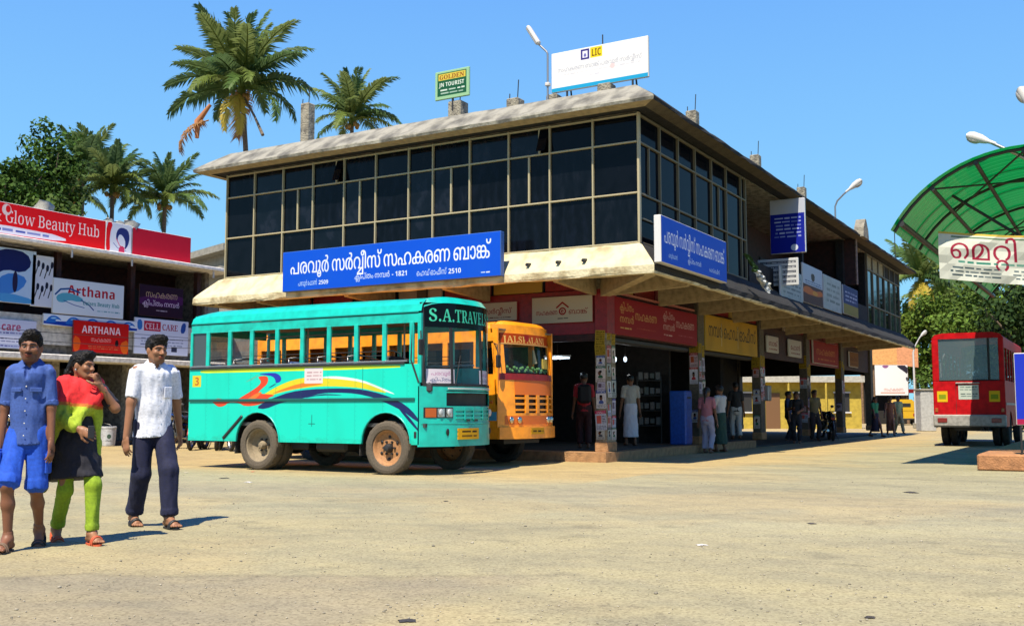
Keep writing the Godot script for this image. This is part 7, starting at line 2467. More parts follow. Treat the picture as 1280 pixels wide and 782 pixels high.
func ik(a: Vector3, c: Vector3, l1: float, l2: float, pole: Vector3) -> Vector3:
	var d := c - a
	var L := clampf(d.length(), 0.01, (l1 + l2) * 0.9995)
	var u := d.normalized()
	var x := (l1 * l1 - l2 * l2 + L * L) / (2 * L)
	var y := sqrt(maxf(0.0, l1 * l1 - x * x))
	var w := (pole - u * pole.dot(u)).normalized()
	return a + u * x + w * y

var cloth_noise: FastNoiseLite

# D: h height, cell, lk/rk ankles, lw/rw wrists (person space: +Z ahead, +X the person's left), poles, head turn and so on
func figure(D: Dictionary) -> Dictionary:
	var s: float = D.h / 1.70
	var J := {}
	var lean: Vector3 = D.get("lean", Vector3.ZERO)
	J.pelvis = V(0, 0.92, 0) * s + D.get("hip", Vector3.ZERO)
	J.waist = V(0, 1.06, 0.0) * s + lean * 0.3 + D.get("hip", Vector3.ZERO)
	J.chest = V(0, 1.27, -0.005) * s + lean * 0.8
	J.neck = V(0, 1.43, -0.015) * s + lean
	var tw: float = D.get("twist", 0.0)
	var sw: float = D.get("shoulder", 0.152) * s
	var sd := V(cos(tw), 0, -sin(tw))
	J.head = J.neck + V(0, 0.135, 0.03) * s + D.get("head_off", Vector3.ZERO)
	for e in [["l", 1.0], ["r", -1.0]]:
		var k: String = e[0]
		var g: float = e[1]
		J[k + "hip"] = J.pelvis + V(0.076 * g * s * D.get("hips", 1.0), -0.02 * s, 0)
		J[k + "ank"] = D[k + "k"]
		J[k + "knee"] = ik(J[k + "hip"], J[k + "ank"], 0.435 * s, 0.42 * s, D.get(k + "kp", V(0.1 * g, 0, 1)))
		J[k + "sho"] = J.chest + V(0, 0.115 * s, -0.005) + sd * sw * g + lean * 0.15
		J[k + "wri"] = D[k + "w"]
		J[k + "elb"] = ik(J[k + "sho"], J[k + "wri"], 0.285 * s, 0.25 * s, D.get(k + "ep", V(0.5 * g, 0, -1)))
	J.s = s
	return J

func hand(m: MB, wrist: Vector3, dir: Vector3, palm: Vector3, side: float, s: float, curl: float, skin: Color, cell: float) -> void:
	# palm: outward normal of the palm; side +1 when the thumb lies along dir x palm
	dir = dir.normalized()
	palm = (palm - dir * palm.dot(dir)).normalized()
	var ac := dir.cross(palm).normalized() * side
	var lo := wrist - V(0.2, 0.2, 0.2) * s
	var sd := Sdf.new(lo, wrist + V(0.2, 0.2, 0.2) * s, cell)
	var c0 := wrist - dir * 0.03 * s
	sd.limb(c0, wrist + dir * 0.02 * s, 0.027 * s, 0.028 * s, 0.01, palm, 1.25)
	sd.limb(wrist + dir * 0.02 * s, wrist + dir * 0.085 * s, 0.036 * s, 0.042 * s, 0.02, palm, 2.3)
	var len := [0.068, 0.076, 0.071, 0.056]
	for i in 4:
		var off := (1.5 - i) * 0.0205 * s
		var a := wrist + dir * (0.088 - absf(i - 1.2) * 0.004) * s + ac * off
		var cu := curl * (0.85 + 0.13 * i)
		var fl: float = len[i] * s
		var pd := dir + ac * (1.5 - i) * 0.06
		var pp := a
		var rr := 0.0092 * s
		for k in 3:
			var an := cu * (0.45 + 0.55 * k)
			var d := (pd * cos(an) + palm * sin(an)).normalized()
			var q = pp + d * fl * [0.44, 0.31, 0.25][k]
			sd.limb(pp, q, rr, rr * 0.9, 0.004)
			rr *= 0.9
			pp = q
	var t0 := wrist + dir * 0.03 * s + ac * 0.03 * s
	var t1 := t0 + (dir * 0.6 + ac * 0.75 + palm * 0.3).normalized() * 0.042 * s
	var t2 := t1 + (dir * 0.9 + ac * 0.25 + palm * (0.3 + curl * 0.5)).normalized() * 0.032 * s
	var t3 := t2 + (dir * 0.95 + palm * (0.3 + curl * 0.6)).normalized() * 0.024 * s
	sd.limb(t0, t1, 0.016 * s, 0.012 * s, 0.012)
	sd.limb(t1, t2, 0.0115 * s, 0.0105 * s, 0.004)
	sd.limb(t2, t3, 0.0105 * s, 0.0085 * s, 0.003)
	var tip := skin.lightened(0.06)
	sd.mesh(m, func(p: Vector3) -> Color:
		return tip if (p - wrist).dot(dir) > 0.14 * s else skin)

func head_frame(J: Dictionary, yaw: float, pitch: float, roll := 0.0) -> Transform3D:
	return Transform3D(Basis(Vector3.UP, yaw) * Basis(Vector3.RIGHT, pitch) * Basis(Vector3.BACK, roll), J.head)

func face_mesh(m: MB, J: Dictionary, H: Transform3D, skin: Color, cell: float, female := false, stubble := 0.0) -> void:
	var s: float = J.s
	var sd := Sdf.new(V(-0.13, -0.22, -0.15) * s, V(0.13, 0.15, 0.16) * s, cell)
	var jw := 0.86 if female else 1.0
	sd.ell(V(0, 0.025, -0.012) * s, V(0.075, 0.098, 0.094) * s, 0.01)
	sd.ell(V(0, -0.03, 0.03) * s, V(0.060 * (0.95 if female else 1.0), 0.075, 0.062) * s, 0.03)
	sd.ell(V(0, -0.082, 0.052) * s, V(0.034 * jw, 0.027, 0.030) * s, 0.035)
	for g in [-1.0, 1.0]:
		sd.limb(V(0.055 * g * jw, -0.045, -0.005) * s, V(0.022 * g, -0.092, 0.052) * s, 0.020 * s * jw, 0.018 * s, 0.03)
		sd.ell(V(0.040 * g, -0.020, 0.066) * s, V(0.024, 0.022, 0.018) * s, 0.02)
		sd.limb(V(0.012 * g, 0.026, 0.089) * s, V(0.048 * g, 0.026, 0.072) * s, 0.011 * s, 0.010 * s, 0.014)
		sd.ell(V(0.031 * g, 0.006, 0.093) * s, V(0.018, 0.011, 0.014) * s, 0.012, Basis(), true)
		sd.ell(V(0.031 * g, 0.004, 0.076) * s, V(0.0135, 0.0125, 0.012) * s, 0.004)
		sd.ell(V(0.077 * g, -0.004, -0.008) * s, V(0.010, 0.031, 0.019) * s, 0.006, Basis(Vector3.UP, -0.35 * g))
		sd.ell(V(0.012 * g, -0.030, 0.094) * s, V(0.010, 0.009, 0.011) * s, 0.008)
	sd.limb(V(0, 0.018, 0.084) * s, V(0, -0.026, 0.108) * s, 0.0095 * s, 0.0135 * s, 0.012)
	sd.ell(V(0, -0.056, 0.089) * s, V(0.023, 0.0065, 0.012) * s, 0.005)
	sd.ell(V(0, -0.066, 0.086) * s, V(0.020, 0.0075, 0.012) * s, 0.005)
	sd.limb(V(-0.02, -0.0608, 0.104) * s, V(0.02, -0.0608, 0.104) * s, 0.0022 * s, 0.0022 * s, 0.003, Vector3.ZERO, 1.0, false, true)
	sd.limb(V(0, -0.05, -0.02) * s, V(0, -0.21, -0.04) * s, 0.052 * s * (0.85 if female else 1.0), 0.058 * s * (0.85 if female else 1.0), 0.03)
	var x := m.xf
	m.at(x * H)
	var lip := Color(skin.r * 0.75, skin.g * 0.42, skin.b * 0.42)
	var brow := Color(0.012, 0.009, 0.008)
	sd.mesh(m, func(p: Vector3) -> Color:
		var q := p / s
		var ax := absf(q.x)
		if q.z > 0.05:
			if q.y < -0.050 and q.y > -0.0745 and ax < 0.024 and q.z > 0.082:
				return lip
			var by := 0.029 - (ax - 0.03) * (ax - 0.03) * 6.0
			if absf(q.y - by) < (0.0045 if female else 0.0065) and ax > 0.010 and ax < 0.052:
				return brow
			if absf(q.y - 0.005) < 0.0065 and absf(ax - 0.031) < 0.0125 and q.z > 0.072:
				if absf(ax - 0.031) < 0.0062 or absf(q.y - 0.005) > 0.0035:
					return Color(0.015, 0.01, 0.008)
				return Color(0.17, 0.14, 0.12)
			if stubble > 0.0 and q.y < -0.036 and q.y > -0.0485 and ax < 0.028 and q.z > 0.08:
				return skin.lerp(brow, 0.85)
			if stubble > 0.0 and q.y < -0.05:
				return skin.lerp(brow, stubble)
		return skin)
	m.at(x)

func hair_mesh(H: Transform3D, s: float, cell: float, long := 0.0) -> MB:
	var sd := Sdf.new(V(-0.16, -0.34, -0.24) * s, V(0.16, 0.18, 0.16) * s, cell)
	sd.disp = cloth_noise
	sd.disp = noise(450, 55.0, 2)
	sd.amp = 0.011 * s
	sd.ell(V(0, 0.046, -0.020) * s, V(0.083, 0.100, 0.102) * s, 0.01)
	sd.ell(V(0.012, 0.108, 0.046) * s, V(0.064, 0.040, 0.052) * s, 0.03)
	for g in [-1.0, 1.0]:
		sd.limb(V(0.072 * g, 0.06, 0.03) * s, V(0.073 * g, 0.0, 0.022) * s, 0.014 * s, 0.006 * s, 0.02)
	if long > 0:
		sd.limb(V(0, 0.03, -0.10) * s, V(0, -0.06, -0.13) * s, 0.035 * s, 0.048 * s, 0.03)
		sd.limb(V(0, -0.06, -0.13) * s, V(0.02, -0.28, -0.13) * s, 0.032 * s, 0.018 * s, 0.02)
		sd.amp = 0.0
	# clear the face, ears and neck
	sd.ell(V(0, -0.062, 0.078) * s, V(0.074, 0.116, 0.086) * s, 0.010, Basis(), true)
	for g in [-1.0, 1.0]:
		sd.ell(V(0.085 * g, -0.035, 0.008) * s, V(0.03, 0.05, 0.035) * s, 0.01, Basis(), true)
	if long <= 0:
		sd.ell(V(0, -0.13, -0.02) * s, V(0.12, 0.085, 0.12) * s, 0.015, Basis(), true)
	var m := MB.new()
	m.at(H)
	sd.mesh(m, func(_p): return Color.WHITE)
	return m

func skin_mat() -> StandardMaterial3D:
	var k := mat(Color.WHITE, 0.5, 0.0, 0.4)
	k.vertex_color_use_as_albedo = true
	return k

func fabric(c: Color, c2: Color, sd: int, scale := 6.0, rough := 0.85) -> StandardMaterial3D:
	var m := rough_mat(c, c2, scale, rough, sd, 0.6, 0.3, 0.6)
	m.uv1_world_triplanar = true
	m.rim_enabled = true
	m.rim = 0.08
	return m

# a foot with toes, on a sandal sole
func foot(m: MB, ank: Vector3, dir: Vector3, s: float, skin: Color, cell: float, up := Vector3.UP) -> void:
	dir = dir.normalized()
	var sd := Sdf.new(ank - V(0.26, 0.16, 0.26) * s, ank + V(0.26, 0.12, 0.26) * s, cell)
	var dn := -up
	var side := dir.cross(up).normalized()
	var heel := ank + dn * 0.045 * s - dir * 0.045 * s
	var ball := ank + dn * 0.052 * s + dir * 0.125 * s
	sd.limb(ank + up * 0.05 * s, ank, 0.038 * s, 0.036 * s, 0.02)
	sd.limb(ank, heel, 0.036 * s, 0.030 * s, 0.03)
	sd.limb(ank + dir * 0.02 * s, ball, 0.036 * s, 0.026 * s, 0.03, up, 1.2)
	sd.limb(heel, ball, 0.028 * s, 0.034 * s, 0.03, up, 1.5)
	for i in 5:
		var off := (i - 2) * 0.0165 * s
		var l := [0.055, 0.05, 0.046, 0.04, 0.032][i] as float
		sd.limb(ball + side * off, ball + side * off * 1.15 + dir * l * s + dn * 0.006 * s, 0.0115 * s, (0.0125 if i == 0 else 0.0095) * s, 0.008)
	sd.mesh(m, func(_p): return skin)

func sandal(t: Node3D, ank: Vector3, dir: Vector3, s: float, m: Material, strap: Material, up := Vector3.UP) -> void:
	dir = dir.normalized()
	var side := dir.cross(up).normalized()
	var b := Basis(side, up, -dir)
	var x := Transform3D(b, ank - up * 0.086 * s + dir * 0.05 * s)
	var poly := PackedVector2Array()
	for i in 24:
		var a := TAU * i / 24
		var w := 0.046 + 0.006 * cos(a)
		poly.append(Vector2(sin(a) * w * s, cos(a) * 0.145 * s))
	put("sandal_sole", MB.new().at(x * Transform3D(Basis(Vector3.RIGHT, -PX), Vector3.ZERO)).prism(poly, -0.012 * s, 0.008 * s), m, t)
	for k in [0.055, 0.085]:
		var pts := []
		for i in 9:
			var a := lerpf(0.0, PI, i / 8.0)
			pts.append(x * (V(cos(a) * 0.048, 0.01 + sin(a) * 0.062, -k) * s))
		put("sandal_strap", MB.new().tube(pts, 0.009 * s, 6), strap, t)

func people() -> void:
	cloth_noise = noise(400, 12.0, 2)
	var skin_m := skin_mat()
	var hair_m := mat(lin(0.008, 0.007, 0.006), 0.55, 0.0, 0.3)
	var dark := Color(0.18, 0.078, 0.040)
	var mid := Color(0.24, 0.112, 0.058)
	# ---- young man in blue at the left
	var yaw := deg_to_rad(40)
	var at := V(0.50, 0.006, 13.05)
	var t := thing("person", "man in a blue rolled-sleeve shirt and bright blue shorts walking at the left edge", "person", at, yaw, "three people walking across the yard")
	var D := {"h": 1.66, "lk": V(0.05, 0.12, -0.22), "rk": V(-0.08, 0.085, 0.13), "lw": V(0.18, 0.80, 0.05), "rw": V(-0.195, 0.76, 0.04), "lep": V(0.6, 0, -1), "rep": V(-0.7, 0, -1), "lean": V(0, 0.0, 0.02), "twist": 0.05, "shoulder": 0.138}
	var J := figure(D)
	var s: float = J.s
	var m := MB.new()
	var b := Sdf.new(V(-0.45, -0.02, -0.5), V(0.45, 1.5, 0.4), 0.014)
	for g in ["l", "r"]:
		b.limb(J[g + "hip"], J[g + "knee"], 0.075, 0.052, 0.03)
		b.limb(J[g + "knee"], J[g + "knee"].lerp(J[g + "ank"], 0.35) + V(0, 0, -0.012), 0.044, 0.047, 0.03)
		b.limb(J[g + "knee"].lerp(J[g + "ank"], 0.35) + V(0, 0, -0.012), J[g + "ank"], 0.045, 0.029, 0.03)
		b.limb(J[g + "sho"], J[g + "elb"], 0.043, 0.034, 0.03)
		b.limb(J[g + "elb"], J[g + "wri"], 0.035, 0.024, 0.03)
	b.limb(J.pelvis, J.chest, 0.085, 0.085, 0.04, V(0, 0, 1), 1.4)
	b.limb(J.chest, J.neck + V(0, 0.03, 0), 0.07, 0.050, 0.04)
	b.mesh(m, func(_p): return dark)
	var H := head_frame(J, deg_to_rad(4), 0.02)
	face_mesh(m, J, H, dark, 0.0042, false, 0.45)
	hand(m, J.lwri, V(0.03, -1, 0.12), V(-1, 0, -0.25), 1.0, s, 0.45, dark, 0.0045)
	hand(m, J.rwri, V(-0.03, -1, 0.1), V(1, 0, -0.25), -1.0, s, 0.4, dark, 0.0045)
	foot(m, J.rank, V(-0.1, 0, 1), s, dark, 0.006)
	var up2 := V(0, 0.80, 0.60).normalized()
	foot(m, J.lank, V(0.1, -0.6, 0.80), s, dark, 0.006, up2)
	put("body", m, skin_m, t)
	put("hair", hair_mesh(H, s, 0.006), hair_m, t)
	var denim := fabric(lin(0.045, 0.11, 0.40), lin(0.028, 0.075, 0.30), 401)
	shirt(t, J, denim, {"hem": 0.80, "sleeve": 0.92, "cuff": true, "r": -0.011}, 0.012)
	var shorts := fabric(lin(0.008, 0.10, 0.66), lin(0.006, 0.07, 0.5), 402)
	trousers(t, J, shorts, 0.012, 0.86, 0.084, 0.082, true)
	sandal(t, J.rank, V(-0.1, 0, 1), s, mat(lin(0.14, 0.08, 0.05), 0.7), mat(lin(0.2, 0.12, 0.07), 0.7))
	sandal(t, J.lank, V(0.1, -0.6, 0.80), s, mat(lin(0.03, 0.025, 0.02), 0.7), mat(lin(0.05, 0.04, 0.035), 0.7), up2)
	# ---- woman with red and green shawl
	yaw = deg_to_rad(70)
	at = V(0.49, 0.006, 12.60)
	t = thing("person", "woman in a red and green shawl and lime leggings walking between the two men", "person", at, yaw, "three people walking across the yard")
	D = {"h": 1.53, "lk": V(0.07, 0.082, 0.20), "rk": V(-0.08, 0.10, -0.20), "lw": V(0.10, 1.245, 0.185), "rw": V(-0.06, 0.90, 0.24), "lep": V(0.7, -1, 0.2), "rep": V(-0.9, -0.2, -0.7), "lean": V(0, 0, 0.03), "twist": 0.0, "shoulder": 0.135, "head_off": V(0, -0.005, 0.01)}
	J = figure(D)
	s = J.s
	m = MB.new()
	b = Sdf.new(V(-0.4, -0.02, -0.45), V(0.4, 1.4, 0.42), 0.013)
	for g in ["l", "r"]:
		b.limb(J[g + "hip"], J[g + "knee"], 0.075, 0.052, 0.03)
		b.limb(J[g + "knee"], J[g + "ank"], 0.050, 0.033, 0.03)
		b.limb(J[g + "sho"], J[g + "elb"], 0.042, 0.034, 0.03)
		b.limb(J[g + "elb"], J[g + "wri"], 0.036, 0.024, 0.03)
	b.limb(J.pelvis, J.chest, 0.10, 0.10, 0.05, V(0, 0, 1), 1.2)
	b.limb(J.chest, J.neck + V(0, 0.02, 0), 0.09, 0.045, 0.05)
	b.mesh(m, func(_p): return mid)
	H = head_frame(J, deg_to_rad(36), 0.04, -0.03)
	face_mesh(m, J, H, mid, 0.0042, true)
	hand(m, J.lwri, V(-0.45, 0.85, 0.1), V(-0.6, 0.2, -0.7), 1.0, s, 1.1, mid, 0.0042)
	hand(m, J.rwri, V(0.55, -0.35, 0.6), V(0.5, -0.2, -0.8), -1.0, s, 0.7, mid, 0.0042)
	var upw := V(0, 0.86, 0.5).normalized()
	foot(m, J.lank, V(0.05, 0, 1), s, mid, 0.006)
	foot(m, J.rank, V(-0.05, -0.5, 0.86), s, mid, 0.006, upw)
	put("body", m, skin_m, t)
	put("hair", hair_mesh(H, s, 0.006, 1.0), hair_m, t)
	# kurta
	var navy := fabric(lin(0.012, 0.012, 0.024), lin(0.007, 0.007, 0.014), 403)
	var k := Sdf.new(V(-0.4, 0.3, -0.4), V(0.4, 1.42, 0.4), 0.012)
	k.disp = cloth_noise; k.amp = 0.012
	k.limb(J.chest + V(0, 0.05, 0), J.waist, 0.135, 0.118, 0.05, V(0, 0, 1), 1.25)
	k.limb(J.waist, J.pelvis + V(0, -0.05, 0.0), 0.118, 0.165, 0.06, V(0, 0, 1), 1.25)
	k.limb(J.pelvis, V(0, 0.42, -0.02), 0.15, 0.205, 0.06, V(0, 0, 1), 1.15)
	k.limb(J.pelvis, V(-0.06, 0.44, -0.10), 0.12, 0.15, 0.05)
	k.limb(J.pelvis, V(0.05, 0.47, 0.10), 0.12, 0.13, 0.05)
	for g in ["l", "r"]:
		k.limb(J[g + "sho"], J[g + "sho"].lerp(J[g + "elb"], 0.9), 0.064, 0.056, 0.04, Vector3.ZERO, 1.0, true)
	k.cut(V(0, 0.50, 0), V(0, -1, 0.14).normalized())
	var km := MB.new()
	k.mesh(km, func(_p): return Color.WHITE)
	put("kurta", km, navy, t)
	var lime := fabric(lin(0.30, 0.46, 0.012), lin(0.2, 0.33, 0.01), 404)
	trousers(t, J, lime, 0.011, 1.93, 0.078, 0.064, false)
	# shawl: red over the shoulders, green below
	var sh := Sdf.new(V(-0.45, 0.3, -0.4), V(0.45, 1.45, 0.42), 0.012)
	sh.disp = noise(405, 12.0, 3); sh.amp = 0.018; sh.dy = 0.35
	sh.limb(J.rsho + V(0.0, 0.015, -0.01), J.lsho + V(0.0, 0.015, 0), 0.066, 0.064, 0.05)
	sh.limb(J.chest + V(0, 0.03, 0.02), J.chest + V(0, -0.045, 0.03), 0.146, 0.138, 0.04, V(0, 0, 1), 1.25)
	sh.limb(J.rsho, J.relb + V(0, 0.0, 0), 0.070, 0.074, 0.05)
	sh.limb(J.relb, J.relb.lerp(J.rwri, 0.72), 0.075, 0.05, 0.05)
	sh.limb(J.relb.lerp(J.rwri, 0.6), J.chest + V(0.12, 0.05, 0.12), 0.045, 0.05, 0.03)
	sh.limb(J.relb + V(-0.02, 0, -0.02), V(-0.29, 0.48, -0.10), 0.07, 0.055, 0.04, V(0, 0, 1), 1.2)
	sh.limb(V(-0.26, 0.9, -0.07), V(-0.22, 0.44, -0.18), 0.06, 0.06, 0.04)
	sh.limb(J.lsho + V(0.0, -0.02, 0.05), V(0.13, 0.70, 0.09), 0.04, 0.03, 0.04)
	sh.limb(J.neck + V(0, 0.06, 0.005), J.neck + V(0, 0.18, 0.02), 0.055, 0.07, 0.015, Vector3.ZERO, 1.0, false, true)
	var red := Color(0.66, 0.016, 0.02)
	var grn := Color(0.33, 0.44, 0.02)
	var dgr := Color(0.19, 0.22, 0.015)
	var edge: float = J.chest.y - 0.055
	var sm := MB.new()
	sh.mesh(sm, func(p: Vector3) -> Color:
		var w := p.y + p.x * 0.12
		if w > edge + 0.01:
			return red
		if w > edge - 0.015:
			return Color(0.42, 0.12, 0.01)
		return dgr.lerp(grn, clampf(p.x * 3.5 + p.z * 2.5 + 0.75, 0, 1)))
	var smat := fabric(Color.WHITE, Color(0.85, 0.85, 0.85), 406)
	smat.vertex_color_use_as_albedo = true
	put("shawl", sm, smat, t)
	var org := mat(lin(0.62, 0.10, 0.03), 0.6)
	sandal(t, J.lank, V(0.05, 0, 1), s, org, org)
	sandal(t, J.rank, V(-0.05, -0.5, 0.86), s, org, org, upw)
	put("earring", MB.new().ball(H * (V(-0.083, -0.038, -0.008) * s), V(0.007, 0.012, 0.007), 8, 6), mat(lin(0.8, 0.78, 0.7), 0.15, 0.8), t)
	put("bangle", MB.new().at(Transform3D(Basis(Vector3.RIGHT, PX), J.lwri + V(0.02, -0.05, 0.0))).torus(Vector3.ZERO, 0.03, [Vector2(0.004, 0), Vector2(0, 0.004), Vector2(-0.004, 0), Vector2(0, -0.004), Vector2(0.004, 0)], 16), mat(lin(0.7, 0.5, 0.1), 0.2, 1.0), t)
	var ph := thing("mobile_phone", "small dark mobile phone in the woman's lower hand", "phone", at + Basis(Vector3.UP, yaw) * (J.rwri + V(0.06, -0.02, 0.075)), yaw)
	put("phone_body", MB.new().rbox(V(0, 0, 0), V(0.05, 0.10, 0.011), 0.004), M.dark_steel, ph)
	put("screen", MB.new().rbox(V(0, 0.004, -0.006), V(0.043, 0.08, 0.002), 0.0005), mat(lin(0.02, 0.022, 0.03), 0.08), ph)
	# ---- man in the white shirt
	yaw = deg_to_rad(66)
	at = V(0.11, 0.006, 11.52)
	t = thing("person", "man in a white half-sleeve shirt and navy trousers striding left of the bus", "person", at, yaw, "three people walking across the yard")
	D = {"h": 1.73, "lk": V(0.10, 0.09, 0.22), "rk": V(-0.09, 0.10, -0.20), "lw": V(0.28, 0.84, -0.10), "rw": V(-0.26, 0.80, 0.08), "lep": V(0.5, 0, -1), "rep": V(-0.5, 0, -1), "lean": V(0, 0, 0.02), "twist": 0.06, "shoulder": 0.162}
	J = figure(D)
	s = J.s
	m = MB.new()
	b = Sdf.new(V(-0.45, -0.02, -0.5), V(0.45, 1.56, 0.45), 0.014)
	for g in ["l", "r"]:
		b.limb(J[g + "hip"], J[g + "knee"], 0.08, 0.055, 0.03)
		b.limb(J[g + "knee"], J[g + "ank"], 0.052, 0.036, 0.03)
		b.limb(J[g + "sho"], J[g + "elb"], 0.050, 0.040, 0.03)
		b.limb(J[g + "elb"], J[g + "wri"], 0.042, 0.028, 0.03)
	b.limb(J.pelvis, J.chest, 0.10, 0.10, 0.04, V(0, 0, 1), 1.35)
	b.limb(J.chest, J.neck + V(0, 0.03, 0), 0.08, 0.054, 0.04)
	b.mesh(m, func(_p): return mid)
	H = head_frame(J, deg_to_rad(14), 0.03)
	face_mesh(m, J, H, mid, 0.0042, false, 0.4)
	hand(m, J.lwri, V(0.1, -1, -0.05), V(-1, 0, 0), 1.0, s, 0.5, mid, 0.0045)
	hand(m, J.rwri, V(0.02, -1, 0.15), V(1, 0, -0.4), -1.0, s, 0.55, mid, 0.0045)
	foot(m, J.lank, V(0.08, 0, 1), s, mid, 0.006)
	foot(m, J.rank, V(-0.05, -0.16, 0.98), s, mid, 0.006, V(0, 0.98, 0.16))
	put("body", m, skin_m, t)
	put("hair", hair_mesh(H, s, 0.006), hair_m, t)
	shirt(t, J, fabric(lin(0.86, 0.90, 1.0), lin(0.74, 0.80, 0.96), 410), {"hem": 0.79, "sleeve": 0.88, "cuff": false, "r": 0.012}, 0.012)
	trousers(t, J, fabric(lin(0.006, 0.010, 0.055), lin(0.004, 0.006, 0.035), 411), 0.012, 1.93, 0.094, 0.082, false)
	var blk := mat(lin(0.02, 0.018, 0.016), 0.5)
	sandal(t, J.lank, V(0.08, 0, 1), s, blk, blk)
	sandal(t, J.rank, V(-0.05, -0.16, 0.98), s, blk, blk, V(0, 0.98, 0.16))

# shirt worn outside: torso, collar, sleeves cut clean at cuff and hem
func shirt(t: Node3D, J: Dictionary, m: Material, o: Dictionary, cell: float) -> void:
	var s: float = J.s
	var e: float = o.r
	var k := Sdf.new(V(-0.5, 0.65, -0.42), V(0.5, 1.58, 0.42), cell)
	k.disp = cloth_noise
	k.amp = 0.011
	k.dy = 0.28
	k.limb(J.chest + V(0, 0.04, 0), J.waist, (0.138 + e) * s, (0.133 + e) * s, 0.05, V(0, 0, 1), 1.25)
	k.limb(J.waist, V(J.pelvis.x, 0.74, J.pelvis.z), (0.133 + e) * s, (0.166 + e) * s, 0.05, V(0, 0, 1), 1.22)
	k.limb(J.lsho + V(-0.02, 0.0, 0), J.rsho + V(0.02, 0.0, 0), 0.058 * s, 0.058 * s, 0.05)
	k.limb(J.chest + V(0, 0.08, 0), J.neck + V(0, -0.005, -0.005), 0.12 * s, 0.066 * s, 0.04)
	for g in ["l", "r"]:
		k.limb(J[g + "sho"], J[g + "sho"].lerp(J[g + "elb"], o.sleeve), (0.056 + e * 0.6) * s, (0.053 + e * 0.6) * s, 0.03, Vector3.ZERO, 1.0, true)
	k.cut(V(0, o.hem * s, 0), V(0.06, -1, 0.02).normalized())
	# neck opening and the V of the collar
	k.limb(J.neck + V(0, 0.01, 0.012), J.neck + V(0, 0.12, 0.02), 0.050 * s, 0.075 * s, 0.008, Vector3.ZERO, 1.0, false, true)
	k.limb(J.neck + V(0, -0.01, 0.085), J.neck + V(0.0, -0.115, 0.125), 0.030 * s, 0.006 * s, 0.01, Vector3.ZERO, 1.0, false, true)
	var mm := MB.new()
	k.mesh(mm, func(_p): return Color.WHITE)
	put("shirt", mm, m, t)
	# collar leaves
	for g in [-1.0, 1.0]:
		var c := MB.new()
		var n: Vector3 = J.neck
		var A := n + V(0.058 * g, 0.055, -0.02) * s
		var B := n + V(0.020 * g, -0.012, 0.088) * s
		var C := n + V(0.066 * g, -0.048, 0.085) * s
		var E := n + V(0.100 * g, 0.012, 0.0) * s
		var F := n + V(0.0, 0.06, -0.072) * s
		var G := n + V(0.0, 0.022, -0.09) * s
		for q in [[A, B, C, E], [F, A, E, G]]:
			var nn: Vector3 = (q[1] - q[0]).cross(q[3] - q[0]).normalized() * 0.004
			c.quad(q[0] + nn, q[1] + nn, q[2] + nn, q[3] + nn)
			c.quad(q[1] - nn, q[0] - nn, q[3] - nn, q[2] - nn)
			for i in 4:
				var a: Vector3 = q[i]
				var b: Vector3 = q[(i + 1) % 4]
				c.quad(a - nn, b - nn, b + nn, a + nn)
		put("collar", c, m, t)
	# placket with buttons, breast pocket
	var btn := mat(lin(0.6, 0.6, 0.58), 0.3)
	for i in 5:
		var y := (1.26 - i * 0.095) * s
		put("button", MB.new().ball(V(0.0, y, (0.128 + e + 0.012 * i * 0.4) * s), V(0.006, 0.006, 0.003), 8, 5), btn, t)
	if o.cuff:
		for g in ["l", "r"]:
			var a: Vector3 = J[g + "sho"].lerp(J[g + "elb"], o.sleeve - 0.10)
			var b: Vector3 = J[g + "sho"].lerp(J[g + "elb"], o.sleeve + 0.04)
			var cf := Sdf.new(a.min(b) - V(0.12, 0.12, 0.12), a.max(b) + V(0.12, 0.12, 0.12), 0.01)
			cf.disp = cloth_noise; cf.amp = 0.008
			cf.limb(a, b, 0.054 * s, 0.053 * s, 0.005, Vector3.ZERO, 1.0, true)
			var cm := MB.new()
			cf.mesh(cm, func(_p): return Color.WHITE)
			put("rolled_cuff", cm, m, t)
		for g in [-1.0, 1.0]:
			put("pocket_flap", MB.new().at(Transform3D(Basis(Vector3.UP, 0.35 * g), V(0.072 * g, 1.235, 0.110) * s)).rbox(V(0, 0, 0), V(0.085, 0.035, 0.012), 0.004), m, t)
	else:
		put("breast_pocket", MB.new().at(Transform3D(Basis(Vector3.UP, 0.42), V(0.085, 1.19, 0.130) * s)).rbox(V(0, 0, 0), V(0.085, 0.10, 0.010), 0.004), m, t)

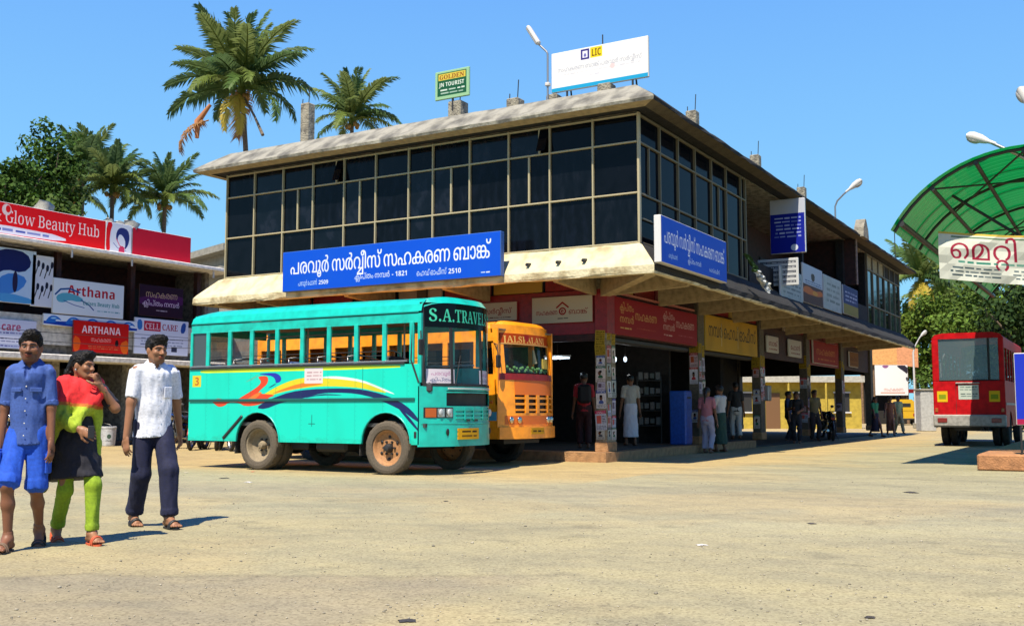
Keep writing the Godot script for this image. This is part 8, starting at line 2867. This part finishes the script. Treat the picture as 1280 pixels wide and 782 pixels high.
# legs: how is the share of the leg covered (1 = to the knee, 2 = to the ankle)
func trousers(t: Node3D, J: Dictionary, m: Material, cell: float, how: float, r0: float, r1: float, shorts: bool) -> void:
	var s: float = J.s
	var k := Sdf.new(V(-0.45, 0.0, -0.5), V(0.45, 1.05, 0.45), cell)
	k.disp = cloth_noise
	k.amp = 0.010
	k.dy = 0.25
	k.limb(J.pelvis + V(0, 0.08, 0), J.pelvis + V(0, -0.04, 0), 0.122 * s, 0.135 * s, 0.04, V(0, 0, 1), 1.25)
	for g in ["l", "r"]:
		if how <= 1.0:
			k.limb(J[g + "hip"], J[g + "hip"].lerp(J[g + "knee"], how + 0.06), r0 * s, r1 * s, 0.03, Vector3.ZERO, 1.0, false)
			k.limb(J[g + "hip"].lerp(J[g + "knee"], how), J[g + "hip"].lerp(J[g + "knee"], how + 0.14), r1 * s, (r1 + 0.004) * s, 0.02, Vector3.ZERO, 1.0, true)
		else:
			var e: Vector3 = J[g + "knee"].lerp(J[g + "ank"], how - 1.0)
			k.limb(J[g + "hip"], J[g + "knee"], r0 * s, r1 * s, 0.03)
			k.limb(J[g + "knee"], J[g + "knee"].lerp(e, 0.9), r1 * s, r1 * 0.90 * s, 0.03)
			k.limb(J[g + "knee"].lerp(e, 0.9), e, r1 * 0.90 * s, r1 * 0.93 * s, 0.02, Vector3.ZERO, 1.0, true)
	var mm := MB.new()
	k.mesh(mm, func(_p): return Color.WHITE)
	put("shorts" if shorts else "trousers", mm, m, t)
	if shorts:
		for g in [-1.0, 1.0]:
			var p: Vector3 = J["lhip" if g > 0 else "rhip"].lerp(J["lknee" if g > 0 else "rknee"], 0.55)
			put("cargo_pocket", MB.new().at(Transform3D(Basis(), p + V(0.082 * g * s, 0, 0))).rbox(V(0, 0, 0), V(0.022, 0.16, 0.13), 0.01), m, t)
			put("cargo_flap", MB.new().at(Transform3D(Basis(), p + V(0.090 * g * s, 0.07, 0))).rbox(V(0, 0, 0), V(0.016, 0.05, 0.14), 0.006), m, t)

# people further off: the same bones at a coarser grid, clothes as their own meshes
func far_person(label: String, at: Vector3, yaw: float, h: float, top: Color, bottom: Color, pose := 0, long := false, skirt := false, group := "people under and beyond the building") -> Node3D:
	var t := thing("person", label, "person", at, yaw, group)
	var D := {"h": h, "lk": V(0.09, 0.085, 0.06), "rk": V(-0.09, 0.085, -0.06), "lw": V(0.25, 0.80, 0.05) * (h / 1.7), "rw": V(-0.25, 0.80, 0.05) * (h / 1.7)}
	if pose == 1:
		D.lk = V(0.09, 0.085, 0.24); D.rk = V(-0.09, 0.10, -0.22)
		D.lw = V(0.26, 0.82, -0.12); D.rw = V(-0.26, 0.84, 0.2)
	if pose == 2:
		D.rw = V(-0.10, 1.15, 0.28) * (h / 1.7); D.lw = V(0.12, 1.05, 0.30) * (h / 1.7)
	if pose == 3:
		D.rw = V(-0.34, 1.16, 0.12) * (h / 1.7); D.rep = V(-1, -0.4, 0)
	var J := figure(D)
	var s: float = J.s
	var skin := Color(0.17, 0.075, 0.04)
	var m := MB.new()
	var b := Sdf.new(V(-0.5, -0.02, -0.45), V(0.5, 1.62 * s, 0.45), 0.022)
	for g in ["l", "r"]:
		b.limb(J[g + "hip"], J[g + "knee"], 0.075, 0.052, 0.03)
		b.limb(J[g + "knee"], J[g + "ank"], 0.05, 0.036, 0.03)
		b.limb(J[g + "ank"] + V(0, -0.045, -0.03), J[g + "ank"] + V(0, -0.05, 0.15), 0.036, 0.034, 0.03)
		b.limb(J[g + "sho"], J[g + "elb"], 0.046, 0.037, 0.03)
		b.limb(J[g + "elb"], J[g + "wri"], 0.038, 0.028, 0.03)
	b.limb(J.pelvis, J.chest, 0.10, 0.11, 0.05, V(0, 0, 1), 1.25)
	b.limb(J.chest, J.neck + V(0, 0.04, 0), 0.10, 0.05, 0.04)
	b.mesh(m, func(_p): return skin)
	var H := head_frame(J, 0.0, 0.05)
	face_mesh(m, J, H, skin, 0.010)
	for g in [["l", 1.0], ["r", -1.0]]:
		var w: Vector3 = J[g[0] + "wri"]
		hand(m, w, w - J[g[0] + "elb"], V(-g[1], 0, -0.3), g[1], s, 0.4, skin, 0.010)
	put("body", m, M.far_skin, t)
	put("hair", hair_mesh(H, s, 0.012, 1.0 if long else 0.0), M.far_hair, t)
	var k := Sdf.new(V(-0.5, 0.6, -0.4), V(0.5, 1.6 * s, 0.4), 0.02)
	k.disp = cloth_noise; k.amp = 0.014
	k.limb(J.chest + V(0, 0.04, 0), J.waist, 0.145 * s, 0.135 * s, 0.05, V(0, 0, 1), 1.25)
	k.limb(J.waist, V(0, 0.74 * s, 0), 0.135 * s, 0.16 * s, 0.05, V(0, 0, 1), 1.25)
	k.limb(J.lsho, J.rsho, 0.066 * s, 0.066 * s, 0.05)
	for g in ["l", "r"]:
		k.limb(J[g + "sho"], J[g + "sho"].lerp(J[g + "elb"], 0.85), 0.066 * s, 0.058 * s, 0.03, Vector3.ZERO, 1.0, true)
	k.cut(V(0, 0.82 * s, 0), V(0, -1, 0))
	var km := MB.new()
	k.mesh(km, func(_p): return Color.WHITE)
	put("shirt", km, mat(top, 0.85), t)
	var q := Sdf.new(V(-0.45, 0.0, -0.42), V(0.45, 1.05 * s, 0.42), 0.02)
	q.disp = cloth_noise; q.amp = 0.014
	q.limb(J.pelvis + V(0, 0.06, 0), J.pelvis + V(0, -0.06, 0), 0.135 * s, 0.145 * s, 0.04, V(0, 0, 1), 1.2)
	if skirt:
		q.limb(J.pelvis, V(0, 0.16, 0), 0.15 * s, 0.19 * s, 0.05, V(0, 0, 1), 1.15)
		q.cut(V(0, 0.2, 0), V(0, -1, 0))
	else:
		for g in ["l", "r"]:
			q.limb(J[g + "hip"], J[g + "knee"], 0.10 * s, 0.08 * s, 0.03)
			q.limb(J[g + "knee"], J[g + "ank"] + V(0, 0.02, 0), 0.08 * s, 0.068 * s, 0.03, Vector3.ZERO, 1.0, true)
	var qm := MB.new()
	q.mesh(qm, func(_p): return Color.WHITE)
	put("skirt" if skirt else "trousers", qm, mat(bottom, 0.85), t)
	return t

func far_people() -> void:
	M.far_skin = skin_mat()
	M.far_hair = mat(lin(0.012, 0.01, 0.009), 0.45)
	var away := deg_to_rad(30 + 180)
	var rp := far_person("person in a red shirt with a dark backpack inside the corner shop", V(-2.55, 0.21, -2.75), away, 1.68, lin(0.50, 0.02, 0.03), lin(0.05, 0.01, 0.01))
	put("backpack", MB.new().rbox(V(0, 1.2, -0.21), V(0.30, 0.42, 0.16), 0.06), mat(lin(0.012, 0.012, 0.014), 0.8), rp)
	far_person("man in a pale shirt and white mundu standing behind the corner pillar", V(-2.35, 0.21, -4.85), away + 0.2, 1.68, lin(0.52, 0.48, 0.42), lin(0.72, 0.70, 0.78), 0, false, true)
	far_person("person in pink and lilac beside the blue cabinet", V(-0.98, 0.006, -6.35), away - 0.5, 1.6, lin(0.55, 0.2, 0.24), lin(0.5, 0.46, 0.58), 0, true)
	far_person("person in dark green trousers and white top right of the pink one", V(-0.92, 0.006, -7.15), away + 0.7, 1.66, lin(0.62, 0.62, 0.62), lin(0.02, 0.07, 0.05), 2, false, true)
	far_person("person in white trousers and black shirt deep in the third shop", V(-1.9, 0.21, -11.4), away, 1.64, lin(0.02, 0.02, 0.022), lin(0.62, 0.60, 0.58))
	far_person("man in a dull yellow shirt with one arm out under the far hall", V(-1.2, 0.006, -17.6), deg_to_rad(40), 1.72, lin(0.22, 0.2, 0.10), lin(0.03, 0.03, 0.035), 3)
	far_person("person in dark clothes by the fourth pillar with a white bag", V(-1.0, 0.006, -14.6), deg_to_rad(10), 1.62, lin(0.02, 0.02, 0.022), lin(0.03, 0.03, 0.04), 2)
	far_person("person in blue leaning beside the fourth pillar", V(-1.7, 0.006, -16.2), deg_to_rad(100), 1.66, lin(0.04, 0.07, 0.2), lin(0.02, 0.02, 0.03))
	far_person("woman in a green top and dark skirt at the end of the building", V(-0.55, 0.006, -24.4), deg_to_rad(60), 1.56, lin(0.03, 0.26, 0.12), lin(0.012, 0.012, 0.04), 1, true, true)
	far_person("person in brown walking next to the woman in green", V(-0.35, 0.006, -26.4), deg_to_rad(20), 1.58, lin(0.24, 0.10, 0.06), lin(0.2, 0.09, 0.06), 1, true, true)
	far_person("person in pale clothes with a yellow bag, rightmost of the far walkers", V(-0.7, 0.006, -30.2), deg_to_rad(35), 1.66, lin(0.34, 0.42, 0.24), lin(0.42, 0.34, 0.18), 1)
	var bag := thing("yellow_bag", "bright yellow bag carried between the far walkers", "bag", V(-0.95, 0.55, -29.6), 0.5)
	put("bag_body", MB.new().rbox(V(0, 0, 0), V(0.28, 0.36, 0.12), 0.04), mat(lin(0.75, 0.55, 0.0), 0.6), bag)
	put("bag_handle", MB.new().tube([V(-0.08, 0.17, 0), V(-0.05, 0.30, 0), V(0.05, 0.30, 0), V(0.08, 0.17, 0)], 0.012, 6), mat(lin(0.6, 0.42, 0.0), 0.6), bag)

const GLYPHS := {
	44: [[23,-35,28,-34,34,-32,38,-28,41,-24,43,-17,42,-11,38,-6,36,-7,74,-7,74,-55,83,-55,83,0,33,0,30,-5,34,-12,34,-20,30,-26,25,-27,18,-27,15,-25,12,-21,12,-13,14,-8,18,-5,13,1,7,-5,4,-10,3,-17,4,-23,7,-28,11,-31,16,-34]],
	50: [[36,-57,48,-55,58,-51,64,-44,68,-35,70,-21,67,-10,61,-3,57,0,51,1,44,1,40,-1,32,-8,30,-13,29,-20,30,-27,32,-32,39,-38,48,-40,56,-39,63,-32,66,-26,67,-21,64,-21,61,-28,54,-33,45,-33,42,-31,39,-28,38,-20,39,-11,43,-7,49,-6,54,-7,58,-11,61,-18,61,-25,61,-33,58,-40,52,-45,46,-48,36,-49,28,-48,20,-44,16,-39,13,-30,14,-20,18,-12,25,-5,20,1,11,-7,7,-13,5,-20,4,-28,5,-34,7,-41,10,-46,15,-51,22,-54]],
	55: [[34,-57,42,-56,51,-52,58,-47,62,-39,63,-30,63,-20,60,-13,54,-5,52,-7,80,-7,80,-55,89,-55,89,0,47,0,43,-6,49,-11,52,-16,54,-23,55,-30,53,-37,50,-42,45,-47,41,-48,31,-49,24,-48,19,-44,14,-36,13,-27,14,-18,19,-11,25,-5,20,1,12,-6,6,-15,4,-25,5,-35,9,-45,15,-51,23,-55]],
	68: [[15,23,9,22,2,18,-2,11,-3,3,0,-4,5,-9,11,-12,19,-12,25,-10,30,-5,33,-1,33,7,32,13,28,19,21,22],[15,-6,10,-5,7,-3,5,1,4,5,5,11,7,14,10,15,15,16,19,16,23,14,26,11,27,5,26,0,23,-3,21,-5],[15,10,10,9,5,4,4,-3,8,-10,12,-7,9,-4,10,1,13,3,17,3,21,0,21,-3,19,-6,23,-10,27,-3,26,4,22,8],[10,-57,17,-56,21,-53,24,-50,26,-45,26,-32,20,-8,12,-10,17,-31,17,-41,16,-47,11,-49,3,-49,2,-56]],
	118: [[50,1,43,0,36,-4,32,-9,30,-16,30,-26,33,-36,39,-45,52,-59,54,-64,53,-68,50,-71,45,-72,39,-71,37,-78,48,-79,55,-78,60,-74,63,-68,62,-63,60,-58,45,-40,40,-32,39,-19,39,-13,41,-10,47,-6,52,-6,55,-7,58,-10,60,-14,61,-23,60,-31,57,-37,54,-42,49,-46,43,-48,36,-49,30,-49,23,-47,17,-40,13,-30,13,-21,16,-15,20,-10,25,-5,20,1,11,-7,5,-17,4,-30,7,-41,10,-47,15,-51,22,-54,29,-56,37,-57,45,-55,52,-53,59,-48,64,-42,68,-33,70,-24,69,-14,66,-8,62,-3,57,0]],
	58: [[63,-57,72,-55,79,-48,81,-39,83,-14,86,-9,92,-6,97,-6,101,-8,105,-11,108,-16,110,-24,109,-35,105,-43,98,-50,103,-57,108,-52,116,-41,118,-29,117,-14,111,-5,103,0,95,1,87,0,79,-4,76,-9,74,-15,72,-42,69,-47,65,-49,58,-49,53,-46,51,-42,50,-35,50,0,41,0,41,-33,40,-42,37,-47,32,-49,27,-49,22,-48,18,-44,15,-40,13,-34,13,-27,16,-15,20,-10,25,-6,19,1,9,-10,5,-21,4,-32,7,-43,13,-51,20,-55,31,-56,39,-54,46,-47,48,-51,53,-54]],
	225: [[34,-57,42,-56,51,-52,58,-47,62,-39,63,-30,63,-20,60,-13,54,-5,52,-7,80,-7,80,-55,89,-55,89,0,47,0,43,-6,51,-13,54,-23,54,-32,51,-41,45,-47,36,-49,26,-48,19,-44,14,-34,13,-23,17,-13,25,-5,20,1,14,-4,8,-11,5,-20,4,-30,6,-39,10,-47,17,-52,26,-56],[89,-13,89,27,38,27,34,20,56,4,70,-4,78,-2,50,17,44,21,44,21,48,20,80,20,80,-6]],
	66: [[-11,-84,-2,-84,4,-81,10,-77,14,-71,16,-58,16,0,7,0,7,-61,5,-70,2,-74,-1,-76,-9,-78,-15,-77,-20,-75,-21,-70,-19,-66,-13,-65,-10,-66,-8,-70,-9,-76,-12,-79,-2,-77,-1,-71,-2,-64,-5,-60,-11,-58,-18,-58,-24,-61,-28,-66,-29,-72,-27,-78,-23,-81,-17,-84]],
	77: [[-11,-59,-19,-60,-26,-65,-29,-73,-28,-82,-21,-80,-21,-74,-20,-70,-16,-67,-11,-66,-6,-67,-2,-70,-1,-74,-1,-80,6,-82,7,-73,4,-65,-3,-60]],
	59: [[23,-35,28,-34,34,-32,38,-28,41,-24,43,-17,42,-11,38,-6,36,-7,68,-7,69,0,33,0,30,-5,34,-12,33,-21,29,-26,23,-28,17,-26,12,-21,12,-13,14,-8,18,-5,13,1,7,-5,4,-10,3,-17,4,-23,7,-28,11,-31,16,-34],[86,-57,96,-55,105,-51,110,-45,114,-37,115,-25,113,-16,107,-6,99,1,94,-5,101,-12,105,-19,106,-27,105,-37,101,-42,97,-47,90,-49,83,-49,78,-48,72,-45,68,-40,65,-34,64,-25,66,-18,70,-11,76,-6,72,0,69,0,60,-12,57,-19,56,-28,57,-37,60,-45,67,-51,75,-55]],
	23: [[22,1,12,0,8,-3,5,-7,3,-15,5,-22,8,-27,14,-30,22,-32,75,-33,85,-32,91,-30,96,-26,100,-20,100,-12,98,-5,94,-2,89,0,81,1,73,0,75,-7,86,-6,90,-9,92,-16,90,-21,84,-25,73,-26,24,-25,18,-24,13,-21,12,-15,14,-9,18,-6,23,-6,30,-7,35,-11,40,-5,31,0],[52,-57,61,-55,69,-49,74,-40,76,-28,75,-18,70,-7,63,-1,52,1,43,-1,35,-6,30,-15,29,-28,31,-42,35,-49,41,-54],[52,-50,45,-48,40,-42,38,-32,38,-22,39,-16,43,-9,49,-6,56,-6,62,-9,65,-14,67,-22,67,-33,65,-40,63,-45,59,-48]],
	37: [[36,-57,47,-55,53,-51,58,-47,56,-47,61,-52,70,-56,77,-57,83,-55,89,-50,92,-47,90,-47,95,-52,100,-55,109,-57,117,-55,124,-51,130,-43,133,-32,132,-19,127,-9,117,1,112,-5,118,-11,123,-19,124,-29,123,-38,119,-44,115,-48,111,-49,103,-49,98,-45,96,-38,96,0,87,0,87,-36,86,-42,84,-45,79,-49,69,-49,64,-45,61,-37,61,0,52,0,52,-32,50,-43,45,-48,37,-49,28,-48,21,-45,16,-39,13,-29,13,-17,16,-10,19,-7,23,-6,29,-7,32,-11,33,-16,32,-21,29,-24,25,-26,19,-25,10,-19,8,-25,14,-30,19,-32,27,-33,33,-31,38,-27,40,-22,41,-14,39,-7,34,-2,28,1,20,1,13,-3,7,-10,5,-18,4,-28,7,-39,10,-45,17,-51,26,-55]],
	46: [[36,-57,42,-56,49,-54,56,-49,60,-43,61,-27,61,0,52,0,52,-37,50,-43,46,-47,39,-49,30,-49,23,-46,16,-39,13,-32,12,-23,13,-15,17,-9,20,-6,24,-6,28,-7,31,-9,33,-16,32,-19,30,-23,26,-25,20,-25,15,-23,10,-19,8,-25,14,-30,21,-32,28,-32,36,-29,40,-24,41,-17,40,-9,36,-3,30,0,24,1,16,0,11,-4,7,-10,5,-18,4,-28,7,-39,10,-45,17,-51,26,-55],[124,-55,124,0,82,0,79,-5,84,-11,87,-17,89,-29,88,-40,85,-44,81,-48,74,-49,66,-47,62,-42,61,-33,61,0,52,0,52,-26,57,-42,57,-48,62,-54,72,-57,80,-56,87,-53,93,-48,96,-41,98,-29,97,-19,91,-8,90,-6,88,-7,115,-7,115,-55]],
	64: [[46,-28,45,-17,42,-9,37,-3,32,0,23,1,16,0,9,-4,5,-9,2,-17,10,-19,13,-12,17,-7,23,-6,30,-8,35,-14,38,-28,35,-41,33,-46,29,-49,24,-50,18,-48,14,-44,11,-37,2,-39,5,-45,10,-52,17,-56,24,-57,33,-55,38,-52,42,-46,45,-39]],
	173: [[54,-57,65,-54,73,-47,77,-37,78,-24,75,-12,69,-4,60,1,50,1,41,-2,35,-9,31,-20,31,-31,33,-40,38,-50,46,-55],[54,-50,47,-48,42,-42,40,-32,40,-22,41,-16,45,-9,51,-6,58,-6,64,-9,67,-14,69,-22,69,-33,67,-40,65,-45,61,-48],[23,1,14,0,7,-5,4,-13,5,-20,9,-25,15,-29,38,-33,80,-33,89,-31,95,-29,99,-25,102,-20,103,-12,101,-7,96,-2,91,0,83,1,75,0,77,-7,82,-6,89,-7,92,-8,94,-12,94,-16,93,-20,90,-23,86,-25,75,-26,23,-25,16,-23,13,-19,12,-13,15,-8,19,-6,26,-6,31,-7,37,-11,42,-5,33,0],[22,-57,31,-55,41,-49,36,-44,27,-49,20,-50,16,-48,13,-46,12,-41,14,-37,18,-34,33,-33,31,-27,23,-27,12,-30,8,-33,5,-36,4,-44,7,-51,14,-55]],
	166: [[22,1,12,0,8,-3,5,-7,3,-15,5,-22,8,-27,14,-30,22,-32,75,-33,85,-32,91,-30,96,-26,100,-20,100,-12,98,-5,94,-2,89,0,81,1,73,0,75,-7,86,-6,90,-9,92,-16,90,-21,84,-25,73,-26,24,-25,18,-24,13,-21,12,-15,14,-9,18,-6,23,-6,30,-7,35,-11,40,-5,31,0],[52,-57,61,-55,69,-49,74,-40,76,-28,75,-17,70,-7,63,-2,52,0,43,-1,35,-6,30,-15,29,-28,31,-42,35,-49,41,-54],[52,-50,45,-48,40,-42,38,-32,38,-22,39,-16,43,-9,49,-6,56,-6,62,-9,65,-14,67,-22,67,-33,65,-40,63,-45,59,-48],[82,34,74,33,68,28,65,22,63,7,61,4,57,2,50,1,44,2,40,5,37,10,36,18,38,24,42,27,47,27,49,25,50,22,50,19,49,16,46,15,42,15,34,20,32,15,41,9,50,9,56,13,58,21,55,29,51,32,41,34,35,31,31,25,29,19,30,11,33,3,38,-1,46,-4,56,-4,64,-3,68,1,71,5,72,20,74,24,78,27,84,27,89,24,92,19,92,13,91,8,85,0,90,-5,95,-1,98,5,100,12,100,19,98,25,93,30,88,33]],
	65: [[-3,-84,3,-84,8,-81,13,-76,15,-70,16,-60,16,0,7,0,7,-66,4,-74,1,-76,-2,-77,-8,-76,-11,-73,-12,-69,-12,-64,-21,-63,-21,-72,-18,-78,-12,-82]],
	38: [[51,1,44,0,40,-2,35,-6,32,-12,30,-19,31,-27,33,-34,37,-42,49,-52,62,-56,71,-57,79,-55,85,-52,90,-48,96,-39,97,-33,97,-25,95,-14,88,-5,81,1,77,-5,84,-12,88,-19,89,-27,87,-37,84,-43,81,-46,75,-49,70,-50,56,-48,49,-44,43,-37,40,-29,39,-17,42,-10,47,-6,55,-7,60,-11,62,-17,62,-29,59,-37,54,-43,45,-48,39,-50,30,-49,23,-47,18,-43,14,-35,13,-25,14,-18,19,-11,25,-5,20,1,14,-4,9,-9,5,-20,4,-33,8,-43,15,-51,22,-54,29,-56,44,-56,51,-53,58,-49,67,-39,69,-33,71,-26,71,-17,69,-10,67,-6,62,-2,56,1]],
	6: [[23,1,16,0,9,-3,5,-10,3,-18,4,-24,8,-30,14,-35,23,-36,31,-35,37,-31,41,-24,42,-18,41,-11,37,-5,31,0],[23,-30,19,-29,15,-27,13,-24,12,-18,12,-13,15,-9,18,-7,23,-6,26,-6,31,-9,33,-13,34,-18,33,-22,31,-27,26,-29]],
	42: [[29,-57,34,-56,39,-54,46,-47,45,-47,52,-54,63,-57,74,-54,82,-48,84,-43,87,-35,87,-22,81,-9,72,1,66,-5,74,-13,77,-21,78,-31,77,-40,72,-46,66,-49,59,-49,53,-46,51,-42,50,-37,50,0,41,0,41,-35,40,-41,38,-45,34,-48,27,-49,22,-48,17,-43,13,-34,13,-23,18,-12,25,-6,19,1,11,-7,7,-14,4,-24,4,-35,7,-43,13,-52,20,-55]],
	216: [[29,-57,34,-56,39,-54,46,-47,45,-47,52,-54,61,-57,71,-55,80,-50,85,-41,87,-29,85,-16,79,-6,79,0,71,0,68,-5,75,-14,78,-22,78,-34,76,-41,71,-47,66,-49,60,-49,54,-47,51,-43,50,-37,50,0,41,0,41,-35,40,-41,38,-45,34,-48,27,-49,22,-48,17,-43,13,-34,13,-23,18,-12,25,-6,19,1,11,-7,7,-14,4,-24,4,-35,7,-43,13,-52,20,-55],[112,-55,112,0,74,0,77,-7,104,-7,104,-55]],
	71: [[24,1,16,0,11,-4,6,-12,4,-20,4,-29,8,-40,12,-46,20,-52,29,-56,37,-57,46,-56,55,-52,60,-48,65,-41,67,-33,67,-23,66,-16,62,-10,58,-5,52,1,47,-5,54,-12,58,-19,59,-27,57,-37,52,-44,47,-48,40,-49,31,-49,24,-46,17,-39,13,-31,12,-23,13,-15,17,-8,20,-6,24,-6,30,-8,32,-12,32,-18,32,-21,29,-24,25,-26,19,-25,9,-19,8,-25,15,-31,25,-33,33,-31,39,-25,41,-17,39,-7,33,-1]],
	35: [[60,1,50,-1,47,-4,43,-8,41,-16,39,-41,36,-47,31,-49,26,-49,21,-48,17,-44,15,-40,13,-31,14,-21,17,-12,25,-5,19,1,14,-4,6,-15,4,-27,6,-41,11,-50,20,-55,28,-57,36,-56,43,-51,46,-46,48,-41,50,-14,53,-9,58,-6,64,-6,69,-10,71,-14,72,-20,73,-55,81,-55,81,-22,83,-13,86,-9,90,-7,96,-6,101,-8,105,-11,108,-16,109,-22,110,-29,107,-40,103,-46,98,-50,103,-56,114,-45,118,-34,118,-23,116,-12,109,-4,102,0,91,1,83,-1,76,-8,74,-5,70,-1]],
	21: [[45,-57,55,-56,62,-54,67,-50,70,-46,71,-39,69,-34,65,-30,61,-27,60,-28,67,-24,70,-21,72,-16,72,-11,70,-7,65,-1,57,1,44,0,46,-7,57,-6,61,-8,63,-11,63,-17,60,-21,55,-23,47,-24,47,-31,56,-32,61,-36,62,-40,61,-44,56,-48,48,-49,39,-49,29,-47,21,-42,15,-36,12,-28,12,-20,14,-12,19,-7,26,-6,31,-9,32,-13,32,-19,31,-22,27,-25,23,-26,19,-25,11,-20,11,-28,12,-29,22,-33,30,-32,36,-29,39,-25,40,-20,40,-12,39,-7,34,-2,28,1,20,1,11,-4,6,-12,4,-17,4,-26,7,-37,13,-45,22,-52,34,-56],[122,-28,121,-17,118,-9,113,-3,108,0,99,1,91,0,84,-4,80,-9,77,-17,86,-19,88,-12,93,-7,98,-6,106,-8,111,-14,113,-28,111,-41,108,-46,104,-49,99,-50,93,-48,89,-44,86,-37,78,-39,80,-45,85,-52,92,-56,100,-57,108,-55,113,-52,118,-46,121,-39]],
	45: [[23,-35,28,-34,34,-32,38,-28,41,-24,43,-17,42,-11,38,-6,36,-7,63,-7,63,0,33,0,30,-5,34,-12,33,-21,29,-26,23,-28,17,-26,12,-21,12,-13,14,-8,18,-5,13,1,7,-5,4,-10,3,-17,4,-23,7,-28,11,-31,16,-34],[82,-57,88,-56,96,-53,101,-49,104,-44,107,-32,107,0,57,0,57,-31,59,-43,64,-50,71,-55],[82,-49,73,-47,69,-44,68,-41,66,-31,66,-7,98,-7,98,-30,96,-40,94,-44,91,-47]],
	72: [[36,1,22,-1,12,-7,6,-17,4,-28,6,-39,11,-47,18,-52,29,-56,44,-56,52,-52,54,-49,56,-45,55,-38,53,-35,49,-32,44,-30,36,-31,31,-34,29,-37,28,-42,29,-50,39,-52,36,-49,35,-44,35,-41,38,-37,44,-37,47,-38,48,-41,48,-46,45,-49,42,-50,35,-50,26,-49,19,-44,14,-37,13,-28,14,-21,16,-15,21,-10,26,-7,38,-5,44,-7,47,-12,47,-15,45,-18,40,-19,37,-18,35,-16,35,-9,38,-4,29,-6,28,-7,27,-14,30,-21,34,-24,41,-26,48,-24,53,-21,55,-14,55,-10,53,-6,47,-1]],
	116: [[36,-57,47,-55,53,-51,58,-47,56,-47,61,-52,70,-56,81,-56,88,-52,92,-47,91,-44,96,-29,96,0,87,0,86,-40,83,-47,78,-49,69,-48,65,-46,62,-41,61,-33,61,0,52,0,52,-38,49,-45,43,-48,37,-49,30,-49,25,-47,19,-43,16,-39,13,-32,12,-24,13,-17,15,-11,19,-7,24,-6,29,-7,32,-11,33,-16,32,-21,29,-24,25,-26,19,-25,10,-19,8,-25,14,-30,19,-32,25,-33,32,-32,37,-28,40,-22,41,-14,39,-7,36,-3,30,0,22,1,16,0,11,-4,8,-7,5,-15,4,-21,6,-36,8,-42,12,-47,17,-51,23,-54],[128,1,121,0,114,-4,109,-11,108,-22,109,-30,113,-38,118,-45,129,-58,132,-62,132,-67,129,-71,124,-72,117,-71,115,-78,126,-79,132,-78,136,-76,140,-72,141,-67,138,-58,123,-40,118,-29,117,-22,118,-13,121,-9,126,-6,132,-6,136,-10,139,-19,139,-28,136,-36,131,-42,125,-47,118,-49,106,-48,100,-44,97,-39,96,-34,96,-10,88,-10,88,-29,91,-45,98,-52,104,-55,110,-56,123,-55,135,-49,143,-40,148,-27,148,-18,146,-11,143,-5,138,-1]],
	48: [[35,-57,44,-56,53,-53,59,-48,63,-44,65,-38,66,-31,66,0,6,0,6,-31,7,-38,9,-44,14,-49,19,-53,27,-56],[31,-50,26,-49,22,-47,17,-39,15,-29,15,-7,25,-15,34,-27,38,-36,39,-41,37,-46,34,-49],[47,-39,46,-32,42,-23,35,-14,25,-5,25,-7,58,-7,58,-28,56,-37,52,-45,43,-49,43,-50,46,-44]],
	220: [[34,-57,45,-55,53,-51,59,-46,63,-36,63,-24,61,-16,56,-9,47,-2,43,-8,49,-13,52,-18,54,-25,54,-33,50,-43,45,-47,41,-48,31,-49,24,-48,19,-44,14,-37,13,-29,14,-21,18,-14,25,-8,20,-2,12,-8,6,-17,4,-27,5,-36,9,-46,15,-51,23,-55],[34,-6,42,-5,48,-2,52,3,55,8,56,15,55,22,52,28,45,34,40,28,46,22,47,12,45,6,39,2,31,1,27,3,23,5,21,9,20,15,20,20,22,24,27,28,22,34,16,28,13,22,12,15,13,8,15,3,20,-2,26,-5]],
}
const WORDS := {
	"പരവൂർ": [[[44,0,0],[50,90,0],[55,163,0],[68,259,0],[118,292,0]],366],
	"സർവ്വീസ്": [[[58,0,0],[118,122,0],[225,196,0],[66,292,0],[58,314,0],[77,437,0]],437],
	"സഹകരണ": [[[58,0,0],[59,122,0],[23,241,0],[50,345,0],[37,419,0]],555],
	"ബാങ്ക്": [[[46,0,0],[64,131,0],[173,181,0],[77,287,0]],287],
	"ക്ലിപ്തം": [[[166,0,0],[65,103,0],[44,126,0],[77,216,0],[38,216,0],[6,317,0]],362],
	"നമ്പർ": [[[42,0,0],[216,91,0],[118,211,0]],284],
	"ഹെഡ്": [[[71,0,0],[59,71,0],[35,190,0],[77,313,0]],313],
	"ഓഫീസ്": [[[21,0,0],[45,126,0],[66,239,0],[58,262,0],[77,384,0]],384],
	"ഫോൺ": [[[72,0,0],[45,59,0],[64,172,0],[116,223,0]],375],
	"മെറ്റി": [[[71,0,0],[48,71,0],[220,144,0],[65,211,0]],234],
}
